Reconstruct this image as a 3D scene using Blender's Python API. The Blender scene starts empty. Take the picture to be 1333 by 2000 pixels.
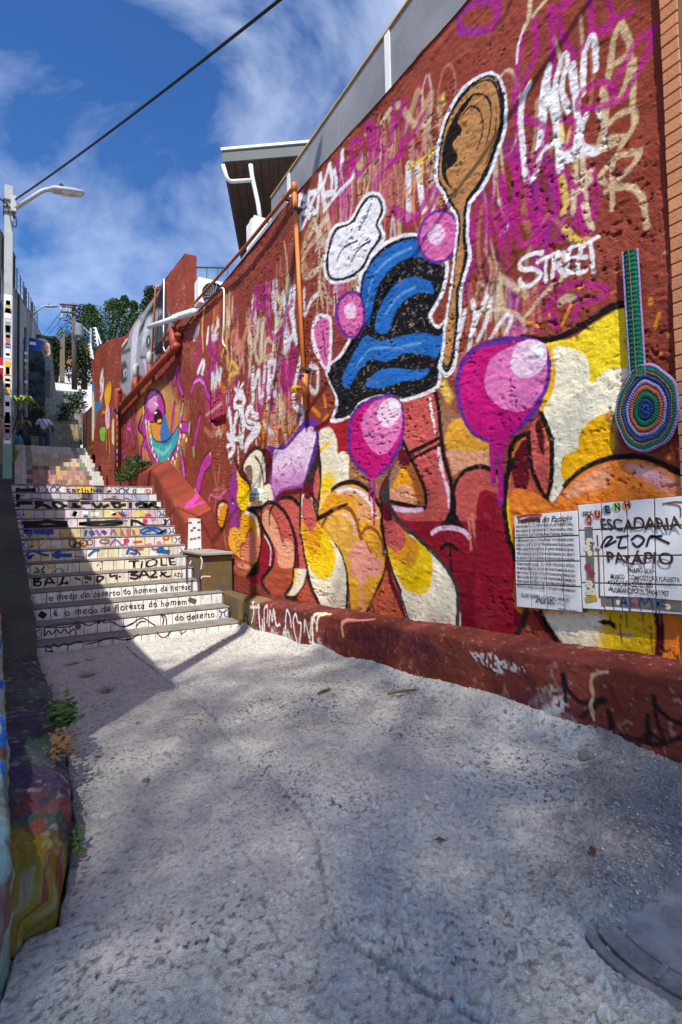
import bpy, math, random
import numpy as np
from mathutils import Vector, Matrix
random.seed(7)
rng = np.random.default_rng(7)
R = math.radians
scene = bpy.context.scene
col = scene.collection

# ------------------------------------------------------------------ camera
EYE = Vector((0.0, 0.0, 1.40))
YAW, PITCH, ROLL, FPX, PCX, PCY = R(30.4), R(2.2), R(1.1), 1000.0, 666.5, 981.0
fwd = Vector((math.sin(YAW) * math.cos(PITCH), math.cos(YAW) * math.cos(PITCH), math.sin(PITCH)))
rgt0 = Vector((math.cos(YAW), -math.sin(YAW), 0.0))
up0 = rgt0.cross(fwd)
rgt = rgt0 * math.cos(ROLL) - up0 * math.sin(ROLL)
upv = up0 * math.cos(ROLL) + rgt0 * math.sin(ROLL)
cam_data = bpy.data.cameras.new('camera')
cam = bpy.data.objects.new('camera', cam_data)
col.objects.link(cam)
cam.matrix_world = Matrix(((rgt.x, upv.x, -fwd.x, EYE.x), (rgt.y, upv.y, -fwd.y, EYE.y), (rgt.z, upv.z, -fwd.z, EYE.z), (0, 0, 0, 1)))
cam_data.sensor_fit = 'VERTICAL'
cam_data.sensor_height = 36.0
cam_data.lens = 36.0 * FPX / 2000.0
cam_data.shift_y = -(1000.0 - PCY) / 2000.0
cam_data.clip_start = 0.05
cam_data.clip_end = 3000.0
scene.camera = cam

# ------------------------------------------------------------------ sun and sky
SUN_EL, SUN_FROM = R(55.0), R(215.7)          # azimuth clockwise from +Y: behind, to the left
LX, LY, LZ = -math.sin(SUN_FROM) * math.cos(SUN_EL), -math.cos(SUN_FROM) * math.cos(SUN_EL), -math.sin(SUN_EL)
sun_data = bpy.data.lights.new('sun', 'SUN')
sun_data.energy = 3.7
sun_data.angle = R(0.6)
sun_data.color = (1.0, 0.94, 0.85)
sun = bpy.data.objects.new('sun', sun_data)
col.objects.link(sun)
sun.rotation_euler = Vector((LX, LY, LZ)).to_track_quat('-Z', 'Y').to_euler()
sun.location = (-20, -28, 50)

world = bpy.data.worlds.new('World')
scene.world = world
world.use_nodes = True
wn, wl = world.node_tree.nodes, world.node_tree.links
wn.clear()
sky = wn.new('ShaderNodeTexSky'); sky.sky_type = 'NISHITA'; sky.sun_disc = False
sky.sun_elevation = SUN_EL; sky.sun_rotation = SUN_FROM
sky.air_density = 1.0; sky.dust_density = 0.15; sky.ozone_density = 4.0
tc = wn.new('ShaderNodeTexCoord')
mp = wn.new('ShaderNodeMapping'); mp.inputs['Scale'].default_value = (1.0, 1.0, 1.9); mp.inputs['Rotation'].default_value = (0.3, -0.5, 0.7)
mp.inputs['Location'].default_value = (0.20, 0.22, 0.10)
n1 = wn.new('ShaderNodeTexNoise'); n1.inputs['Scale'].default_value = 2.1; n1.inputs['Detail'].default_value = 9; n1.inputs['Roughness'].default_value = 0.56; n1.inputs['Distortion'].default_value = 0.35
n2 = wn.new('ShaderNodeTexNoise'); n2.inputs['Scale'].default_value = 1.15; n2.inputs['Detail'].default_value = 3
mp2 = wn.new('ShaderNodeMapping'); mp2.inputs['Location'].default_value = (1.7, 0.4, 2.2)
r1 = wn.new('ShaderNodeValToRGB'); r1.color_ramp.elements[0].position = 0.44; r1.color_ramp.elements[1].position = 0.78
r2 = wn.new('ShaderNodeValToRGB'); r2.color_ramp.elements[0].position = 0.26; r2.color_ramp.elements[1].position = 0.56
mul = wn.new('ShaderNodeMath'); mul.operation = 'MULTIPLY'
mul2 = wn.new('ShaderNodeMath'); mul2.operation = 'MULTIPLY'; mul2.inputs[1].default_value = 0.78
mix = wn.new('ShaderNodeMixRGB'); mix.inputs['Color2'].default_value = (8.5, 9.2, 10.4, 1)
bg = wn.new('ShaderNodeBackground'); bg.inputs['Strength'].default_value = 0.105
wo = wn.new('ShaderNodeOutputWorld')
wl.new(tc.outputs['Generated'], mp.inputs['Vector']); wl.new(mp.outputs[0], n1.inputs['Vector'])
wl.new(tc.outputs['Generated'], mp2.inputs['Vector']); wl.new(mp2.outputs[0], n2.inputs['Vector'])
wl.new(n1.outputs['Fac'], r1.inputs[0]); wl.new(n2.outputs['Fac'], r2.inputs[0])
wl.new(r1.outputs[0], mul.inputs[0]); wl.new(r2.outputs[0], mul.inputs[1]); wl.new(mul.outputs[0], mul2.inputs[0])
hsv = wn.new('ShaderNodeHueSaturation'); hsv.inputs['Hue'].default_value = 0.509; hsv.inputs['Saturation'].default_value = 1.25; hsv.inputs['Value'].default_value = 0.95
wl.new(sky.outputs[0], hsv.inputs['Color']); wl.new(hsv.outputs[0], mix.inputs['Color1'])
wl.new(mul2.outputs[0], mix.inputs['Fac'])
wl.new(mix.outputs[0], bg.inputs['Color']); wl.new(bg.outputs[0], wo.inputs['Surface'])

scene.view_settings.view_transform = 'Standard'
scene.view_settings.look = 'None'
scene.view_settings.exposure = 0.78
scene.view_settings.gamma = 1.0
scene.view_settings.use_curve_mapping = False
try:
    scene.cycles.use_denoising = True
    scene.cycles.max_bounces = 6
except Exception:
    pass

# ------------------------------------------------------------------ survey helpers
def ray(px, py):
    return fwd + rgt * ((px - PCX) / FPX) - upv * ((py - PCY) / FPX)
def at_x(px, py, X):
    r = ray(px, py); return EYE + r * ((X - EYE.x) / r.x)
def at_y(px, py, Y):
    r = ray(px, py); return EYE + r * ((Y - EYE.y) / r.y)
def ground_z(Y):
    return 0.02 + (6.5 - Y) * 0.0585
BEND, KB = 8.6, 0.0893
def far_x(Y):
    return 2.5 - KB * (Y - BEND)
def at_far(px, py, off=0.0):
    r = ray(px, py); t = (2.5 - off + KB * BEND) / (r.x + KB * r.y); return EYE + r * t

# ------------------------------------------------------------------ colours and materials
def lin(c):
    c = c / 255.0
    return c / 12.92 if c <= 0.04045 else ((c + 0.055) / 1.055) ** 2.4
def rgb(r, g, b, k=1.0):
    return (lin(r) * k, lin(g) * k, lin(b) * k, 1.0)

MATS = {}
def mat(name, c, rough=0.8, var=0.15, scale=6.0, bump=0.0, bscale=40.0, dark=None, darkscale=3.0, darkpos=(0.5, 0.7), metallic=0.0, objcol=False, attr=None, spec=0.3, streak=1.0):
    if name in MATS:
        return MATS[name]
    m = bpy.data.materials.new(name); m.use_nodes = True
    nt = m.node_tree; N, L = nt.nodes, nt.links
    b = N['Principled BSDF']
    b.inputs['Roughness'].default_value = rough
    b.inputs['Metallic'].default_value = metallic
    b.inputs['Specular IOR Level'].default_value = spec
    geo = N.new('ShaderNodeNewGeometry')
    if attr:
        a = N.new('ShaderNodeAttribute'); a.attribute_name = attr; src = a.outputs['Color']
    elif objcol:
        oi = N.new('ShaderNodeObjectInfo'); src = oi.outputs['Color']
    else:
        rg = N.new('ShaderNodeRGB'); rg.outputs[0].default_value = c; src = rg.outputs[0]
    nz = N.new('ShaderNodeTexNoise'); nz.inputs['Scale'].default_value = scale; nz.inputs['Detail'].default_value = 6; nz.inputs['Roughness'].default_value = 0.65
    L.new(geo.outputs['Position'], nz.inputs['Vector'])
    mr = N.new('ShaderNodeMapRange'); mr.inputs['From Min'].default_value = 0.3; mr.inputs['From Max'].default_value = 0.7
    mr.inputs['To Min'].default_value = 1 - var; mr.inputs['To Max'].default_value = 1 + var
    L.new(nz.outputs['Fac'], mr.inputs['Value'])
    vm = N.new('ShaderNodeVectorMath'); vm.operation = 'SCALE'
    L.new(src, vm.inputs[0]); L.new(mr.outputs[0], vm.inputs['Scale'])
    out = vm.outputs[0]
    if dark is not None:
        n3 = N.new('ShaderNodeTexNoise'); n3.inputs['Scale'].default_value = darkscale; n3.inputs['Detail'].default_value = 8; n3.inputs['Roughness'].default_value = 0.7
        if streak != 1.0:
            sm = N.new('ShaderNodeMapping'); sm.inputs['Scale'].default_value = (1, 1, streak); L.new(geo.outputs['Position'], sm.inputs['Vector']); L.new(sm.outputs[0], n3.inputs['Vector'])
        else:
            L.new(geo.outputs['Position'], n3.inputs['Vector'])
        rr = N.new('ShaderNodeValToRGB'); rr.color_ramp.elements[0].position = darkpos[0]; rr.color_ramp.elements[1].position = darkpos[1]
        L.new(n3.outputs['Fac'], rr.inputs[0])
        mx = N.new('ShaderNodeMixRGB'); mx.inputs['Color2'].default_value = dark
        L.new(rr.outputs[0], mx.inputs['Fac']); L.new(out, mx.inputs['Color1']); out = mx.outputs[0]
    L.new(out, b.inputs['Base Color'])
    if bump > 0:
        nb = N.new('ShaderNodeTexNoise'); nb.inputs['Scale'].default_value = bscale; nb.inputs['Detail'].default_value = 5
        L.new(geo.outputs['Position'], nb.inputs['Vector'])
        bp = N.new('ShaderNodeBump'); bp.inputs['Strength'].default_value = bump; bp.inputs['Distance'].default_value = 0.01
        L.new(nb.outputs['Fac'], bp.inputs['Height']); L.new(bp.outputs[0], b.inputs['Normal'])
    MATS[name] = m
    return m

PAINT = dict(
 white=(240, 238, 240), whiteG=(205, 205, 208), cream=(246, 238, 208), creamD=(205, 196, 165), cream2=(222, 205, 165), beige=(205, 178, 138),
 black=(30, 27, 28), blackP=(28, 26, 28), blackB=(58, 46, 46), greyK=(62, 58, 60), greyM=(150, 150, 154), greyD=(48, 48, 52),
 yellow=(252, 208, 10), yellowL=(250, 218, 45), yellowD=(232, 172, 40), yellowD2=(228, 186, 30), yellowP=(238, 205, 90), ochre=(236, 162, 30), ochreY=(244, 182, 20),
 orange=(238, 150, 30), orangeY=(238, 172, 55), orangeY2=(240, 188, 80), orangeD=(228, 128, 48), orangeR=(205, 100, 55), orangeH=(222, 150, 60), redO=(196, 92, 62), sand=(235, 195, 120),
 salmon=(225, 140, 115), salmonD=(196, 122, 104), salmonL=(238, 168, 132), salmonC=(222, 130, 105), salmonS=(196, 104, 82), salmonP=(236, 160, 142), pinkS=(222, 110, 170), pinkL=(226, 122, 182), pinkV=(245, 208, 230), pinkC=(228, 185, 210),
 coral=(204, 94, 88), coralB=(190, 86, 66), red=(168, 36, 44), crim=(150, 26, 46), crimD=(112, 20, 38), maroon=(98, 22, 36), maroonB=(76, 24, 26), redW=(150, 62, 48),
 mag=(178, 34, 128), mag2=(204, 26, 122), magD=(120, 20, 95), magS=(186, 60, 110), purp=(150, 40, 140), purple=(104, 48, 148), purpD=(62, 30, 60), plum=(128, 24, 108), violet=(156, 56, 146), violetL=(206, 130, 200), violetM=(184, 84, 168), lilac=(238, 208, 236),
 brownT=(140, 104, 88), brownR=(152, 82, 48), brownO=(120, 84, 44), brownO2=(158, 90, 44), brownD=(62, 36, 30), tan=(188, 134, 82), tanB=(150, 110, 80), tanN=(160, 118, 90),
 blue=(38, 108, 186), blueL=(110, 165, 220), blueP=(70, 120, 180), blueC=(56, 128, 178), teal=(66, 168, 172), tealL=(150, 215, 215), green=(120, 190, 70), skinC=(232, 205, 160),
 octM=(186, 62, 148), octL=(232, 160, 212), octD=(62, 18, 52), suck=(228, 230, 190))
PAINT = {k: np.array(rgb(*v)[:3]) for k, v in PAINT.items()}

# ------------------------------------------------------------------ mesh helpers
def obj_from(name, me, m, parent=None):
    o = bpy.data.objects.new(name, me)
    col.objects.link(o)
    if m is not None and not me.materials:
        me.materials.append(m)
    if parent is not None:
        o.parent = parent
    return o
def tag(o, label=None, cat=None, group=None, kind=None):
    if label: o['label'] = label
    if cat: o['category'] = cat
    if group: o['group'] = group
    if kind: o['kind'] = kind
    return o
def thing(name, label, cat, group=None, loc=(0, 0, 0), kind=None):
    o = bpy.data.objects.new(name, None); o.empty_display_size = 0.1
    col.objects.link(o); o.location = loc
    return tag(o, label, cat, group, kind)

class MB:
    def __init__(s): s.v, s.f = [], []
    def add(s, vs, fs):
        n = len(s.v); s.v += [tuple(v) for v in vs]; s.f += [tuple(i + n for i in f) for f in fs]
    def box(s, x0, x1, y0, y1, z0, z1):
        s.add([(x0, y0, z0), (x1, y0, z0), (x1, y1, z0), (x0, y1, z0), (x0, y0, z1), (x1, y0, z1), (x1, y1, z1), (x0, y1, z1)],
              [(0, 3, 2, 1), (4, 5, 6, 7), (0, 1, 5, 4), (1, 2, 6, 5), (2, 3, 7, 6), (3, 0, 4, 7)])
        return s
    def hexa(s, b, t):       # bottom quad, top quad
        s.add(list(b) + list(t), [(3, 2, 1, 0), (4, 5, 6, 7), (0, 1, 5, 4), (1, 2, 6, 5), (2, 3, 7, 6), (3, 0, 4, 7)]); return s
    def prism(s, poly, z0, z1):
        n = len(poly)
        s.add([(x, y, z0) for x, y in poly] + [(x, y, z1) for x, y in poly],
              [tuple(range(n - 1, -1, -1)), tuple(range(n, 2 * n))] + [(i, (i + 1) % n, n + (i + 1) % n, n + i) for i in range(n)]); return s
    def tube(s, pts, r, n=8, caps=True):
        pts = [Vector(p) for p in pts]; rr = r if isinstance(r, (list, tuple)) else [r] * len(pts)
        prev = None; rings = []
        for i, p in enumerate(pts):
            d = (pts[min(i + 1, len(pts) - 1)] - pts[max(i - 1, 0)]).normalized()
            if prev is None:
                a = d.cross(Vector((0, 0, 1)))
                if a.length < 1e-3: a = d.cross(Vector((0, 1, 0)))
                a.normalize()
            else:
                a = prev - d * prev.dot(d)
                if a.length < 1e-4: a = d.orthogonal()
                a.normalize()
            prev = a; b = d.cross(a)
            rings.append([p + (a * math.cos(2 * math.pi * k / n) + b * math.sin(2 * math.pi * k / n)) * rr[i] for k in range(n)])
        vs = [v for rg_ in rings for v in rg_]; fs = []
        for i in range(len(pts) - 1):
            for k in range(n):
                fs.append((i * n + k, i * n + (k + 1) % n, (i + 1) * n + (k + 1) % n, (i + 1) * n + k))
        if caps:
            fs.append(tuple(range(n - 1, -1, -1))); fs.append(tuple((len(pts) - 1) * n + k for k in range(n)))
        s.add(vs, fs); return s
    def lathe(s, c, prof, n=20):       # prof: (r, z)
        vs = [(c[0] + r * math.cos(2 * math.pi * k / n), c[1] + r * math.sin(2 * math.pi * k / n), c[2] + z) for r, z in prof for k in range(n)]
        fs = [(i * n + k, i * n + (k + 1) % n, (i + 1) * n + (k + 1) % n, (i + 1) * n + k) for i in range(len(prof) - 1) for k in range(n)]
        fs += [tuple(range(n - 1, -1, -1)), tuple((len(prof) - 1) * n + k for k in range(n))]
        s.add(vs, fs); return s
    def mesh(s, name, smooth=False):
        me = bpy.data.meshes.new(name); me.from_pydata(s.v, [], s.f); me.update()
        if smooth:
            me.polygons.foreach_set('use_smooth', [True] * len(me.polygons))
        return me
    def build(s, name, m, parent=None, smooth=False, bevel=0.0, seg=2):
        o = obj_from(name, s.mesh(name, smooth), m, parent)
        if bevel > 0:
            bv = o.modifiers.new('bevel', 'BEVEL'); bv.width = bevel; bv.segments = seg; bv.limit_method = 'ANGLE'
        return o

def grid_mesh(name, P, colors=None, smooth=True):
    """P: (rows, cols, 3) array -> mesh object data, optional colour attribute 'paint'"""
    nr, nc = P.shape[:2]
    me = bpy.data.meshes.new(name)
    nv = nr * nc; nf = (nr - 1) * (nc - 1)
    me.vertices.add(nv); me.vertices.foreach_set('co', P.reshape(-1).astype(np.float32))
    idx = np.arange(nv, dtype=np.int32).reshape(nr, nc)
    q = np.stack([idx[:-1, :-1], idx[:-1, 1:], idx[1:, 1:], idx[1:, :-1]], -1).reshape(-1)
    me.loops.add(nf * 4); me.loops.foreach_set('vertex_index', q)
    me.polygons.add(nf); me.polygons.foreach_set('loop_start', np.arange(0, nf * 4, 4, dtype=np.int32))
    try: me.polygons.foreach_set('loop_total', np.full(nf, 4, dtype=np.int32))
    except Exception: pass
    me.update(calc_edges=True)
    me.polygons.foreach_set('use_smooth', np.full(nf, smooth))
    if colors is not None:
        a = me.color_attributes.new('paint', 'FLOAT_COLOR', 'POINT')
        cc = np.ones((nv, 4), np.float32); cc[:, :3] = colors.reshape(-1, 3)
        a.data.foreach_set('color', cc.reshape(-1))
    me.validate()
    return me

def vnoise(x, y, seed=0):
    x = np.asarray(x, float); y = np.asarray(y, float)
    r = np.random.default_rng(seed); T = r.random((256, 256))
    xi = np.floor(x).astype(int); yi = np.floor(y).astype(int); fx = x - xi; fy = y - yi
    fx = fx * fx * (3 - 2 * fx); fy = fy * fy * (3 - 2 * fy)
    a = T[xi & 255, yi & 255]; b = T[(xi + 1) & 255, yi & 255]; c = T[xi & 255, (yi + 1) & 255]; d = T[(xi + 1) & 255, (yi + 1) & 255]
    return (a * (1 - fx) + b * fx) * (1 - fy) + (c * (1 - fx) + d * fx) * fy
def fbm(x, y, f, octv=4, seed=0, gain=0.5):
    s = 0; a = 1; t = 0
    x, y = 0.80 * np.asarray(x, float) + 0.60 * np.asarray(y, float), 0.80 * np.asarray(y, float) - 0.60 * np.asarray(x, float)
    for o in range(octv):
        x, y = 0.8 * x - 0.6 * y, 0.6 * x + 0.8 * y
        s = s + a * (vnoise(x * f + 17.3 * o, y * f - 9.1 * o, seed + o) - 0.5); t += a; a *= gain; f *= 2.03
    return s / t * 2
def sstep(a, b, x):
    t = np.clip((x - a) / (b - a), 0, 1); return t * t * (3 - 2 * t)

def spline(pts, closed, n=7):
    P = np.array(pts, float)
    if len(P) < 3: return P
    k = len(P); out = []
    segs = k if closed else k - 1
    for i in range(segs):
        if closed: p0, p1, p2, p3 = P[(i - 1) % k], P[i], P[(i + 1) % k], P[(i + 2) % k]
        else: p0, p1, p2, p3 = P[max(i - 1, 0)], P[i], P[i + 1], P[min(i + 2, k - 1)]
        for t in np.linspace(0, 1, n, endpoint=False):
            out.append(0.5 * ((2 * p1) + (-p0 + p2) * t + (2 * p0 - 5 * p1 + 4 * p2 - p3) * t * t + (-p0 + 3 * p1 - 3 * p2 + p3) * t ** 3))
    if not closed: out.append(P[-1])
    return np.array(out)
def seg_dist(u, v, P, closed):
    d2 = np.full(u.shape, 1e9); inside = np.zeros(u.shape, bool)
    n = len(P)
    for i in range(n if closed else n - 1):
        a = P[i]; b = P[(i + 1) % n]; e = b - a; l2 = max(e @ e, 1e-12)
        t = np.clip(((u - a[0]) * e[0] + (v - a[1]) * e[1]) / l2, 0, 1)
        d2 = np.minimum(d2, (u - a[0] - t * e[0]) ** 2 + (v - a[1] - t * e[1]) ** 2)
        if closed:
            cr = ((a[1] > v) != (b[1] > v))
            if cr.any():
                xs = a[0] + (v - a[1]) / (b[1] - a[1] if abs(b[1] - a[1]) > 1e-12 else 1e-12) * e[0]
                inside ^= cr & (u < xs)
    d = np.sqrt(d2)
    return np.where(inside, -d, d) if closed else d

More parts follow.
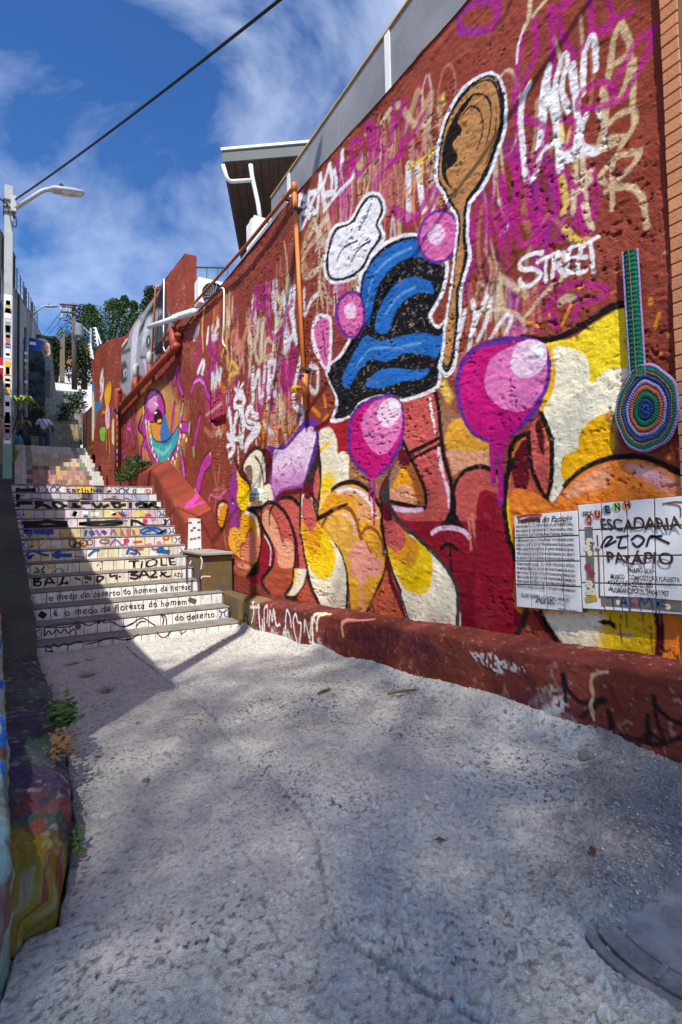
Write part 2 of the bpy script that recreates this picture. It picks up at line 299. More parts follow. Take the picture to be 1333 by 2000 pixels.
PAINT_LINES = """
Al beige 78 17 55 2979,4688 3151,4515
Al beige 70 16 55 2845,4567 3021,4447
Al beige 73 16 50 2815,4565 2903,4243
Al salmonD 97 18 60 3452,4264 3424,3977
Al salmonD 83 18 60 3339,4264 3368,3991
Al salmonD 79 17 60 3231,4264 3212,3852
Al beige 71 16 50 3058,4345 3062,4033
Al beige 60 15 50 2732,4463 2725,4300
Al salmonD 59 13 60 3631,4797 3622,4484
Al salmonD 50 15 50 2904,4223 2767,4301 2668,4337
Al cream2 55 12 60 3469,4803 3317,4830 3211,4774
Al cream2 49 11 55 3145,4683 2989,4445 2837,4390
Al white 66 11 85 3112,4212 3112,3788
Al white 63 10 85 3001,4142 2938,3756
Al white 45 10 70 2776,4080 2796,3935 2835,3700
Al yellowP 42 10 85 3129,4211 2923,4134 2789,4127
Al yellowP 42 10 80 2938,4143 2959,3993
Al yellowP 35 15 80 2690,4461 2686,4399
Al salmon 38 11 80 3170,4033 3074,3915 3048,3754
Al orange 27 11 70 3137,4014 3005,4030
Al mag 68 15 85 4203,4948 4182,4829 4138,4672
Al mag 65 14 85 4058,4829 4026,4708 3994,4612
Al mag 78 14 85 3935,4928 3944,4682
Al mag 62 14 85 3911,4937 3779,4861 3805,4743 3920,4717 3856,4591 3757,4579
Al mag 80 13 85 3689,4944 3634,4728 3660,4602
Al mag 77 13 80 3606,4899 3552,4720 3517,4581
Al mag 64 13 85 3471,4769 3515,4649 3557,4584
Al mag 66 12 85 3279,4847 3328,4547
Al mag 64 12 85 3158,4779 3179,4697 3288,4631
Al mag 57 11 85 3149,4568 3209,4359
Al mag 68 12 85 3440,4554 3488,4332
Al mag 50 11 90 2910,4472 3022,4426 3156,4389 3353,4362
Al mag 70 12 85 3371,4374 3192,4348
Al mag 61 10 90 2799,3867 2905,3819 3017,3737
Al mag 49 10 90 2772,3822 2833,3748 2895,3692
Al mag 89 17 80 3314,3962 3081,3751
Al mag 60 23 70 4117,4557 4245,4525 4355,4398
Al white 73 14 95 5052,5065 5042,4879 5032,4694
Al white 63 14 95 5052,5065 4862,4912 5026,4870 4836,4752 5017,4671
Al white 70 13 95 4827,4980 4817,4843 4806,4707
Al white 60 13 95 4797,4948 4648,4876 4772,4790 4656,4655
Al white 67 12 95 4555,5004 4591,4829 4626,4681
Al white 65 12 95 4555,5004 4506,4781 4456,4615
Al white 64 12 95 4360,4993 4475,4872 4479,4765 4292,4670
Al white 63 12 95 4360,4993 4311,4855 4315,4751
Al white 54 11 95 4258,4876 4224,4750 4254,4635
Al white 67 15 90 4102,4961 4106,4860
Al white 44 11 95 3922,4644 3947,4609 4242,4615 4485,4590
Al cream2 68 17 70 4627,4639 4751,4521 4943,4457
Al cream2 64 16 70 4406,4479 4605,4460 4498,4254
Al cream2 57 16 70 4717,4617 4634,4461 4407,4453 4388,4254 4582,4282
Al beige 67 17 60 4687,4626 4890,4546 5002,4372 4865,4121 4595,4038 4444,4181
Al cream2 68 17 60 4582,4390 4855,4378 5004,4296 4989,4137 4787,4050 4484,4059
Al beige 69 23 55 4272,4132 4453,3940 4492,3851
Al cream2 48 16 50 4879,3753 4719,3783 4532,3745 4361,3590
Al purp 51 9 80 2485,4790 2518,4901 2358,4850 2151,4685
Al purp 49 9 85 2522,4801 2332,4636 2203,4556 2154,4613
Al brownD 42 12 70 2064,4604 2111,4549 2204,4544
Al mag 45 7 85 1894,4316 1889,4181 1913,4096 2044,3985
Al mag 46 7 85 1787,4297 1786,4094 1804,3889
Al mag 38 7 85 1679,4233 1736,4168 1674,3934
Al mag 36 6 85 1555,4134 1563,3960 1675,3902
Al mag 49 8 80 1977,4309 2040,4073 2049,3863 2038,3587 2106,3268
Al mag 31 6 85 1456,4043 1455,3889 1554,3960
Al mag 30 6 85 1344,3888 1438,3920 1555,3953
Al mag 51 9 80 2198,4709 2178,4615 2228,4573
Al mag 42 7 85 1662,4233 1770,4257 1762,4208
Al white 40 7 95 1949,3975 2009,3906 2021,3753 2005,3494 1972,3404 1919,3442 1884,3573 1858,3726 1819,3969
Al white 32 7 95 1819,3985 1872,3865 1890,3663 1905,3544 1799,3525
Al white 44 7 95 1833,3861 1793,3680 1777,3502 1770,3349
Al white 34 7 95 1787,3842 1750,3939 1717,3973 1701,3923 1736,3836 1743,3776 1704,3640
Al white 43 7 95 1676,3871 1659,3664 1657,3502 1679,3389 1723,3377 1756,3463 1769,3580 1787,3826
Al white 32 6 95 1616,3671 1610,3825 1590,3904 1555,3938 1540,3863 1543,3748
Al white 37 6 95 1604,3544 1640,3490 1643,3413 1580,3325 1502,3304
Al white 27 6 95 1539,3536 1505,3412 1524,3341
Al white 50 13 80 1749,3410 1662,3378 1564,3322
Al white 19 6 90 1965,4352 2016,4270 2031,4174
Al cream2 34 8 80 1918,4470 1932,4376 1965,4335
Al cream2 26 7 80 1813,4372 1902,4358
Al yellowP 27 7 80 1758,3622 1754,3503
Al yellowP 23 6 80 1699,3531 1720,3464
Al beige 35 7 95 1480,3652 1461,3743 1442,3826 1410,3873 1390,3833 1366,3702 1455,3700
Al beige 32 7 95 1367,3688 1371,3596 1433,3503 1469,3530
Al beige 42 7 95 1505,3610 1501,3508 1513,3403 1547,3342
Al beige 31 7 95 1348,3636 1356,3512 1361,3406 1353,3328 1384,3284 1442,3286 1518,3299
Al beige 31 7 95 1365,3401 1436,3424 1498,3407
Al beige 28 7 90 1485,3338 1398,3279 1429,3248
Al beige 30 7 95 1333,3156 1369,3115 1473,3083 1511,3068
Al beige 31 7 95 1332,3163 1430,3205 1506,3193 1535,3158 1510,3112
Al beige 25 7 95 1452,3219 1474,3150 1481,2961
Al beige 32 7 95 1481,3072 1380,3014 1329,2920 1314,2785
Al mag 37 6 85 1249,3710 1337,3721 1398,3647 1452,3585 1462,3525
Al mag 35 6 85 1263,3708 1279,3630 1359,3542 1433,3496 1619,3587 1655,3645 1607,3688 1503,3647 1453,3556
Al salmonD 50 11 60 1994,3356 2020,3239 1994,3120
Al salmonD 41 10 50 1853,3132 1934,3089 2007,3048
Al white 31 8 70 2203,3412 2152,3238 2200,3189
Al mag 50 8 85 2197,3549 2161,3297 2213,3149
Al mag 45 8 85 2133,3694 2055,3428 2109,3179
Al mag 46 7 85 1908,3461 1993,3382 1927,3009
Al mag 41 7 85 1861,3422 1795,3182 1956,3023
Al mag 32 6 90 1761,3327 1639,3095 1713,2976 1841,2958
Al mag 33 7 90 2280,3267 2107,3232 1940,3178
Al mag 39 7 85 1987,3792 1852,3637 1895,3538 1988,3511
Al mag 33 7 85 1758,3622 1680,3559 1711,3450 1747,3465
Al mag 47 8 80 2269,3324 2159,3339 2216,3064
Al mag 39 7 80 2103,3260 2054,3058 1943,3072 1883,3254
Al yellowP 39 10 80 1763,3295 1741,3152 1762,3098
Al cream2 37 9 75 1593,3224 1651,3228 1595,3178 1706,3156
Al cream2 30 9 75 1640,3072 1589,2912
Al yellowP 40 9 75 1748,2994 1682,2896 1600,2848
Al white 28 5 95 1904,2933 1985,2962 2061,2953 2052,2904 1958,2858 1914,2808 1961,2781 2035,2789 2070,2844
Al white 26 5 95 1936,2896 1867,2890 1800,2884
Al white 26 5 95 1867,2890 1884,2829 1882,2760
Al white 26 5 95 1819,2884 1826,2829 1838,2762
Al white 25 5 95 1820,2859 1763,2862 1752,2812 1812,2814 1750,2733
Al white 25 5 95 1718,2873 1738,2814 1736,2743 1684,2732
Al white 21 5 95 1733,2820 1676,2805
Al white 21 5 95 1727,2874 1665,2864
Al white 24 4 95 1649,2844 1673,2784 1676,2717 1629,2708
Al white 21 4 95 1668,2790 1626,2778
Al white 23 4 95 1658,2841 1606,2848 1557,2854
Al white 23 4 95 1599,2836 1594,2755 1589,2675
Al brownD 28 8 70 2312,3116 2366,3033 2295,2916 2231,2983 2239,3100
Al brownD 28 8 60 2384,2914 2246,2914 2312,2808 2352,2746
Al brownD 26 7 60 2112,3058 2093,2967 2234,2909
Al salmonD 47 12 60 2289,3066 2269,2943
Al cream2 43 11 60 2210,2918 2100,2807 2026,2732
Al cream2 27 7 70 1835,2715 1936,2662 2032,2601
Al white 39 9 90 2536,2823 2567,2753 2599,2672
Al white 41 8 90 2336,2846 2459,2686 2520,2535
Al white 37 8 85 2466,2867 2443,2769 2481,2653
Al white 36 8 85 2299,2812 2355,2669 2423,2595
Al white 34 8 90 2162,2676 2246,2622 2322,2553
Al white 33 7 90 2162,2676 2140,2631 2190,2538
Al cream2 29 7 70 2390,2779 2184,2702 2064,2604 2035,2523
Al mag 39 7 75 1899,2579 1819,2642 1726,2670 1560,2593 1522,2539 1645,2533
Al mag 33 7 75 1681,2595 1696,2529 1707,2477
Al mag 29 8 70 1879,2580 1833,2522 1808,2446
Al cream2 43 9 75 1793,2598 1747,2605 1712,2583
Al cream2 25 6 70 1779,2716 1759,2856
Al pinkS 78 29 60 2156,2527 2067,2525
Al salmon 68 34 60 2637,2436 2534,2529
Al yellowP 72 27 70 2776,2367 2718,2269
Al yellowP 63 27 70 2774,2371 2738,2294
Al orange 21 6 90 1675,2632 1657,2633
Al orange 16 5 90 1499,2534 1484,2535
Al orange 16 5 90 1870,2560 1866,2550
Al orange 17 5 90 2022,2571 1942,2513
Al orange 22 7 90 2139,2667 2128,2672
Al orange 19 6 90 2284,2588 2274,2592
Al orange 20 6 90 2464,2568 2450,2579
Al orange 18 6 85 1731,2554 1789,2469
Al orange 20 6 85 1311,2408 1311,2426
Al orange 19 6 75 1275,2344 1295,2283
Al orange 14 5 85 1278,2161 1277,2155
Al orange 14 5 85 1238,2230 1237,2226
Al orange 14 5 85 1219,2043 1217,2041
Al orange 13 4 85 1217,1703 1215,1700
Al orange 14 5 85 1260,1669 1260,1666
Al orange 18 4 90 2745,2214 2741,2210
Al orange 13 4 90 2670,2131 2670,2126
Al orange 18 4 90 2766,2081 2762,2078
Al orange 10 3 90 1998,1780 1998,1773
Al orange 10 3 90 1969,1787 1966,1785
Al cream2 85 24 85 6718,4111 6627,3898 6673,3716 6721,3476
Al cream2 83 24 85 6742,3991 6515,3808 6356,4110
Al cream2 80 23 85 6514,3835 6447,3623 6304,3541 6297,3740 6179,4061
Al cream2 76 22 85 6179,4061 6277,3788 6197,3551 6104,3759 5891,3679 5913,3520 6164,3528
Al salmon 107 27 75 7479,4167 7450,4312 7289,4258 7119,3994 6902,4100 6734,4244
Al salmon 106 27 70 7340,4123 7036,3910 7176,3639
Al salmon 102 38 60 6734,4244 6904,4043 7036,3910
Al white 94 21 85 5839,4257 5771,3953 5810,3716
Al cream2 82 21 85 5839,4244 5599,4051 5759,3849
Al white 88 20 85 5551,4154 5499,3976 5511,3642 5547,3460
Al white 94 19 85 5338,4105 5372,3928 5247,3625 5416,3516
Al white 92 18 85 5230,4084 5295,3782 5200,3448
Al cream2 80 20 80 5760,3799 5578,3823 5613,3676
Al white 59 17 80 4976,3958 4961,3684 4790,3773 4674,3782
Al mag 108 24 85 6449,4610 6492,4462 6535,4312
Al mag 103 23 85 6305,4524 6422,4325 6102,4296 6130,4479
Al mag 82 21 85 6013,3937 5890,3716 5610,3736 5648,3540
Al mag 77 19 85 5289,3955 5459,3889 5523,3719
Al mag 90 20 85 5681,3439 5691,3183 5727,3020
Al mag 87 19 85 5566,3321 5546,3074 5521,2960
Al mag 84 19 85 5454,3242 5378,3009 5256,3372
Al mag 73 18 80 5253,3441 5342,3258 5293,3081
Al white 107 24 90 6583,3510 6590,3304 6579,3067
Al white 91 23 90 6534,3263 6380,3428 6351,3219 6322,3025
Al white 88 22 90 6167,3437 6210,3211 6252,2997
Al white 85 21 90 6032,3426 6039,3221 6046,3017
Al white 84 21 90 6031,3451 5838,3397 5907,3239 6038,3247 5852,2999
Al mag 78 22 70 6314,3263 6113,3032 6396,2987 6224,2794
Al mag 83 21 70 5976,3129 5921,2863 5862,2726
Al white 71 18 90 5104,3236 5271,2960 5305,2759 5075,2633 5130,2509
Al white 57 16 85 4838,3094 4894,2870 4735,2778 4704,3004 4863,3079
Al white 52 17 70 5055,3177 5040,2905 5097,2716
Al beige 71 20 70 6119,2852 5926,2725 5764,2855 5586,2794 5709,2672
Al beige 71 20 70 5862,2713 5838,2522 5782,2340
Al beige 57 19 70 5559,2716 5594,2555 5543,2355
Al beige 56 19 65 5447,2647 5400,2428
Al beige 53 21 65 6057,2711 6019,2398
Al white 63 21 70 6193,2709 6061,2596 5902,2507
Al orange 40 15 85 5806,2541 5743,2580 5623,2572
Al orange 37 14 90 5342,2488 5400,2428
Al orange 41 15 90 5967,2479 5874,2390
Al orange 44 16 90 6274,2381 6203,2437
Al orange 47 12 90 6656,2529 6652,2520
Al orange 34 11 90 6411,2560 6340,2510
Al orange 48 16 80 4833,2618 4677,2513
Al orange 46 15 80 4583,2691 4544,2580
Al orange 45 15 80 4592,2445 4506,2480
Al orangeR 255 96 60 8056,5108 8230,4840 8354,4545
Al orangeR 262 117 50 7598,4927 7657,4633
Al cream2 72 29 60 7547,4970 7584,4607 7619,4305
Al cream2 71 28 60 7409,4821 7465,4564
Al yellowP 58 22 70 7695,4997 7687,4486 7728,4023 7709,3828
Al yellowP 72 27 70 8938,5276 9079,4964 9028,4511
Bl yellowP 62 23 70 8856,5240 8962,4918 8924,4475
Al mag 296 66 60 8649,4536 8365,4209 8489,3971
Bl mag 260 58 60 8638,4532 8419,4227 8514,3979
Al mag 258 64 60 8190,4391 8252,4176 8668,3949
Bl mag 228 57 60 8282,4425 8332,4203 8652,3944
Bl mag 158 47 60 9067,4661 9278,4356
Al white 103 26 85 8702,4799 8771,4575
Bl white 89 22 85 8678,4789 8730,4560
Al white 97 24 85 8464,4718 8412,4530 8186,4490
Al white 95 24 85 8124,4719 8296,4560
Al white 95 24 90 8556,3714 8490,3937 8325,3692 8206,3913 8104,3672 8043,3902
Al white 126 36 90 9375,4205 9100,4314 8972,4242 9107,4098
Bl white 108 31 90 9181,4147 8978,4275 8882,4214 8983,4061
Bl white 97 32 90 9318,4867 9161,4983 9214,4871 9372,4828
Al yellowP 70 21 85 7643,3591 7536,3875 7219,3666 7591,3703
Al yellowP 73 22 85 7876,4163 7723,4165 7681,3915
Al orange 121 45 70 8158,3685 7846,3514
Al magS 383 96 70 8683,3500 8112,3444
Bl magS 338 85 70 8663,3495 8221,3472
Al magS 411 126 60 8628,3333 8063,3303
Bl magS 363 112 60 8622,3332 8183,3332
Al cream2 48 16 60 8875,3311 7955,3346
Bl cream2 42 14 60 8809,3297 8098,3381
Al salmonD 115 33 60 8946,3076 8524,2904 8405,3003
Bl salmonD 100 29 60 8862,3060 8542,2907 8450,3011
Al cream2 91 30 70 8295,2885 8182,2965 8078,2834 7969,2946
Al orangeR 133 44 70 8021,2971 7816,2888
Al white 105 13 100 7187,3308 7369,3266 7372,3176 7151,3086 6936,3129 6975,3210 7188,3279
Al white 92 13 100 7369,3281 7187,3301 7014,3291
Al white 133 13 100 7065,3069 7287,2994 7386,2786 7484,2635
Al white 127 13 100 7023,3031 6969,2790 7083,2533
Al white 131 12 100 6778,2983 6864,2843 6554,2719 6371,2661 6713,2579 6918,2468
Al white 95 12 100 6861,2928 6658,3014 6586,2889 6401,2827
Al white 125 14 100 7634,3153 7522,2885 7578,2648
Al white 97 14 100 7720,2794 7393,2561 7634,2440
Al white 80 13 100 7726,2607 7210,2654 7041,2513
Al white 53 13 100 7181,3478 7251,3390
Al white 52 13 100 7010,3421 7164,3355
Al white 54 13 100 7363,3432 7275,3351
Al white 34 11 95 6500,2656 6472,2381 6512,2305
Al white 39 13 90 7214,2537 7244,2304
Al white 41 14 90 7486,2574 7541,2337
Al white 42 14 90 7679,2539 7659,2412
Al black 30 12 90 6940,3001 6824,2808 6553,2733
Al black 33 13 90 7329,3092 7196,3051 7117,2816 7035,2686
Al salmonD 63 24 70 8446,2369 8291,1961 8428,1622
Al salmonD 60 23 70 8117,2335 8210,1956 7982,1657
Al salmonD 58 22 70 7892,2077 8062,1612 7851,1047
Al salmonD 45 23 70 8459,1971 7895,1983
Ap crim 0 17 100 6867,2395 6609,2466 6221,2370 5973,2228 5808,2075 5988,1822 6248,1614 6805,1694 7008,2165
Ap maroon 0 16 100 6249,2356 6000,2305 5921,2108 5957,1906 6164,1884 6180,2135
Ap maroon 0 17 100 7153,2171 6989,2325 6628,2416 6327,2377 6152,2228 6098,2031 6139,1863 6487,1667 6818,1993
Ap cream 0 11 100 7006,2199 6806,2336 6516,2392 6302,2334 6213,2216 6184,2020 6204,1896 6064,1899 5921,1830 5897,1717 6073,1650 6489,1623 6831,1623 6778,1782 6705,1881 6787,2032
Ap brownT 0 12 100 6963,2184 6751,2219 6656,2123 6661,1960 6771,1979 6875,2081
Al blackB 46 11 100 7141,2148 6940,2320 6628,2420 6354,2384 6191,2271 6115,2128 6102,1937
Al blackB 44 11 100 6547,2311 6360,2193 6261,2027 6235,1889
Al white 33 11 100 6331,2269 6241,2141 6212,1945
Al black 44 11 100 6714,1619 6381,1614 6147,1653 6095,1699
Ap violet 0 13 100 7411,2296 7496,2165 7640,1983 7759,1793 7736,1631 7562,1521 7663,1310 7629,1152 7237,1329 7295,1566 7150,1646 7170,1815 7214,1987 7310,2165
Al magD 68 27 90 7565,1749 7482,1780 7457,1727 7539,1704
Al white 27 14 100 7512,1711 7479,1707
Al pinkS 47 16 90 8772,1811 8635,1906 8214,1834 7821,1931
Bl pinkS 41 14 90 8731,1809 8627,1906 8301,1839 7991,1943
Ap yellow 0 13 100 7309,2216 7135,2082 6804,1956 6755,1808 6806,1634 7005,1589 7211,1649 7298,1788 7251,1938
Al orangeD 49 18 90 7039,2007 6875,1929 6833,1797
Al black 50 13 100 7381,2397 7307,2268 7134,2115 6850,1984 6761,1889 6766,1745
Ap maroonB 0 15 100 8274,1724 8024,1791 7732,1747 7680,1629 7858,1436 8041,1272 8254,1364 8344,1555
Ap orange 0 15 100 8212,1684 8025,1742 7773,1713 7759,1632 7904,1464 8051,1355 8209,1392 8261,1553
Al white 37 15 90 8185,1551 8119,1680 7936,1725
Ap orangeY 0 15 100 7663,1292 7417,1354 7211,1329 7081,1511 6934,1590 6595,1549 6430,1376 6407,1223 6435,1009 6576,864 6797,866 7078,883 7379,944 7699,1053
Ap ochre 0 14 100 7061,1378 6911,1557 6596,1517 6452,1345 6435,1254 6691,1330 6898,1264
Al white 47 17 100 6911,1557 6640,1503 6514,1392 6456,1253
Al brownR 62 12 100 7175,928 7160,1078 6974,1125 6899,1248 6736,1314
Ap salmonC 0 14 100 7150,946 7111,1072 6950,1114 6867,1232 6691,1314 6498,1253 6438,1162 6479,961 6663,866 6982,888
Al yellowD 37 12 90 6958,1574 6972,1166
Ap salmonS 0 39 90 7936,855 7539,910 7079,866 6619,861 6801,739 7086,652 7546,719
Al salmonL 62 25 80 7281,796 6800,787
Al brownR 38 19 80 7333,751 6893,732
Ap crim 0 11 100 6409,1376 6192,1256 6005,1128 5929,1002 6053,851 6290,716 6479,594 6806,595 6873,653 6533,851 6380,1042
Al white 31 10 100 6251,1248 6062,1120 6016,1027 6071,872
Al black 69 12 100 6853,1612 6552,1540 6389,1376 6368,1163 6467,931 6665,796 6920,649
Ap blackP 0 17 100 6448,887 6621,814 6943,644 6625,689 6452,764
Ap coralB 0 15 100 6253,660 5941,866 5330,905 5365,778 5604,568 5917,513 6141,524
Al brownR 38 19 80 6017,796 5662,808 5370,824
Al brownR 49 20 80 6173,682 5769,703 5467,743
Al brownR 40 20 80 6138,597 5772,619 5535,656
Al brownO 50 15 90 5931,1145 5827,1035 5833,873
Ap coral 0 10 100 6362,1558 6178,1654 5876,1656 5602,1537 5412,1399 5294,1214 5294,1058 5330,899 5941,859 5928,1031 6079,1185 6307,1375
Ap salmonL 0 10 100 6324,1481 6189,1565 6028,1549 5815,1373 5666,1180 5547,1212 5388,1183 5328,1109 5336,905 5762,877 5826,1063 6077,1228 6299,1375
Al brownR 59 15 100 6064,1579 5830,1430 5697,1248 5649,1180
Ap coral 0 9 100 5876,1670 5562,1704 5309,1648 5147,1550 5133,1371 5088,1193 4996,1008 5000,896 5306,874 5284,1058 5317,1266 5473,1453 5668,1581
Ap maroon 0 9 100 5381,1372 5262,1267 5203,1061 5186,883 5306,874 5275,1058
Al plum 42 8 100 5135,1473 5114,1256 4996,1008 4985,909
Al black 58 10 100 6344,1482 6307,1602 6061,1664 5788,1620 5537,1495 5352,1319 5283,1110 5321,899
Al black 55 9 100 5876,1670 5596,1707 5370,1677 5161,1577 5133,1524
Al black 41 10 100 5876,1652 6020,1563 6061,1462 6053,1382
Al black 64 11 100 6406,1467 6269,1315 6041,1171 5928,1031 5977,885 6210,752 6353,666 6335,593 6103,506
Aq cream 0 9 100 5337,879 4986,897 5076,739 5318,571 5572,531 5439,653
Aq yellow 0 9 100 5337,879 5240,885 5306,718 5523,550 5572,531 5407,669
Al black 53 9 100 5337,885 5406,682 5621,542 5318,550 5106,686 4992,871
Al black 40 8 100 4984,946 4961,824 4885,684 4759,554
Ap coralB 0 12 100 4987,872 4964,750 4811,547 4972,539 5258,555 5077,714
Al maroon 65 12 100 5003,808 4912,681 4772,552
Al orange 25 8 90 5036,668 5034,661
Al orange 26 9 90 5125,570 5111,566
Al orange 25 8 90 4970,589 4962,586
Ap purple 0 9 100 6095,2394 5810,2332 5500,2343 5212,2453 5056,2527 4876,2522 4724,2454 4688,2323 4752,2144 4950,1959 5074,1840 5121,1785 5436,1794 5695,1757 5880,1670 5990,1928 5955,2205
Ap lilac 0 9 100 5895,2291 5588,2275 5335,2336 5060,2428 4844,2424 4761,2366 4817,2216 4965,2042 5089,1857 5354,1827 5693,1815 5840,1751 5956,1925
Ap violetL 0 132 90 5925,1997 5513,1978 5039,2001 5089,1857 5354,1827 5693,1815 5840,1751 5959,1851
Ap violetM 0 113 70 5927,1923 5516,1891 5080,1889 5354,1823 5693,1811 5840,1751
Al white 33 12 100 4785,2338 4853,2189 5022,1966
Al mag 30 10 90 5773,2093 5752,2036
Al mag 28 9 90 5595,2075 5509,2092
Al mag 27 9 90 5383,2139 5364,2102
Al mag 27 9 90 5306,2028 5288,1975
Al mag 29 10 90 5687,1976 5577,1984
Al mag 26 9 90 5149,2062 5131,2027
Al mag 30 10 90 5824,1951 5802,1913
Al maroon 65 14 100 5833,1696 5607,1756 5356,1758 5122,1761
Ap blackB 0 12 100 4696,2293 4665,1978 4729,1689 4770,1473 4856,1633 4922,1748 5048,1756 5090,1824 4950,1959 4770,2115
Ap coral 0 8 100 4794,1913 4708,1983 4697,1827 4735,1689 4787,1645 4834,1774
Al maroon 39 8 100 4708,1983 4691,1826 4758,1519
Al orange 24 8 90 4777,1927 4767,1918
Ap red 0 11 100 4696,2396 4495,2443 4240,2464 4040,2392 4098,2228 4075,2007 4091,1759 4287,1807 4458,2169
Al maroon 51 11 100 4802,2383 4545,2417 4262,2462 4070,2409
Ap cream 0 7 100 4704,2336 4474,2360 4360,2281 4314,2171 4304,2066 4211,2081 4102,2021 4096,1900 4116,1766 4289,1768 4403,1742 4600,1596 4725,1499 4686,1659 4659,1897 4693,2141
Ap yellow 0 75 100 4671,1850 4491,1905 4343,1812 4427,1727 4574,1630 4717,1499 4693,1660
Al yellow 38 8 100 4668,2138 4603,2171 4481,2189
Al black 39 8 100 4712,2325 4705,2167 4674,1958 4691,1720 4743,1481
Ap tanN 0 18 90 4067,1962 3929,1884 3725,1772 3482,1800 3451,1740 3592,1574 3730,1641 3877,1722 4074,1768
Al orange 20 7 90 4040,1852 3971,1819
Al orange 18 6 90 3800,1747 3781,1741
Al orange 19 6 90 3913,1788 3855,1773
Al orange 18 6 90 3630,1715 3626,1704
Al orange 20 7 90 4037,1922 4031,1916
Ap cream 0 8 100 5139,1432 5148,1624 5047,1738 4844,1634 4706,1426 4483,1251 4276,1089 4174,931 4181,728 4235,569 4468,484 4740,522 4879,697 4973,895 5069,1124 5144,1289
Ap yellow 0 8 100 5131,1336 5047,1431 4854,1360 4661,1359 4442,1166 4406,998 4489,865 4635,818 4824,849 4982,941 5068,1148
Ap ochre 0 8 100 5128,1432 5057,1454 4777,1450 4677,1315 4707,1136 4816,1060 4941,1071 5067,1195 5127,1313
Ap coral 0 8 100 5130,1527 5075,1692 4968,1733 4822,1564 4744,1427 4831,1332 4932,1320 5059,1395
Ap maroon 0 8 100 5089,1741 5017,1819 4888,1821 4841,1725 4919,1661 5023,1666
Al black 42 8 100 5155,1720 5166,1432 5129,1241 5047,1007 4928,738 4739,529
Al black 36 7 100 4854,1634 4707,1404 4440,1230 4237,1049 4160,871 4204,563
Al brownO 60 10 100 4131,1015 4088,838 4136,582
Ap orangeY 0 6 100 4719,1445 4599,1620 4428,1715 4245,1754 4034,1749 3840,1688 3678,1588 3578,1495 3571,1358 3536,1164 3543,990 3692,781 3844,592 4089,568 4131,819 4177,978 4323,1147 4611,1314
Ap salmonL 0 25 75 4428,1704 4138,1741 3878,1681 3680,1558 3588,1456 3667,1418 3926,1432 3980,1570 4249,1659
Ap ochre 0 21 70 4600,1596 4360,1677 3998,1635 3960,1570 4144,1577 4389,1519 4654,1479
Ap orangeY2 0 14 90 4584,1361 4437,1475 4211,1514 4045,1466 3968,1359 3954,1222 4099,1112 4166,989 4312,1147
Al brownR 47 7 100 4659,1361 4483,1493 4253,1543 4084,1510 3967,1401 3923,1275 3891,1245
Al brownR 36 6 100 3893,1286 3797,1346 3671,1326 3571,1231 3555,1115
Al brownR 24 6 100 3821,1205 3767,1156 3751,1096
Al pinkV 26 10 90 4234,1470 4086,1445 4018,1370 4027,1285
Al white 38 10 100 4325,1697 4160,1711 3937,1674 3805,1614 3716,1539 3692,1458
Al white 23 6 100 3622,1452 3620,1432
Ap salmonP 0 6 100 4110,1095 4056,1175 3934,1228 3821,1205 3756,1106 3645,1101 3587,1045 3590,967 3687,921 3795,922 3850,846 3920,839 3987,880 4085,930
Al salmonP 25 6 100 3948,878 3938,630
Al salmonP 25 6 100 3880,884 3891,606
Al orange 21 7 80 4356,1473 4353,1146
Al black 53 8 100 4745,1439 4435,1509
Al black 28 7 100 4320,1537 4144,1570
Al black 45 6 100 4439,1722 4244,1768 4033,1769 3839,1712 3660,1595 3569,1490
Al black 35 6 100 3565,1602 3559,1455 3571,1358 3523,1165 3543,990 3655,825 3767,683 3854,590
Ap redO 0 11 100 3522,992 3454,845 3365,706 3251,550 3434,528 3798,588 3711,750 3602,859
Al maroon 54 8 100 3510,1079 3452,883 3334,710 3228,567
Al orange 23 6 90 3577,852 3569,833
Al orange 24 6 90 3697,662 3687,649
Al orange 22 5 90 3422,652 3414,643
Ap crim 0 8 100 3379,1409 2963,1422 2521,1419 2206,1420 2207,1075 2224,639 2311,609 2677,584 2871,716 3105,1009
Ap crimD 0 20 80 2535,1065 2492,1161 2377,1198 2216,1167 2223,659 2655,608 2664,805 2667,952 2578,1004
Al crimD 25 12 70 2660,909 2640,984 2537,1022 2510,953
Ap tanN 0 13 90 2840,2275 2722,2195 2374,1926 2328,1846 2696,1868 2771,1959
Ap orangeY 0 17 100 2774,1973 2707,2082 2593,2090 2490,1982 2351,1895 2345,1823 2548,1849 2714,1890
Ap salmonL 0 16 100 2763,1896 2548,1862 2353,1834 2341,1725 2517,1743 2684,1693 2722,1790
Al brownR 33 8 90 2703,1694 2589,1730 2501,1709
Ap coral 0 6 100 2699,1561 2656,1664 2517,1735 2334,1694 2232,1619 2234,1412 2714,1408
Ap coral 0 5 100 3243,2352 3150,2359 2942,2366 2873,2290 2836,2112 2813,1999 2774,1801 2732,1666 2702,1582 2703,1436 2790,1397 3232,1402 3366,1470 3435,1529 3044,1488 2998,1547 3008,1635 3088,1782 3195,1956 3259,2057
Ap tanN 0 16 100 3443,1739 3384,1829 3272,1911 3200,1847 3279,1726 3423,1642
Ap brownO2 0 5 100 3245,1834 3153,1856 3069,1727 3022,1627 3026,1526 3140,1531 3135,1643
Ap ochre 0 16 100 3440,1624 3356,1732 3268,1827 3195,1774 3122,1624 3253,1632
Ap salmonL 0 21 100 3455,1568 3431,1643 3206,1684 3116,1597 3098,1529 3256,1536
Ap maroon 0 5 100 3318,1916 3266,1984 3152,1869 3252,1833
Al black 35 5 100 3259,2048 3169,1898 3088,1782 3010,1652 2992,1564 3017,1494 3183,1517 3434,1562
Al black 34 5 100 3182,1929 2998,1965 2828,1999
Al black 29 5 100 3148,1881 2973,1918 2815,1951
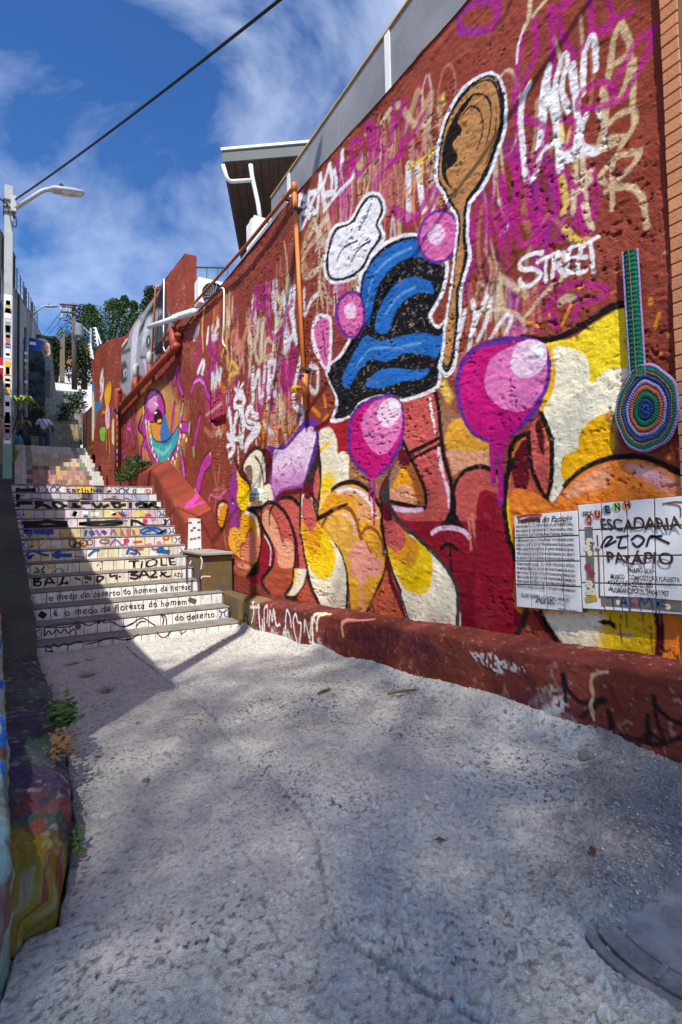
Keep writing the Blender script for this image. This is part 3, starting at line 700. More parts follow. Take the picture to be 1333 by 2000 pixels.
Al white 28 7 100 2931,2311 2903,2193 2881,2090
Al white 23 5 100 2875,2051 2873,2043
Al pinkV 31 7 100 2844,1919 2817,1806 2790,1703 2748,1601 2738,1494
Al white 32 9 100 2823,1807 2817,1773
Al pinkV 36 8 100 3412,1509 3244,1483 3044,1481
Al black 40 4 100 2863,2339 2830,2196 2807,1998 2772,1801 2720,1665 2692,1557 2696,1436
Al black 32 4 100 2705,1554 2662,1664 2571,1732 2431,1747 2287,1696 2224,1648
Aq blackP 0 4 100 2726,1643 2674,1640 2669,1444 2625,1376 2549,1322 2647,1345 2733,1367 2846,1352 2954,1326 2810,1382 2740,1461
Al pinkV 35 7 100 2943,1304 2847,1338 2712,1342 2606,1322 2555,1281
Al black 31 4 100 2845,1196 2794,1218 2738,1224 2674,1194
Al black 26 4 100 2743,1215 2742,1127 2742,1028
Al salmonC 32 6 90 2521,1426 2481,1197 2476,992
Al salmonC 20 6 90 2552,1412 2540,1195
Al salmonC 23 8 80 2443,1417 2438,1311
Ap cream 0 5 100 3523,1155 3423,1225 3192,1294 2976,1180 2803,1071 2701,954 2681,836 2701,627 3193,551 3290,670 3359,845 3447,1025
Ap yellow 0 8 100 3499,1146 3319,1098 3156,1107 3136,1263 3002,1183 2944,1083 2955,964 3028,854 3153,838 3298,861 3386,964 3462,1043
Ap ochre 0 8 100 3514,1194 3346,1190 3274,1265 3287,1329 3151,1254 3095,1180 3126,1099 3202,1036 3291,1035 3420,1093
Ap coral 0 5 100 3544,1406 3432,1410 3339,1371 3248,1284 3266,1211 3347,1151 3441,1168 3520,1242
Ap maroon 0 6 100 3544,1562 3474,1580 3416,1490 3421,1414 3498,1394 3542,1455
Ap greyK 0 6 100 3566,1583 3518,1726 3412,1832 3443,1739 3446,1558 3508,1565
Al maroon 34 6 100 3591,1594 3553,1689 3483,1762
Al greyK 38 5 100 3458,1577 3383,1451 3234,1348 3081,1251 2925,1152 2780,1044 2689,923 2680,828 2699,631
Al black 28 6 100 3566,1583 3559,1455 3533,1261 3477,1071 3403,925 3341,838
Al greyK 21 5 100 3359,845 3289,698 3214,560
Ap yellowL 0 4 100 1930,2411 1724,2377 1590,2414 1424,2434 1400,2338 1419,2099 1539,2141 1625,2073 1684,2230 1869,2337
Ap cream 0 3 100 1863,2351 1704,2305 1639,2218 1627,2103 1539,2150 1423,2119 1474,2037 1509,1910 1600,1908 1700,1844 1726,1766 1808,1735 1824,1652 1800,1598 1892,1481 1927,1531 1896,1691 1912,1900 1936,2014 1866,2108
Ap ochreY 0 4 100 1728,1766 1700,1860 1610,1920 1513,1921 1497,1831 1534,1721 1619,1700 1755,1623 1800,1595 1829,1663 1796,1744
Ap tanB 0 8 80 1558,1920 1508,1920 1496,1745 1532,1702 1518,1796
Ap orangeD 0 4 100 1898,1476 1755,1602 1620,1671 1479,1684 1351,1660 1204,1577 1151,1372 1172,1238 2216,1196 2220,1453 2008,1458
Ap salmonL 0 23 80 1805,1535 1733,1592 1600,1651 1549,1646 1573,1551 1669,1537 1783,1503
Ap pinkV 0 29 70 1452,1645 1352,1626 1253,1555 1287,1540 1389,1593
Ap salmonP 0 23 50 1336,1589 1237,1554 1213,1501 1305,1515
Ap orangeD 0 7 100 2209,1547 2177,1779 2044,1921 1935,1969 1891,1799 1885,1636 1904,1476 1859,1390 2216,1383
Ap coral 0 6 100 2038,1887 1974,1977 1912,1856 1906,1692 1937,1554 2015,1692
Ap coralB 0 7 100 2182,1662 2132,1820 2037,1762 2002,1624 1967,1512 2009,1447 2176,1464
Ap maroon 0 5 100 2167,1743 2103,1845 2046,1863 2037,1695 2057,1584 2114,1562 2155,1602
Ap maroonB 0 6 100 1989,1935 1948,1972 1927,1858 1931,1750 1955,1807
Al black 32 3 100 1946,2016 1887,1852 1881,1679 1917,1542 1941,1521
Al black 32 3 100 2038,1887 2019,1693 1953,1544 1875,1432
Al black 35 4 100 2031,1908 2160,1859 2195,1710 2229,1548 2228,1406
Al black 29 3 100 1809,1575 1708,1650 1599,1688 1478,1698 1359,1675 1204,1586
Al ochreY 32 3 100 1871,2359 1854,2246 1871,2142 1935,2030
Al black 39 3 100 2069,2491 1917,2426 1769,2408 1621,2430 1506,2461 1423,2449
Ap crim 0 7 100 2339,1577 2242,1475 2224,1331 2171,1172 2154,1005 2103,846 2178,706 2302,607 2514,576 2477,1483
Ap yellow 0 7 100 2214,1521 2182,1472 2166,1284 2160,1135 2193,1189 2213,1302
Ap orangeD 0 6 100 2191,1539 2030,1558 1829,1434 1719,1374 1739,881 2172,836 2171,1153
Al black 39 4 100 2156,1754 2221,1636 2240,1474 2213,1302 2169,1153
Ap yellowD2 0 8 100 1738,913 1710,723 1645,610 1417,641 1371,718 1359,1008
Ap cream 0 41 100 1989,844 1916,743 1823,643 1777,618 1646,598 1675,730 1634,896
Ap creamD 0 29 50 1839,715 1707,805 1640,737 1713,650
Ap redW 0 7 100 2098,842 2015,854 1956,762 1870,667 1796,616 1963,596 2303,593 2178,687
Al orange 27 7 90 2102,751 2094,746
Al orange 24 7 90 2159,646 2152,644
Al orange 23 7 90 2019,656 2016,653
Al maroon 32 6 100 2043,846 1987,774 1899,678
Al black 34 5 100 2010,855 1956,771 1870,679 1785,620
Al black 39 5 100 2106,846 2153,742 2227,658 2315,607
Ap orangeD 0 5 100 1329,976 1188,994 1200,705 1373,663
Al maroonB 38 5 100 1348,966 1344,795 1381,654
Al blackP 37 7 100 1395,647 1311,671 1201,688
Al blueP 10 5 70 1547,809 1477,818
Al blackP 5 3 90 1527,904 1533,849 1529,774
Al blackP 5 2 90 1384,925 1382,802 1379,738
Al blackP 4 3 90 1584,903 1583,864
Al blackP 4 3 90 1499,915 1500,851
Al blackP 4 2 90 1420,927 1418,876
Ap blackP 0 5 100 1653,852 1618,871 1561,864 1558,830 1586,844 1619,843
Ap white 0 6 100 4540,2948 4215,3035 3959,3229 3889,3534 3740,3719 3427,3751 3089,3652 2818,3451 2682,3224 2743,3028 2877,2916 2805,2828 2652,2871 2687,2653 2793,2451 2861,2355 3249,2350 3552,2444 3873,2453 4052,2378 4434,2398 4331,2598
Ap blackP 0 6 100 4484,2925 4168,3005 3916,3198 3833,3496 3701,3671 3404,3710 3090,3625 2841,3443 2717,3234 2774,3054 2915,2930 2816,2800 2688,2842 2722,2664 2825,2471 2888,2381 3248,2377 3551,2473 3872,2483 4051,2402 4354,2426 4281,2587
Ap blue 0 7 100 3843,3235 3805,3469 3662,3638 3382,3671 3091,3599 2875,3440 2779,3268 2861,3318 3035,3438 3272,3492 3488,3444 3621,3305 3708,3141
Ap blue 0 6 100 3605,3061 3521,3237 3324,3332 3082,3298 2886,3175 2852,3072 2985,3139 3173,3160 3333,3096 3433,2974
Ap blue 0 7 100 4192,2781 3969,2962 3766,3054 3533,2934 3250,2886 2998,2829 2827,2747 2754,2748 2833,2599 2965,2650 3211,2736 3442,2734 3693,2820 3889,2767 4102,2662
Ap blue 0 6 100 3782,2616 3593,2688 3350,2652 3090,2567 2930,2537 3011,2481 3264,2518 3549,2531
Al blueL 23 12 90 3728,3316 3613,3512 3362,3575 3094,3533
Al blueL 22 11 90 3451,3138 3282,3216 3064,3211
Al blueL 23 11 80 3916,2821 3690,2909 3344,2818 3020,2758
Ap white 0 7 100 4506,3963 4479,4197 4299,4333 4011,4249 3859,4312 3689,4325 3484,4191 3416,4021 3494,3931 3426,3779 3606,3718 3743,3629 4033,3658 4354,3776
Ap blackP 0 7 100 4452,3948 4423,4162 4260,4288 3988,4213 3826,4274 3677,4291 3510,4181 3455,4035 3532,3951 3474,3810 3636,3750 3770,3662 4045,3689 4336,3799
Ap white 0 7 100 4396,3936 4375,4127 4225,4248 3959,4177 3790,4236 3665,4258 3536,4173 3495,4052 3570,3970 3518,3840 3667,3780 3802,3698 4056,3720 4311,3818
Al black 21 7 100 4246,3950 4113,4022 3872,3969
Al black 20 7 100 3966,3823 3818,3880 3653,3862
Al black 20 7 100 3840,4064 3725,4113 3640,4190
Ap purple 0 5 100 2865,3690 2718,3638 2585,3505 2556,3382 2611,3276 2752,3256 2917,3357 3021,3511 2996,3644
Ap pinkS 0 5 100 2857,3665 2719,3618 2605,3501 2582,3395 2635,3300 2760,3281 2901,3370 2987,3501 2966,3619
Ap pinkV 0 10 100 2850,3582 2758,3547 2708,3459 2746,3403 2837,3435 2895,3528
Ap purple 0 7 100 4245,3546 4037,3571 3834,3465 3757,3281 3791,3124 3965,3088 4176,3221 4283,3409
Ap pinkS 0 7 100 4203,3513 4032,3540 3863,3452 3801,3290 3832,3153 3969,3121 4143,3235 4227,3397
Ap pinkV 0 14 100 4119,3448 3996,3450 3910,3354 3957,3291 4092,3340
Ap white 0 8 100 4817,3453 4688,3572 4504,3523 4367,3422 4357,3247 4439,2913 4632,3053 4777,3257
Ap pinkS 0 8 100 4752,3422 4652,3514 4506,3485 4420,3406 4415,3249 4489,2978 4647,3146
Al blackP 23 8 100 4565,3368 4534,3218 4503,3086
Ap white 0 4 100 2278,4309 2210,4255 2143,4145 2116,4015 2114,3893 2141,3790 2189,3723 2248,3636 2325,3570 2409,3542 2454,3489 2470,3314 2457,3173 2520,3042 2558,2954 2581,2762 2625,2538 2681,2434 2766,2430 2829,2511 2798,2596 2757,2786 2689,3007 2639,3218 2608,3353 2588,3461 2610,3546 2650,3597 2740,3772 2797,3890 2797,4033 2752,4174 2698,4278 2599,4347 2487,4372 2377,4352
Ap blackP 0 4 100 2279,4289 2215,4239 2164,4148 2139,4033 2138,3910 2165,3813 2214,3745 2273,3661 2351,3599 2431,3569 2482,3512 2499,3328 2490,3189 2549,3055 2588,2966 2610,2772 2655,2561 2700,2468 2754,2460 2790,2515 2765,2587 2731,2777 2663,2996 2614,3206 2583,3341 2563,3448 2585,3539 2624,3597 2708,3764 2764,3877 2764,4012 2725,4148 2672,4249 2575,4313 2468,4340 2368,4324
Ap tan 0 4 100 2284,4275 2233,4235 2193,4160 2172,4057 2172,3934 2197,3845 2246,3780 2307,3696 2382,3635 2464,3601 2510,3538 2532,3345 2528,3207 2578,3067 2618,2978 2641,2783 2685,2578 2720,2510 2752,2501 2767,2546 2731,2777 2653,2992 2604,3202 2563,3331 2544,3437 2565,3543 2603,3601 2686,3763 2747,3879 2748,4002 2704,4126 2652,4223 2555,4288 2450,4308 2355,4300
Ap blackP 0 5 100 2731,3991 2695,4109 2623,4199 2507,4252 2382,4252 2454,4213 2547,4173 2514,4082 2609,4051 2557,3935 2596,3892 2674,3899 2658,3806 2612,3724 2687,3810 2724,3902
Al blackP 13 4 100 2620,4266 2505,4305 2346,4290 2233,4215 2189,4119 2164,3977
Al blackP 13 4 100 2501,4180 2428,4188 2353,4114 2316,3997 2335,3921 2380,3860
Al blackP 13 4 100 2382,4239 2300,4171 2247,4062 2261,3921 2305,3837
Al blackP 8 4 100 2200,4052 2205,3932 2233,3826 2302,3720
Al blackP 24 4 100 2145,4061 2153,3944 2186,3819
Ap purple 0 6 100 4051,2372 3926,2455 3735,2477 3557,2473 3360,2429 3253,2317 3237,2156 3265,2021 3362,1901 3515,1811 3654,1774 3834,1831 3986,1930 4094,2064 4120,2198 4089,2303
Ap mag2 0 6 100 4040,2219 4007,2343 3869,2420 3628,2444 3361,2401 3279,2303 3262,2160 3314,2019 3445,1893 3617,1813 3796,1858 3965,1960 4056,2091
Ap pinkL 0 6 100 3855,2273 3776,2373 3628,2434 3393,2403 3284,2314 3266,2189 3327,2068 3426,1987 3542,1963 3680,2020 3804,2129
Ap pinkV 0 6 100 3601,2328 3525,2402 3393,2413 3300,2364 3279,2284 3338,2202 3434,2175 3533,2215 3590,2275
Ap white 0 11 100 3435,2373 3386,2392 3316,2358 3317,2320 3389,2319
Al purple 36 6 100 3741,1824 3740,1591
Al purple 35 6 100 3666,1817 3683,1370
Al mag2 24 6 100 3740,1865 3739,1595
Al mag2 24 6 100 3665,1857 3683,1378
Ap mag2 0 6 100 3777,1869 3726,1762 3688,1799 3655,1746 3598,1851
Ap purple 0 4 100 2650,2395 2599,2501 2449,2563 2253,2551 2076,2499 1927,2423 1868,2304 1879,2187 1942,2057 2042,1964 2158,1903 2219,1867 2343,1885 2491,1967 2596,2104 2646,2247
Ap mag2 0 4 100 2604,2277 2568,2453 2417,2523 2209,2490 2049,2463 1918,2396 1900,2291 1914,2185 1970,2085 2083,1983 2180,1908 2326,1916 2456,1974 2556,2097
Ap pinkL 0 4 100 2379,2300 2324,2423 2195,2458 2050,2460 1918,2396 1895,2257 1926,2144 2011,2060 2123,2050 2255,2110 2346,2203
Ap pinkV 0 3 100 2157,2363 2107,2454 1995,2456 1903,2391 1900,2291 1977,2234 2072,2245 2138,2297
Ap white 0 7 100 2018,2392 1969,2423 1916,2384 1918,2338 1986,2341
Ap mag2 0 4 100 2349,1935 2336,1847 2307,1794 2279,1815 2228,1821 2187,1910
Al purple 45 4 100 2323,1894 2321,1644
Al purple 44 4 100 2252,1884 2267,1502
Al mag2 30 4 100 2322,1930 2323,1656
Al mag2 29 4 100 2250,1919 2268,1520
Bp orangeH 0 244 75 13455,4270 12527,4602 11520,4376 10652,3788 10027,3741 9894,3103 10355,2666 10844,2562 12559,2727 13229,3289
Bp sand 0 161 80 13005,2709 11937,2752 10678,2546 10209,2326 11371,2503
Bp sand 0 194 40 11710,4418 10979,4334 10486,3962 10335,3625 11162,3969
Bl octD 150 19 100 10569,3850 10787,3289
Bl octM 112 19 100 10569,3837 10770,3299
Bp octD 0 18 100 12867,4158 12887,4346 12528,4543 12006,4485 11475,4268 11189,3947 11193,3731 11488,3590 12020,3708 12487,3758 12934,3588 13402,3769 13278,3985
Bp octM 0 22 100 12755,4152 12774,4317 12464,4493 12006,4450 11570,4252 11297,3963 11301,3764 11553,3643 11999,3748 12519,3808 12990,3658 13245,3776 13148,3962
Bp octL 0 89 80 12587,4255 12316,4407 11908,4348 11815,4015 12323,4054
Bp octD 0 21 100 12016,3909 11816,3986 11483,3867 11394,3685 11629,3614 11970,3700
Bl yellow 63 21 100 11724,3700 11533,3681
Bl green 43 13 100 11761,4288 11892,4144 11936,3895
Bp orangeH 0 32 100 12070,3717 11536,3571 11264,3362 11541,3266 11926,3349 12124,3552
Bp teal 0 20 100 12228,3510 11878,3286 11267,3186 10830,3217 10340,3372 10426,3030 10925,2754 11552,2727 12084,2940 12389,3299
Bp blueP 0 30 100 11256,3769 10954,3421 10790,3158 11359,3130 11586,3411
Bl tealL 81 40 70 11930,3122 11363,2939 10834,3033
Bl octD 270 23 100 12537,4005 12931,3771 12549,3321 12134,2975 11741,2760
Bl octM 203 23 100 12537,4005 12896,3766 12527,3318 12134,2975 11760,2776
Bl octD 260 24 100 12712,3403 13055,3174 12833,2814
Bl octM 189 24 100 12712,3388 12998,3167 12821,2843
Bl octD 216 18 100 10883,2723 10349,2968 10224,3353 10065,3724
Bl octM 162 18 100 10857,2734 10349,2968 10224,3353 10073,3705
Bl octL 53 27 80 10246,3407 10134,3663
Bl green 70 17 100 10042,3744 10106,3558
Bl octD 238 17 100 10111,3310 9678,3215
Bl octM 187 17 100 10096,3307 9706,3219
Bl green 66 17 100 9662,3308 9694,3121
Bl octD 190 17 100 10197,2848 10054,2535 9987,2235
Bl octM 138 17 100 10197,2836 10069,2536 9993,2260
Bl teal 70 18 100 10234,2928 10160,2794
Bl suck 117 23 100 12671,3849 12649,3839
Bl suck 114 23 100 12433,3779 12412,3769
Bl suck 116 23 100 12629,3722 12608,3706
Bl suck 113 23 100 12383,3622 12362,3607
Bl suck 112 22 100 12281,3460 12260,3445
Bl suck 111 22 100 12231,3306 12211,3292
Bl suck 110 22 100 12131,3148 12111,3134
Bl suck 108 22 100 11983,2986 11963,2972
Bl suck 106 21 100 11837,2841 11818,2828
Bl suck 97 19 100 11011,2764 10993,2757
Bl suck 94 19 100 10825,2665 10808,2658
Bl suck 93 19 100 10715,2757 10698,2750
Bl suck 92 18 100 10594,2666 10578,2659
Bl suck 91 18 100 10470,2806 10455,2799
Bl suck 90 18 100 10389,2923 10373,2916
Bl suck 89 18 100 10308,3039 10293,3032
Bl suck 89 18 100 10252,3156 10236,3149
Bl suck 86 17 100 10004,3119 9989,3112
Bl suck 84 17 100 9860,3025 9846,3018
Bl suck 88 18 100 10186,3347 10171,3339
Bl octL 68 34 70 12705,3825 12494,3373 12083,2997
Bl octL 45 27 70 10389,2923 10249,3257
Bl octL 43 26 70 10088,2662 10014,2335
Bl octL 71 36 70 12939,3252 12865,2938
Bl octL 89 45 80 12370,4389 12212,4414 11907,4377
Bl blackP 30 12 100 12228,3510 11878,3286 11267,3186 10830,3217 10340,3372
Bl blackP 30 12 100 12389,3299 12084,2940 11552,2727 10925,2754 10426,3030
Bl green 60 14 100 12890,4162 12985,3934
Bl yellow 60 14 100 12866,4250 12891,4101
Bl white 32 13 100 11991,4164 11717,4052
Bl white 32 13 100 11995,3934 11798,3909
Bl tealL 63 31 80 11639,3084 11739,2872
Bl tealL 58 29 80 11180,3052 10922,2886
Bl octL 47 24 80 9187,3250 9344,2974
Bl octL 54 27 80 14477,3990 14098,3896
Bl octL 36 18 80 10379,4477 10320,4283
Bl octD 127 18 100 10560,4263 10394,4532 10276,4527 10283,4223 10038,3929
Bl octM 91 18 100 10560,4276 10394,4519 10292,4511 10298,4227 10067,3953
Bl octD 138 15 100 9559,3850 9419,4020 9124,4019 8877,3892 8704,3630 8448,3485
Bl octM 107 15 100 9559,3862 9412,4018 9124,4015 8890,3891 8715,3637 8476,3503
Bl octL 47 16 80 9419,4008 9124,4001 8908,3877
Bl octD 141 16 100 9109,3339 9275,3103 9448,2778
Bl octM 110 16 100 9109,3328 9275,3103 9441,2801
Bl green 80 16 100 9481,2806 9450,2685
Bl octD 163 27 100 14580,3599 14532,4033 14163,4023 13780,3425
Bl octM 122 27 100 14566,3631 14504,4029 14177,4008 13818,3456
Bl octD 128 26 100 13456,4238 13772,3941 13588,3655
Bl octM 90 26 100 13456,4222 13747,3937 13612,3684
Bl octD 200 29 100 15089,3424 14657,3133
Bl octM 143 29 100 15059,3421 14685,3153
Bl octL 135 27 90 14181,2685 14456,2440
Bl octD 279 14 100 9345,1959 9036,2376 8748,2503 8345,2608 8153,2742 7977,2490 7857,2111
Bl octM 224 14 100 9329,1985 9036,2376 8748,2503 8345,2608 8153,2730 7989,2492 7879,2148
Bl octL 82 27 80 8610,2564 8280,2674 8095,2601
Bl green 78 16 100 9406,2030 9308,1930
Bl suck 57 14 100 8643,2606 8609,2610
Bl salmonD 121 61 50 11240,4559 11197,4439
Bl salmonD 116 58 50 10894,4261 10854,4146
Bl salmonD 111 55 50 10482,4141 10444,4056
Bl salmonD 157 79 50 13830,4407 13832,4277
Bl salmonD 163 81 50 14227,4283 14202,4146
Bl salmonD 84 34 50 9738,3659 9726,3560
Bl salmonD 85 34 50 9974,2821 9961,2745
Bp greyM 0 37 100 11200,6585 11670,6571 12943,6558 13929,6538 14474,6339 15131,6183 15063,5633 15263,5291 14287,4798 13949,5121 13201,5100 12523,4827 11894,5121 11227,5214 10822,5709 11076,6042
Bp greyD 0 67 100 11200,6585 11868,6502 12718,6387 13427,6117 12949,6155 12284,6239 11677,6201 10948,5834 11076,6042
Bp greyD 0 63 90 11879,5925 11303,6012 10864,5724 11227,5241 11697,5124 11988,5437
Bp whiteG 0 105 90 13800,6430 13180,6420 13428,6053 13559,5576 13691,5157 14079,5285 14071,5882
Bp whiteG 0 96 80 12720,6265 12180,6203 12505,5891 12841,5750 13072,5756
Bp greyD 0 58 90 15060,5879 14622,5797 14485,5487 14629,5282 15216,5387
Bp whiteG 0 58 90 14914,5630 14625,5625 14556,5436 14843,5473
Bl blackP 115 29 100 14726,5548 14712,5510
Bp greyD 0 47 90 12671,5821 12397,5857 12242,5631 12403,5529 12619,5623
Bl whiteG 70 23 100 12453,5754 12443,5691
Bl greyD 114 57 90 14475,6305 15056,6197 14203,6021
Bl whiteG 142 71 80 12847,5381 12520,4991
Bl greyD 71 35 80 13194,5539 12514,5351 12093,5292
Bp blueC 0 24 100 19738,6244 19325,6386 19051,5973 19022,5649 18266,5465 17694,5381 18128,5244 18697,5213 18995,4751 19613,4940
Bp skinC 0 25 100 19674,5991 19265,5962 19113,5436 19209,4438 19614,4556
Bl white 186 75 80 17781,6347 18123,6101 17718,5842 18058,5533
Bl white 149 75 60 17985,6288 17651,5989 18125,5824
Bp yellowD 0 21 100 17417,5719 16732,5771 16450,5551 16642,5211 17080,5061 17408,5290
Bl blackP 34 17 100 17328,5699 16829,5742 16591,5584
Bp pinkC 0 21 100 17294,5055 16811,5039 16756,4406 17285,4519
Bl maroon 69 17 100 17082,4909 17058,4748
Bl yellowD 52 17 100 17235,4464 17240,3781
Bl yellowD 51 17 100 16840,4399 16787,3621
Bl yellowD 54 18 100 17270,4918 17723,5030 17857,4973
Bp green 0 22 100 18160,4559 17388,4467 17519,4110 18065,4210
Bp skinC 0 19 100 16367,4498 16051,4444 16080,3806 16442,3906
Bl blueC 80 19 100 16237,3802 16149,3543 16042,3186
Bl blueC 65 20 100 16307,4864 16366,4674
Bl blueC 74 22 100 17858,4810 17886,4706
Bl yellow 64 16 100 16044,5136 16045,5037
Bl white 64 16 100 16046,5012 16046,4938
Bl white 58 20 80 15060,6364 14479,6398
El white 32 11 95 6187,420 6131,284 6197,159
El white 32 11 95 6252,340 5951,380
El white 31 10 95 5989,403 5904,95
El white 30 10 95 5843,243 5812,83 5865,157
El white 30 10 95 5774,117 5784,347 5709,425 5657,365 5698,238
El white 28 9 95 5628,209 5587,388 5522,279 5484,416 5423,256 5325,271
El white 26 9 95 5169,259 5132,451 5044,402 5019,296
El white 24 8 95 4881,177 4959,354 4899,448 4846,372 4765,362 4813,154
El white 23 8 95 4688,305 4670,423 4587,255 4529,467 4433,415
El white 22 7 95 4588,220 4393,214
El cream 37 7 100 4310,565 4479,497 4519,401 4513,235
El cream 28 7 100 4175,563 4383,500 4435,360
El salmonP 36 6 100 3554,654 3626,596 3911,523 3926,400
Ep purpD 0 35 35 3849,447 3605,525 3355,533 3418,437 3815,380
El purpD 30 12 50 3813,454 3741,484 3710,399
El purpD 29 12 50 3605,507 3576,407
El purpD 27 11 50 3447,500 3355,533 3388,443
El purpD 31 10 50 3268,532 3243,438 3129,540 3133,444
El purpD 28 9 50 3024,544 3028,450 2924,547 2928,455
El purpD 26 9 50 2829,550 2832,475 2738,553 2674,494
El blackP 27 5 95 1717,594 1684,526 1618,491 1496,534
El blackP 28 6 95 1717,594 1704,474
El blackP 21 5 95 1512,529 1621,416
El blackP 30 5 95 1483,481 1467,429 1488,365 1489,337
El blackP 22 4 95 1275,611 1251,565 1202,535 1142,535
El blackP 20 4 95 1272,598 1259,510 1225,424
El blackP 23 5 95 1298,524 1303,396
El blackP 23 5 95 1420,396 1350,400 1270,408 1156,480
El blackP 18 5 90 1344,368 1336,405 1294,446 1243,437
El beige 18 4 90 1476,671 1547,640 1564,602 1559,530 1569,484 1556,422
El maroon 15 7 60 1472,583 1443,549
Ep purpD 0 19 30 2084,400 1911,481 1826,391 1971,264
""".strip().split('\n')
def paint(which, U, V, C, wear, miss=None):
    """lay every painted mark of one surface over its colour array; U, V are metres along and up the wall"""
    for ln in PAINT_LINES:
        if ln[0] != which: continue
        k = ln[1]; f = ln[2:].split()
        c = PAINT[f[0]]; w = int(f[1]) / 1000; s = int(f[2]) / 1000; a = int(f[3]) / 100
        pts = [tuple(int(q) / 1000 for q in p.split(',')) for p in f[4:]]
        closed = k in 'pq'
        P = np.array(pts) if k in 'qh' else spline(pts, closed)
        pad = w + 2 * s + 0.01
        m = (U > P[:, 0].min() - pad) & (U < P[:, 0].max() + pad) & (V > P[:, 1].min() - pad) & (V < P[:, 1].max() + pad)
        if not m.any(): continue
        u, v = U[m], V[m]
        jit = 0.0055 * (wear[m] - 0.5) * 2
        if closed: d = seg_dist(u, v, P, True)
        else: d = seg_dist(u, v, P, False) - w / 2
        al = (1 - sstep(-s, s, d + jit)) * a
        if a < 0.99: al = al * (0.72 + 0.5 * wear[m]).clip(0, 1)
        if miss is not None: al = al * (1 - miss[m])
        C[m] = C[m] * (1 - al[:, None]) + c * al[:, None]
    return C

def ribbon(pts, w, smooth=True):
    P = spline(pts, False, 5) if smooth and len(pts) > 2 else np.array(pts, float)
    d = np.gradient(P, axis=0); d /= np.maximum(np.linalg.norm(d, axis=1, keepdims=True), 1e-9)
    nrm = np.stack([-d[:, 1], d[:, 0]], 1) * w / 2
    A, B = P + nrm, P - nrm
    return A, B

def text(name, body, origin, xdir, ydir, size, m, parent, align='LEFT', sx=1.0, shear=0.0, track=1.0, bold=0.012):
    cu = bpy.data.curves.new(name, 'FONT'); cu.body = body; cu.size = size; cu.align_x = align; cu.shear = shear; cu.space_character = track; cu.offset = size * bold
    cu.materials.append(m)
    o = bpy.data.objects.new(name, cu); col.objects.link(o)
    xd = Vector(xdir); yd = Vector(ydir); zd = xd.cross(yd)
    M = Matrix(((xd.x * sx, yd.x, zd.x, origin[0]), (xd.y * sx, yd.y, zd.y, origin[1]), (xd.z * sx, yd.z, zd.z, origin[2]), (0, 0, 0, 1)))
    o.matrix_world = M
    if parent is not None:
        o.parent = parent; o.matrix_parent_inverse = parent.matrix_world.inverted()
    return o

CONC = mat('concrete', rgb(150, 147, 142), 0.9, 0.2, 5, 0.3, 60, dark=rgb(90, 86, 80), darkscale=4, darkpos=(0.55, 0.8))

# ================================================================== the setting
# ---------- wide ground beneath everything
b = MB(); b.add([(-400, -400, -0.25), (400, -400, -0.25), (400, 400, -0.25), (-400, 400, -0.25)], [(0, 1, 2, 3)])
tag(b.build('ground', mat('earth', rgb(120, 110, 98), 0.95, 0.2, 0.5)), kind='structure')

# ---------- cement-dusted pavement of the alley
GRAVEL = [(2.30, 1.55), (1.95, 1.40), (1.62, 1.16), (1.30, 1.02), (1.22, 0.90), (1.30, 0.3), (2.5, 0.2), (2.5, 1.5)]
CRACK = [(0.84, 6.3), (0.84, 5.72), (0.89, 4.19), (0.92, 3.18), (0.87, 2.82), (0.88, 2.09), (0.84, 1.68), (0.76, 1.46), (0.68, 1.25), (0.69, 1.14), (0.8, 0.8)]
LEFT_EDGE = [(-0.30, 0.2), (-0.10, 1.30), (-0.07, 1.46), (-0.05, 1.58), (-0.02, 1.66), (0.05, 1.66), (0.08, 1.9), (0.11, 2.13), (0.12, 2.55), (0.11, 3.29), (0.11, 3.83), (0.04, 4.75), (-0.02, 6.0), (-0.07, 6.93)]
ys = [-6, -4, -2.5, -1.2, -0.4, 0.1, 0.4]
y = 0.45
while y < 6.78:
    ys.append(y); y += 0.0042 * max(0.8, (y + 0.6) / 1.6) ** 1.15
ys = np.array(ys)
xs = np.concatenate([np.linspace(-0.75, -0.16, 24), np.linspace(-0.155, 2.42, 520)])
GX, GY = np.meshgrid(xs, ys)
gz = 0.02 + (6.5 - GY) * 0.0585
le = np.interp(GY, [p[1] for p in LEFT_EDGE], [p[0] for p in LEFT_EDGE]) + 0.02 * fbm(GX, GY, 7, 3, 5)
near = (GY > 0.44).astype(float)
lump = 0.012 * fbm(GX, GY, 1.6, 3, 11) + 0.004 * fbm(GX, GY, 9, 3, 12)
grain = 0.0040 * fbm(GX, GY, 60, 3, 13, 0.6)
crust = np.clip(fbm(GX, GY, 95, 2, 14) - 0.05, 0, 1) * 0.0055
side = GX > np.interp(GY, [p[1] for p in CRACK][::-1], [p[0] for p in CRACK][::-1])
rough_zone = 0.35 + 0.65 * sstep(0.35, 0.62, vnoise(GX * 1.7, GY * 1.7, 15)) + 0.5 * sstep(1.7, 0.9, GY) + np.where(side, 0.35, -0.15)
clods = np.clip(fbm(GX, GY, 26, 2, 16) - 0.42, 0, 1) * 0.035
cd = np.abs(seg_dist(GX, GY, spline(CRACK, False, 4), False)) + 0.012 * fbm(GX, GY, 14, 3, 17)
groove = -0.010 * (1 - sstep(0.0, 0.010, cd)) * (0.55 + 0.45 * sstep(1.3, 2.6, GY)) * sstep(0.25, 0.55, vnoise(GX * 3, GY * 3, 18) + 0.05)
slab = np.where(side, 0.008, 0.0) * (1 - sstep(0.0, 0.5, cd) * 0.4)
pile = 0.10 * np.exp(-((GX - 2.36) / 0.16) ** 2) * (0.4 + 0.9 * vnoise(GY * 2.3, GY * 0 + 3, 19)) * sstep(1.1, 1.6, GY)
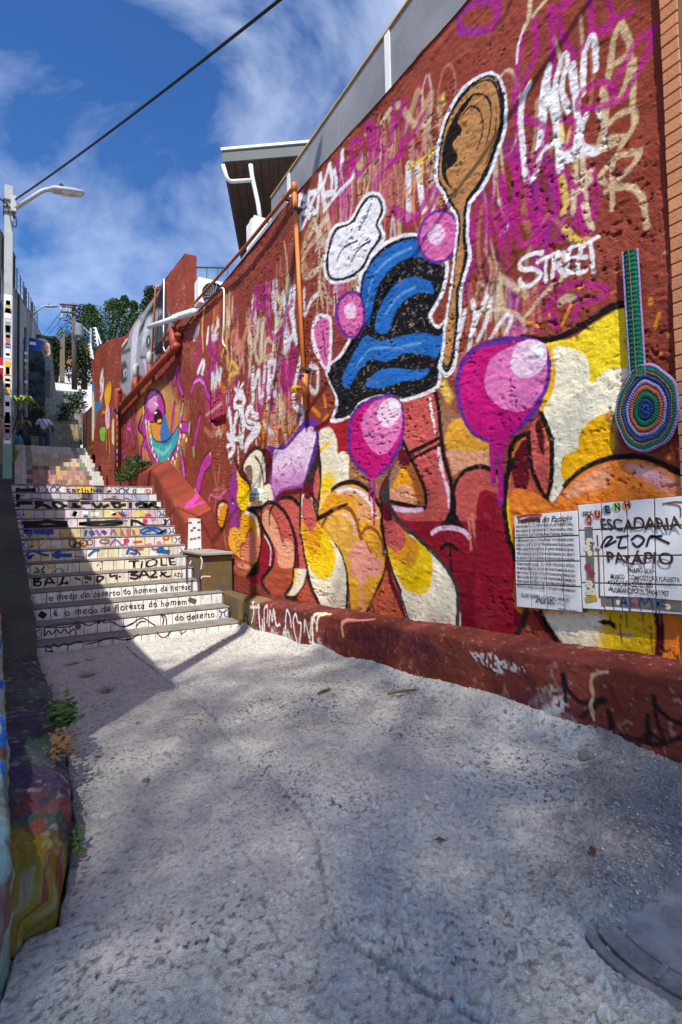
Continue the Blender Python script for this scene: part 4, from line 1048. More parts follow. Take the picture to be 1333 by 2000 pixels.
GRV = 1 - sstep(-0.12, 0.12, seg_dist(GX, GY, np.array(GRAVEL), True) + 0.16 * fbm(GX, GY, 5, 3, 21))
fall = -0.5 * sstep(0.0, 0.05, le - GX) * sstep(0.2, 0.5, GY)
holes = 0
for hx, hy, hr in ((0.24, 5.72, 0.07), (0.34, 5.05, 0.08), (0.44, 4.42, 0.07), (0.43, 5.78, 0.05)):
    holes = holes + np.exp(-(((GX - hx) / hr) ** 2 + ((GY - hy) / (hr * 1.6)) ** 2) * 1.6)
dish = (1 - sstep(0.31, 0.35, np.hypot(GX - 1.485, GY - 0.73))) * (1 - sstep(0.80, 0.90, GY + 0.06 * fbm(GX, GY, 12, 3, 24)))
gz = gz - 0.035 * dish + near * (lump + (grain + crust + clods) * rough_zone + groove + slab) + pile + fall - 0.03 * holes + (0.045 * sstep(0.80, 0.90, GY + 0.08 * fbm(GX, GY, 9, 3, 23)) - 0.02) * GRV * near + GRV * near * 0.012 * fbm(GX, GY, 30, 2, 22)
PAVE_X, PAVE_Y, PAVE_Z = xs, ys, gz
def pave_z(x, y):
    return float(gz[np.searchsorted(ys, y).clip(0, len(ys) - 1), np.searchsorted(xs, x).clip(0, len(xs) - 1)])
base = np.ones(GX.shape + (3,)) * np.array(rgb(206, 205, 197)[:3])
tone = 1 + 0.16 * fbm(GX, GY, 1.3, 4, 31) + 0.12 * fbm(GX, GY, 20, 3, 32)
spk = (sstep(0.22, 0.45, fbm(GX, GY, 75, 2, 33)) * 0.55 + sstep(0.25, 0.5, fbm(GX, GY, 120, 2, 38)) * 0.35) * (0.62 + 0.5 * sstep(-0.2, 0.5, fbm(GX, GY, 2.2, 3, 34)))
blotch = sstep(0.12, 0.5, fbm(GX, GY, 0.9, 5, 36, 0.6)) * 0.15 + sstep(0.2, 0.5, fbm(GX, GY, 6, 4, 37, 0.65)) * 0.14
base *= (tone * np.where(side, 1.05, 0.93))[..., None]
base *= (1 - spk)[..., None]
base = base * (1 - blotch)[..., None] + np.array(rgb(128, 122, 112)[:3]) * blotch[..., None]
grc = np.array(rgb(112, 112, 116)[:3]) * (1 + 0.5 * fbm(GX, GY, 26, 3, 35))[..., None]
base = base * (1 - 0.85 * GRV[..., None]) + grc * 0.85 * GRV[..., None]
base = base * (1 - 0.38 * (1 - sstep(0, 0.010, cd)) * sstep(0.3, 0.6, vnoise(GX * 3, GY * 3, 18) + 0.2))[..., None]
holc = np.clip(holes * 1.1, 0, 1)[..., None]
base = base * (1 - 0.75 * holc) + np.array(rgb(70, 58, 40)[:3]) * 0.75 * holc
edge = (1 - sstep(0.0, 0.10, GX - le))[..., None] * 0.25
base = base * (1 - edge)
PAVE = mat('pavement_dust', (1, 1, 1, 1), 0.95, 0.22, 90, 1.0, 230, attr='paint', spec=0.1)
tag(obj_from('pavement', grid_mesh('pavement', np.stack([GX, GY, gz], -1), base), PAVE), kind='structure')

# ================================================================== near painted wall
WALL = mat('painted_plaster', (1, 1, 1, 1), 0.95, 0.14, 26, 0.5, 130, attr='paint', spec=0.08)
def wall_base(U, V, s):
    c = np.ones(U.shape + (3,)) * np.array(rgb(140, 66, 52)[:3])
    t = 1 + 0.22 * fbm(U, V, 0.9, 4, s) + 0.20 * fbm(U, V, 9, 3, s + 4)
    c *= t[..., None]
    pale = sstep(0.25, 0.8, fbm(U, V, 1.8, 4, s + 8) + 0.4 * fbm(U, V, 40, 2, s + 9))[..., None] * 0.35
    c = c * (1 - pale) + np.array(rgb(176, 108, 90)[:3]) * pale
    fl = sstep(0.42, 0.52, fbm(U, V, 34, 3, s + 12, 0.6)) * sstep(0.55, 0.75, vnoise(U * 1.9, V * 1.9, s + 13))
    c = c * (1 - 0.7 * fl[..., None]) + np.array(rgb(196, 178, 164)[:3]) * 0.7 * fl[..., None]
    return c
TOPA = [at_x(px, py, 2.5) for px, py in ((970, -70), (911.8, 3), (748, 189), (581, 375), (430, 560), (405, 586))]
TY = [p.y for p in TOPA]; TZ = [p.z for p in TOPA]
TYo = [0.9] + TY; TZo = [TZ[0]] + TZ
def near_top(Y): return np.interp(Y, TYo, TZo)
cols = [1.17]
while cols[-1] < BEND:
    Y_ = cols[-1]; dep = 0.8625 * Y_ + 1.27
    cols.append(Y_ + max(0.0042, 0.0016 * dep * dep / 2.5 * 1.25))
cols[-1] = BEND
cols = np.array(cols)
nr = 860
vv = np.linspace(0, 1, nr)
U, T_ = np.meshgrid(cols, vv)
ztop = near_top(U) + 0.018 * fbm(U, U * 0, 3.5, 4, 3)
zbot = 0.15
V = zbot + (ztop - zbot) * T_
wear = vnoise(U * 60, V * 60, 40) * 0.6 + vnoise(U * 17, V * 17, 41) * 0.4
plaster = 0.020 * fbm(U, V, 1.1, 3, 50) + 0.006 * fbm(U, V, 7, 4, 51, 0.6) + 0.0034 * fbm(U, V, 40, 3, 52, 0.7)
pit = -np.clip(fbm(U, V * 1.3, 30, 3, 53, 0.6) - 0.26, 0, 1) * 0.030 * sstep(-0.25, 0.25, fbm(U, V, 2.3, 2, 54) + 0.05)
lips = np.clip(fbm(U * 0.6, V * 1.2, 12, 4, 55, 0.6) - 0.16, 0, 1) * 0.013
D = plaster + pit + lips
# the recess above the stair end (niche)
niche = (1 - sstep(-0.02, 0.02, seg_dist(U, V, np.array([(8.62, 3.17), (7.82, 3.12), (7.82, 2.99), (8.5, 3.05)]), True)))
D = D - 0.09 * niche
C = wall_base(U, V, 60)
def scribble(U, V, C, wear, zones, seed):
    r_ = random.Random(seed)
    for (u0, u1, v0, v1, n, cols_) in zones:
        for _ in range(int(n * 1.7)):
            cu, cv = r_.uniform(u0, u1), r_.uniform(v0, v1); h = r_.uniform(.12, .30); wd = h * r_.uniform(.35, .8)
            kind = r_.random()
            if kind < .35: pts = [(cu + wd * (j - 2) * .3, cv + (h if j % 2 else -h) * r_.uniform(.6, 1)) for j in range(r_.randint(3, 6))]
            elif kind < .7: pts = [(cu + r_.uniform(-.04, .04), cv + h), (cu + r_.uniform(-.04, .04), cv), (cu + r_.uniform(-.03, .03), cv - h)]
            else: pts = [(cu + wd * math.cos(t) * .6, cv + h * math.sin(t)) for t in np.linspace(r_.uniform(0, 3), r_.uniform(4, 8), 7)]
            c = PAINT[r_.choice(cols_)]; w = r_.uniform(.016, .036); a = r_.uniform(.5, .88); s = .009
            P = spline(pts, False, 5); pad = w + .05
            m = (U > P[:, 0].min() - pad) & (U < P[:, 0].max() + pad) & (V > P[:, 1].min() - pad - .3) & (V < P[:, 1].max() + pad)
            if not m.any(): continue
            u, v = U[m], V[m]; d = seg_dist(u, v, P, False) - w / 2
            if r_.random() < .5:
                x0, y0 = P[r_.randrange(len(P))]; d = np.minimum(d, seg_dist(u, v, np.array([(x0, y0), (x0 + .004, y0 - r_.uniform(.1, .3))]), False) - .004)
            al = (1 - sstep(-s, s, d)) * a * (0.55 + 0.7 * wear[m]).clip(0, 1)
            C[m] = C[m] * (1 - al[:, None]) + c * al[:, None]
    return C
C = scribble(U, V, C, wear, [(5.0, 7.6, 2.7, 4.5, 46, ['white', 'cream2', 'mag', 'mag', 'salmonD', 'pinkS', 'beige']), (7.2, 8.6, 3.0, 4.9, 30, ['orangeR', 'mag', 'white', 'yellowP', 'salmonD', 'cream2']), (3.2, 4.7, 3.2, 4.7, 40, ['mag', 'salmonD', 'beige', 'salmonD', 'white', 'cream2', 'pinkS']), (2.6, 3.6, 3.6, 4.7, 24, ['salmonD', 'beige', 'mag', 'cream2']), (1.6, 2.6, 2.6, 4.0, 30, ['mag', 'mag', 'salmonD', 'cream2', 'beige', 'purp']), (5.2, 6.2, 1.9, 2.9, 26, ['orange', 'mag', 'white', 'salmonD', 'beige'])], 12)
miss = sstep(0.34, 0.52, fbm(U, V * 1.3, 30, 3, 53, 0.6)) * 0.40 + sstep(0.45, 0.6, fbm(U, V, 55, 2, 58)) * 0.12
C = paint('A', U, V, C, wear, np.clip(miss, 0, .8))
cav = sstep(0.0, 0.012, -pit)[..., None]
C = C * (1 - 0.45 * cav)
tide = sstep(0.35, 0.0, V - (0.72 - 0.0621 * (U - 1.15)))[..., None] * sstep(0.5, 0.8, vnoise(U * 9, V * 9, 70))[..., None] * 0.35
C = C * (1 - tide) + np.array(rgb(120, 80, 70)[:3]) * tide
wall = thing('painted_wall', 'tall rough red wall covered in graffiti tags and a bright mural', 'wall', loc=(2.5, 4.0, 0), kind='thing')
def child(o, p):
    o.parent = p; o.matrix_parent_inverse = Matrix.Translation(p.location).inverted(); return o
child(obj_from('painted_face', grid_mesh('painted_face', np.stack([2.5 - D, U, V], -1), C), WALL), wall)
REDP = mat('red_plaster', rgb(132, 56, 42), 0.85, 0.25, 9, 0.5, 60, dark=rgb(88, 40, 32), darkscale=3, darkpos=(0.5, 0.8))
bb = MB()
n_ = 40
yy = np.linspace(1.17, BEND, n_)
for i in range(n_ - 1):
    a, c_ = yy[i], yy[i + 1]
    za, zc = float(near_top(a)) - 0.012, float(near_top(c_)) - 0.012
    bb.add([(2.49, a, za), (2.49, c_, zc), (2.78, c_, zc), (2.78, a, za), (2.78, a, 0), (2.78, c_, 0)], [(0, 1, 2, 3), (3, 2, 5, 4)])
child(bb.build('wall_top', REDP), wall)

# ================================================================== far painted wall beside the stairs
prof = [at_far(px, py) for px, py in ((405, 586), (353, 651))]
prof2 = [at_far(px, py) for px, py in ((362, 494), (321, 547), (308, 567), (281, 606), (261, 633), (248, 654.5), (224, 661), (192, 675.5), (180, 703))]
FT = [(p.y, p.z) for p in prof2]
FEND = FT[-1][0]
def far_top(Y):
    return np.where(Y < FT[0][0], np.interp(Y, [BEND, prof[1].y], [prof[0].z, prof[1].z]), np.interp(Y, [p[0] for p in FT], [p[1] for p in FT]))
c1 = np.linspace(BEND, FT[0][0] - 0.004, 70); c2 = FT[0][0] + (FEND - FT[0][0]) * np.linspace(0, 1, 330) ** 1.25
fcols = np.concatenate([c1, c2])
U, T_ = np.meshgrid(fcols, np.linspace(0, 1, 420))
V = 0.4 + (far_top(U) + 0.012 * fbm(U, U * 0, 5, 3, 4) - 0.4) * T_
wear = vnoise(U * 40, V * 40, 42)
D = 0.018 * fbm(U, V, 0.8, 3, 150) + 0.008 * fbm(U, V, 6, 3, 151, 0.6) + 0.003 * fbm(U, V, 24, 2, 152)
C = wall_base(U, V, 160)
C = paint('B', U, V, C, wear)
fwall = thing('painted_wall', 'red retaining wall beside the stairs painted with a purple octopus', 'wall', loc=(2.2, 14.0, 1.5), kind='thing')
XX = 2.5 - KB * (U - BEND) - D
child(obj_from('painted_face', grid_mesh('painted_face', np.stack([XX, U, V], -1), C), WALL), fwall)
fb = MB()
ff = [BEND, FT[0][0] - 0.004] ; 
def capstrip(seq, th):
    for (ya, za), (yb, zb) in zip(seq[:-1], seq[1:]):
        xa, xb = far_x(ya), far_x(yb)
        fb.add([(xa, ya, za - .008), (xb, yb, zb - .008), (xb + th, yb, zb - .008), (xa + th, ya, za - .008), (xa + th, ya, 0), (xb + th, yb, 0)], [(0, 1, 2, 3), (3, 2, 5, 4)])
capstrip([(BEND, prof[0].z), (FT[0][0], prof[1].z)], 0.28)
capstrip(FT, 0.22)
y0, z0 = FT[0]; x0 = far_x(y0)
fb.add([(x0, y0, 1), (x0 + .22, y0 - .002, 1), (x0 + .22, y0 - .002, z0 - .008), (x0, y0, z0 - .008)], [(0, 1, 2, 3)])
y1, z1 = FT[-1]; x1 = far_x(y1)
fb.add([(x1, y1, 1), (x1 + .22, y1, 1), (x1 + .22, y1, z1 - .008), (x1, y1, z1 - .008)], [(0, 1, 2, 3)])
child(fb.build('wall_top', REDP), fwall)
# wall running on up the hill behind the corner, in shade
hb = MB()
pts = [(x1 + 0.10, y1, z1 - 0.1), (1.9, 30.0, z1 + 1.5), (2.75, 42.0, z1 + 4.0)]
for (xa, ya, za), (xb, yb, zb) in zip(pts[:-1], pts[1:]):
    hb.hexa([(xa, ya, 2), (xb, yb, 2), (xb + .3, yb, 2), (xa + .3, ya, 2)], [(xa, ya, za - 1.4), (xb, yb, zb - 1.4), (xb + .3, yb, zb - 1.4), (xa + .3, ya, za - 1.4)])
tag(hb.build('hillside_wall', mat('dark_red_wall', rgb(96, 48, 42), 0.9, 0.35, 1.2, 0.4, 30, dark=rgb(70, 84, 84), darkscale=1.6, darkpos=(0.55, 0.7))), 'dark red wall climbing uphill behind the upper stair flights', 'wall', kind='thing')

# ================================================================== low kerb under the mural
def kerb_top(Y): return 0.735 - 0.0621 * (Y - 1.15)
ky = np.concatenate([np.linspace(0.95, 3.0, 330), np.linspace(3.008, 6.62, 330)])
prof_t = np.linspace(0, 1, 120)
KU, KT = np.meshgrid(ky, prof_t)
kt = kerb_top(KU) + 0.012 * fbm(KU, KU * 0, 2.2, 3, 81)
rad = 0.035
Lf = kt - 0.0 - rad; Lr = rad * math.pi / 2; Lw = 0.20
tot = Lf + Lr + Lw
s_ = KT * tot
ang = np.clip((s_ - Lf) / rad, 0, math.pi / 2)
kx = np.where(s_ < Lf, 2.3, np.where(s_ < Lf + Lr, 2.3 + rad * (1 - np.cos(ang)), 2.3 + rad + (s_ - Lf - Lr)))
kz = np.where(s_ < Lf, s_, np.where(s_ < Lf + Lr, Lf + rad * np.sin(ang), kt + 0.16 * (s_ - Lf - Lr)))
nb_ = 0.012 * fbm(KU, kz, 2.5, 3, 82) + 0.006 * fbm(KU, kz + kx, 14, 3, 83) + 0.003 * fbm(KU, kz + kx, 45, 2, 84)
kx = kx - nb_ * (1 - sstep(Lf - 0.01, Lf + Lr, s_)) ; kz = kz + nb_ * sstep(Lf, Lf + Lr, s_)
wear = vnoise(KU * 50, kz * 50, 85)
KC = np.ones(KU.shape + (3,)) * np.array(rgb(118, 58, 48)[:3])
KC *= (1 + 0.3 * fbm(KU, kz, 3, 4, 86) + 0.2 * fbm(KU, kz, 20, 2, 87))[..., None]
flk = sstep(0.36, 0.5, fbm(KU, kz + kx, 30, 3, 96, 0.6))[..., None] * 0.5
KC = KC * (1 - flk) + np.array(rgb(168, 140, 128)[:3]) * flk
pv = sstep(0.10, 0.25, fbm(KU * .5, (kz + kx), 7, 4, 88, 0.6))[..., None] * 0.45
KC = KC * (1 - pv) + np.array(rgb(74, 38, 56)[:3]) * pv
brn = sstep(6.02, 6.12, KU + 0.25 * (kz - 0.2))[..., None]
KC = KC * (1 - brn) + np.array(rgb(128, 108, 74)[:3]) * (1 + 0.15 * fbm(KU, kz, 6, 3, 89))[..., None] * brn
for cy, cz, w_, h_ in ((6.42, 0.0, 0.10, 0.22), (6.2, 0.0, 0.07, 0.17)):
    e = ((KU - cy) / w_) ** 2 + ((kz - cz) / h_) ** 2
    ring = (sstep(0.75, 0.9, e) * (1 - sstep(1.2, 1.4, e)))[..., None]
    KC = KC * (1 - ring) + np.array(rgb(70, 64, 70)[:3]) * ring
gh = kz - (0.02 + (6.5 - KU) * 0.0585)
spl = 0.02 + 0.13 * sstep(1.4, 2.0, KU) * sstep(0.45, 0.8, vnoise(KU * 1.3, KU * 0 + 7, 90)) + 0.14 * np.exp(-((KU - 5.0) / 0.35) ** 2) + 0.13 * np.exp(-((KU - 4.3) / 0.2) ** 2) + 0.16 * np.exp(-((KU - 1.75) / 0.12) ** 2)
sp = sstep(0.0, 0.25, spl - gh + 0.25 * fbm(KU, kz, 11, 4, 91))[..., None] * sstep(0.30, 0.52, vnoise(KU * 55, kz * 55, 92) + 0.9 * np.clip(spl - gh, -0.2, 0.5))[..., None]
sp2 = (np.exp(-((KU - 2.15) / 0.22) ** 2 - ((kz - 0.56) / 0.05) ** 2) > 0.45 - 0.5 * fbm(KU, kz, 16, 3, 93)).astype(float)[..., None] * sstep(0.4, 0.6, vnoise(KU * 60, kz * 60, 94))[..., None]
sp = np.clip(sp + sp2 * 0.9, 0, 0.92)
KC = KC * (1 - sp) + np.array(rgb(198, 197, 196)[:3]) * sp
KC = paint('E', KU, kz + np.where(kx > 2.31, (kx - 2.31) * 1.0, 0), KC, wear)
kx = kx - 0.006 * sp[..., 0]
kerb = obj_from('wall_kerb', grid_mesh('wall_kerb', np.stack([kx, KU, kz], -1), KC), WALL)
tag(kerb, 'low red plastered kerb along the foot of the mural wall, splashed with white cement', 'kerb', kind='thing')

# ================================================================== stairs
GROUT = mat('grout', rgb(118, 108, 94), 0.9, 0.25, 9, 0.3, 60, dark=rgb(70, 62, 52), darkscale=6, darkpos=(0.45, 0.7))
TREAD = mat('tread_concrete', rgb(128, 124, 118), 0.9, 0.25, 7, 0.4, 70, dark=rgb(70, 66, 60), darkscale=3, darkpos=(0.5, 0.75))
TILE = mat('glazed_tile', (1, 1, 1, 1), 0.35, 0.07, 30, objcol=True, dark=rgb(126, 98, 70), darkscale=16, darkpos=(0.50, 0.82), spec=0.4, streak=0.22)
def step_y(i): return 6.57 + 0.34 * i
def step_z(i): return 0.113 + 0.1606 * (i - 1)
XL = [-0.05, -0.14, -0.20, -0.23, -0.25, -0.27, -0.30, -0.315, -0.34, -0.37, -0.40, -0.43, -0.46, -0.50]
XR = [2.30, 2.22, 2.25, 2.0, 1.99, 1.985, 2.09, 2.085, 2.06, 2.04, 2.03, 2.025, 2.0, 1.97]
def tile_mesh(w, h, t=0.012, bv=0.004):
    m = MB()
    m.add([(0, 0, 0), (w, 0, 0), (w, 0, h), (0, 0, h), (bv, -t, bv), (w - bv, -t, bv), (w - bv, -t, h - bv), (bv, -t, h - bv), (0, -t + bv, 0), (w, -t + bv, 0), (w, -t + bv, h), (0, -t + bv, h)],
          [(4, 5, 6, 7), (8, 9, 5, 4), (9, 10, 6, 5), (10, 11, 7, 6), (11, 8, 4, 7), (0, 1, 9, 8), (1, 2, 10, 9), (2, 3, 11, 10), (3, 0, 8, 11)])
    me = m.mesh('tile'); me.materials.append(TILE); return me
stairs = thing('stairs', 'lower flight of steps with painted tiles on every riser', 'stairs', kind='structure')
PAL = {
 0: [(226, 222, 212)], 1: [(236, 234, 228)], 2: [(234, 231, 224)], 3: [(238, 236, 232)], 4: [(234, 226, 208), (228, 216, 192)], 5: [(238, 230, 212), (232, 220, 196)],
 6: [(236, 232, 224), (226, 214, 180), (214, 206, 196)], 7: [(230, 214, 160), (226, 220, 214), (214, 190, 190), (232, 226, 214), (206, 200, 220)],
 8: [(206, 190, 140), (216, 178, 100), (214, 190, 196), (188, 180, 170), (226, 190, 186)], 9: [(206, 190, 150), (222, 212, 190), (230, 216, 200), (216, 204, 220)],
 10: [(206, 198, 168), (196, 192, 186), (222, 212, 150), (204, 180, 196), (222, 210, 216)], 11: [(210, 204, 196), (204, 190, 206), (190, 196, 176), (222, 206, 180)],
 12: [(176, 180, 206), (186, 186, 208), (172, 176, 200), (206, 206, 214)], 13: [(232, 230, 226), (224, 206, 206), (228, 226, 216)]}
tmeshes = {}
NROW = 14
for i in range(NROW):
    z0, z1 = (step_z(i) if i else -0.06), step_z(i + 1)
    xl, xr, yf = XL[i], XR[i], step_y(i)
    yb = step_y(i + 1) if i < NROW - 1 else 16.4
    s = MB(); s.box(xl - 0.02, xr + 0.02, yf + 0.003, yb + 0.3 if i < NROW - 1 else yb, z0 - 0.3, z1 - 0.021); st = s.build('step', GROUT, stairs)
    if i < NROW - 1:
        s = MB(); s.box(xl - 0.02, xr + 0.02, yf - 0.016, yb + 0.001, z1 - 0.021, z1); s.build('tread', TREAD, stairs, bevel=0.006)
    else:
        s = MB(); s.box(xl - 0.3, xr + 0.3, yf - 0.016, yb, z1 - 0.021, z1); s.build('landing', TREAD, stairs)
    h = z1 - 0.024 - z0
    n = int(round((xr - xl) / 0.152)); w = (xr - xl) / n
    for k in range(n):
        key = (round(w, 4), round(h, 3))
        if key not in tmeshes: tmeshes[key] = tile_mesh(w - 0.007, h - 0.004)
        o = bpy.data.objects.new('tile', tmeshes[key]); col.objects.link(o); o.parent = stairs
        o.location = (xl + k * w + 0.002, yf + 0.001 - random.uniform(0, 0.002), z0)
        o.rotation_euler = (random.uniform(-.006, .006), random.uniform(-.004, .004), random.uniform(-.006, .006))
        cc = random.choice(PAL[i])
        if i == 13 and 6 <= k <= 9: cc = [(224, 196, 200), (238, 200, 60), (238, 200, 60), (206, 224, 226)][k - 6]
        if k == 0 or k == n - 1: cc = (226, 226, 226)
        f = random.uniform(0.9, 1.04)
        o.color = tuple(min(1, q * f) for q in rgb(*cc)[:3]) + (1,)

# flat marks painted and written on the risers
INK = mat('ink_black', rgb(34, 32, 34), 0.6, 0.1)
INKS = {k: mat('ink_' + k, rgb(*v), 0.55, 0.15, 20) for k, v in dict(blue=(36, 88, 160), navy=(70, 74, 140), brown=(140, 92, 72), red=(196, 84, 76), green=(60, 110, 60), purple=(130, 100, 160), yellow=(232, 196, 70), pink=(214, 120, 130), magenta=(196, 40, 110), grey=(90, 86, 84), teal=(110, 180, 170), white=(235, 235, 235), orange=(224, 150, 70)).items()}
INKS['black'] = INK
def riser_marks(i, strokes, view=(0, 0, 1), name='painted_mark', d=0.0165):
    """strokes: (ink, width px, [(px,py)...]) traced on the riser of step i"""
    ox, oy, sc = view
    by = {}
    yf = step_y(i) - d
    for ink, w, pts in strokes:
        q = [at_y(ox + x / sc, oy + y_ / sc, yf) for x, y_ in pts]
        p2 = [(p.x, p.z) for p in q]
        wm = w * yf * 0.95 / FPX
        A, B = ribbon(p2, wm)
        m = by.setdefault(ink, MB()); n = len(A); off = len(by[ink].v) * 0.0
        lay = -0.0002 * (len(m.f) % 5)
        m.add([(a[0], yf + lay, a[1]) for a in A] + [(b_[0], yf + lay, b_[1]) for b_ in B], [(k, k + 1, n + k + 1, n + k) for k in range(n - 1)])
    for ink, m in by.items():
        m.build(name, INKS[ink], stairs)
def ell(cx, cy, rx, ry, n=12, a0=0, a1=360):
    return [(cx + rx * math.cos(R(a0 + (a1 - a0) * k / n)), cy + ry * math.sin(R(a0 + (a1 - a0) * k / n))) for k in range(n + 1)]
def riser_text(i, body, px, py, hpx, px1, m=INK, track=1.15, zb=0.035):
    yf = step_y(i) - 0.0165
    a, c = at_y(px, py, yf), at_y(px1, py, yf)
    o = text('lettering', body, (a.x, a.y, step_z(i) + zb), (1, 0, 0), (0, 0, 1), hpx * yf * 0.862 / FPX * 1.42, m, None, track=track)
    bpy.context.view_layer.update()
    M = o.matrix_world.copy(); k = (c.x - a.x) / max(o.dimensions.x, 1e-6)
    for r_ in range(3): M[r_][0] *= k
    o.matrix_world = M; o.parent = stairs
Z1, Z2, Z3, Z4 = (0, 1080, 5.127), (240, 1060, 5.127), (0, 930, 6.665), (200, 930, 6.665)
riser_text(3, 'o medo do deserto do homem da florest', 96, 1165, 12.5, 372, zb=.032)
riser_text(2, 'é  o medo da floresta do homem', 104, 1195, 13, 365, zb=.035)
riser_text(1, 'do deserto.', 341, 1210, 14, 423, zb=.04)
riser_text(5, 'TiOLE', 252, 1108, 16, 343, zb=.018)
riser_text(13, 'carinho', 129, 963, 10.5, 198, zb=.018)
riser_text(4, 'AZU', 340, 1128, 9, 358, zb=.03)
riser_marks(1, [('black', 2, [(450, 745), (450, 830), (490, 780), (525, 815), (570, 770), (610, 805), (650, 765), (690, 805), (740, 760), (765, 800), (755, 830)]), ('black', 2, [(450, 745), (600, 745), (720, 730), (780, 690), (840, 710), (900, 725), (1000, 680), (980, 710), (1050, 670), (1040, 700), (1120, 690), (1230, 740), (1330, 700)]), ('brown', 6, ell(785, 735, 14, 16))], Z1)
riser_marks(1, [('black', 2, [(0, 840), (80, 820), (150, 770), (210, 755), (280, 800), (330, 830)]), ('black', 2, [(380, 715), (430, 740), (440, 820)]), ('black', 2, [(380, 715), (410, 760), (400, 820)]), ('black', 2, [(130, 840), (180, 790), (230, 790)])], Z2)
riser_marks(0, [('black', 2, [(460, 985), (470, 930), (500, 950), (540, 915), (590, 940), (640, 905), (700, 920), (760, 890), (830, 885)]), ('black', 2, [(460, 985), (540, 985)]), ('black', 2, [(860, 915), (980, 890), (1060, 860), (1130, 850), (1230, 870), (1330, 850)])], Z1)
riser_marks(0, [('black', 2, [(0, 975), (80, 965), (160, 910)]), ('black', 2, [(340, 890), (380, 940), (430, 945), (490, 880)]), ('grey', 2, [(570, 880), (590, 910), (640, 880)])], Z2)
riser_marks(2, [('black', 9, [(400, 640), (440, 590)]), ('black', 9, [(415, 650), (455, 600)])], Z1)
riser_marks(2, [('grey', 8, [(660, 560), (735, 590)]), ('grey', 5, [(660, 575), (730, 605)])], Z2)
riser_marks(4, [('black', 3, [(330, 260), (410, 255), (350, 290), (410, 290), (400, 325), (340, 325)]), ('black', 3.5, [(345, 255), (345, 325)]), ('black', 3, [(450, 330), (490, 250), (550, 310)]), ('black', 3, [(460, 300), (540, 295)]), ('black', 4, [(640, 235), (610, 320)]), ('black', 3, [(590, 325), (640, 300), (680, 310), (670, 280)]), ('black', 3, [(750, 250), (810, 270)]), ('grey', 7, [(845, 240), (920, 260)]), ('black', 3, [(855, 290), (880, 300)]), ('black', 3.5, [(975, 230), (1040, 240), (980, 290), (980, 230)]), ('black', 3.5, [(1105, 205), (1110, 235), (1165, 225), (1165, 265)]), ('black', 4, [(1200, 230), (1203, 245)])], Z1)
riser_marks(4, [('black', 3.5, [(50, 290), (150, 290), (80, 320), (160, 330), (130, 360), (70, 350)]), ('black', 3.5, [(170, 350), (210, 280), (270, 350)]), ('black', 3, [(190, 325), (250, 320)]), ('black', 3.5, [(310, 275), (330, 300), (280, 345), (350, 340)]), ('black', 3.5, [(380, 290), (440, 340), (480, 330)]), ('black', 3, [(370, 335), (440, 290)])], Z2)
riser_marks(5, [('green', 3, [(340, 195), (400, 190)]), ('green', 3, [(355, 145), (395, 180)]), ('green', 3, [(450, 140), (415, 175)]), ('green', 3, [(415, 190), (455, 195)]), ('black', 4, [(975, 120), (980, 124)]), ('black', 4, [(1015, 85), (1022, 88)]), ('black', 4, [(1005, 157), (1012, 160)]), ('grey', 1.5, [(530, 195), (600, 150), (640, 190)]), ('yellow', 3, [(440, 110), (520, 150), (560, 110)])], Z1)
riser_marks(6, [('blue', 4, [(420, 1060), (360, 1050), (380, 990), (450, 980), (560, 1020), (640, 1030)]), ('blue', 3, [(380, 1080), (410, 1030), (450, 1040)]), ('blue', 7, [(690, 1040), (790, 970)]), ('blue', 7, [(700, 1030), (940, 1030)]), ('blue', 4, [(720, 1060), (780, 1060)]), ('blue', 4, [(1150, 1040), (1230, 970), (1300, 960)]), ('yellow', 4, [(540, 1060), (620, 1040)]), ('grey', 1.5, [(970, 1040), (1100, 1060)])], Z3)
riser_marks(6, [('blue', 4, [(320, 1020), (350, 950), (430, 970), (440, 1010), (360, 1000)]), ('blue', 3, [(440, 960), (500, 1020)]), ('blue', 8, [(710, 970), (800, 930)]), ('blue', 8, [(710, 970), (880, 990)]), ('red', 4, [(420, 950), (540, 950)]), ('red', 4, [(640, 940), (700, 960)])], Z4)
riser_marks(7, [('brown', 3, ell(950, 870, 45, 45)), ('brown', 3, ell(1010, 900, 40, 35)), ('brown', 3, ell(1090, 870, 50, 40)), ('orange', 6, ell(1075, 875, 12, 10)), ('yellow', 3, [(480, 840), (540, 900), (600, 820)]), ('yellow', 3, [(630, 920), (740, 910)]), ('navy', 3, [(380, 930), (440, 910)]), ('orange', 8, [(400, 870), (440, 880)]), ('brown', 2, ell(1170, 860, 40, 35))], Z3)
riser_marks(7, [('purple', 3, [(100, 900), (160, 830), (210, 850), (260, 900), (300, 870)]), ('magenta', 8, [(280, 850), (350, 830)]), ('red', 4, [(400, 860), (520, 850)]), ('pink', 4, [(560, 900), (640, 880)]), ('red', 3, ell(830, 800, 35, 25)), ('pink', 3, ell(740, 870, 20, 15)), ('brown', 2.5, ell(30, 850, 60, 25)), ('red', 3, [(330, 800), (320, 900)])], Z4)
riser_marks(8, [('navy', 8, [(320, 720), (430, 740)]), ('blue', 9, [(440, 720), (600, 730)]), ('navy', 10, [(600, 740), (700, 715)]), ('red', 5, [(370, 780), (410, 785)]), ('purple', 5, [(310, 700), (430, 690)]), ('blue', 4, [(1130, 700), (1110, 770)]), ('navy', 8, [(1180, 710), (1220, 770)]), ('purple', 5, [(1250, 700), (1300, 770)])], Z3)
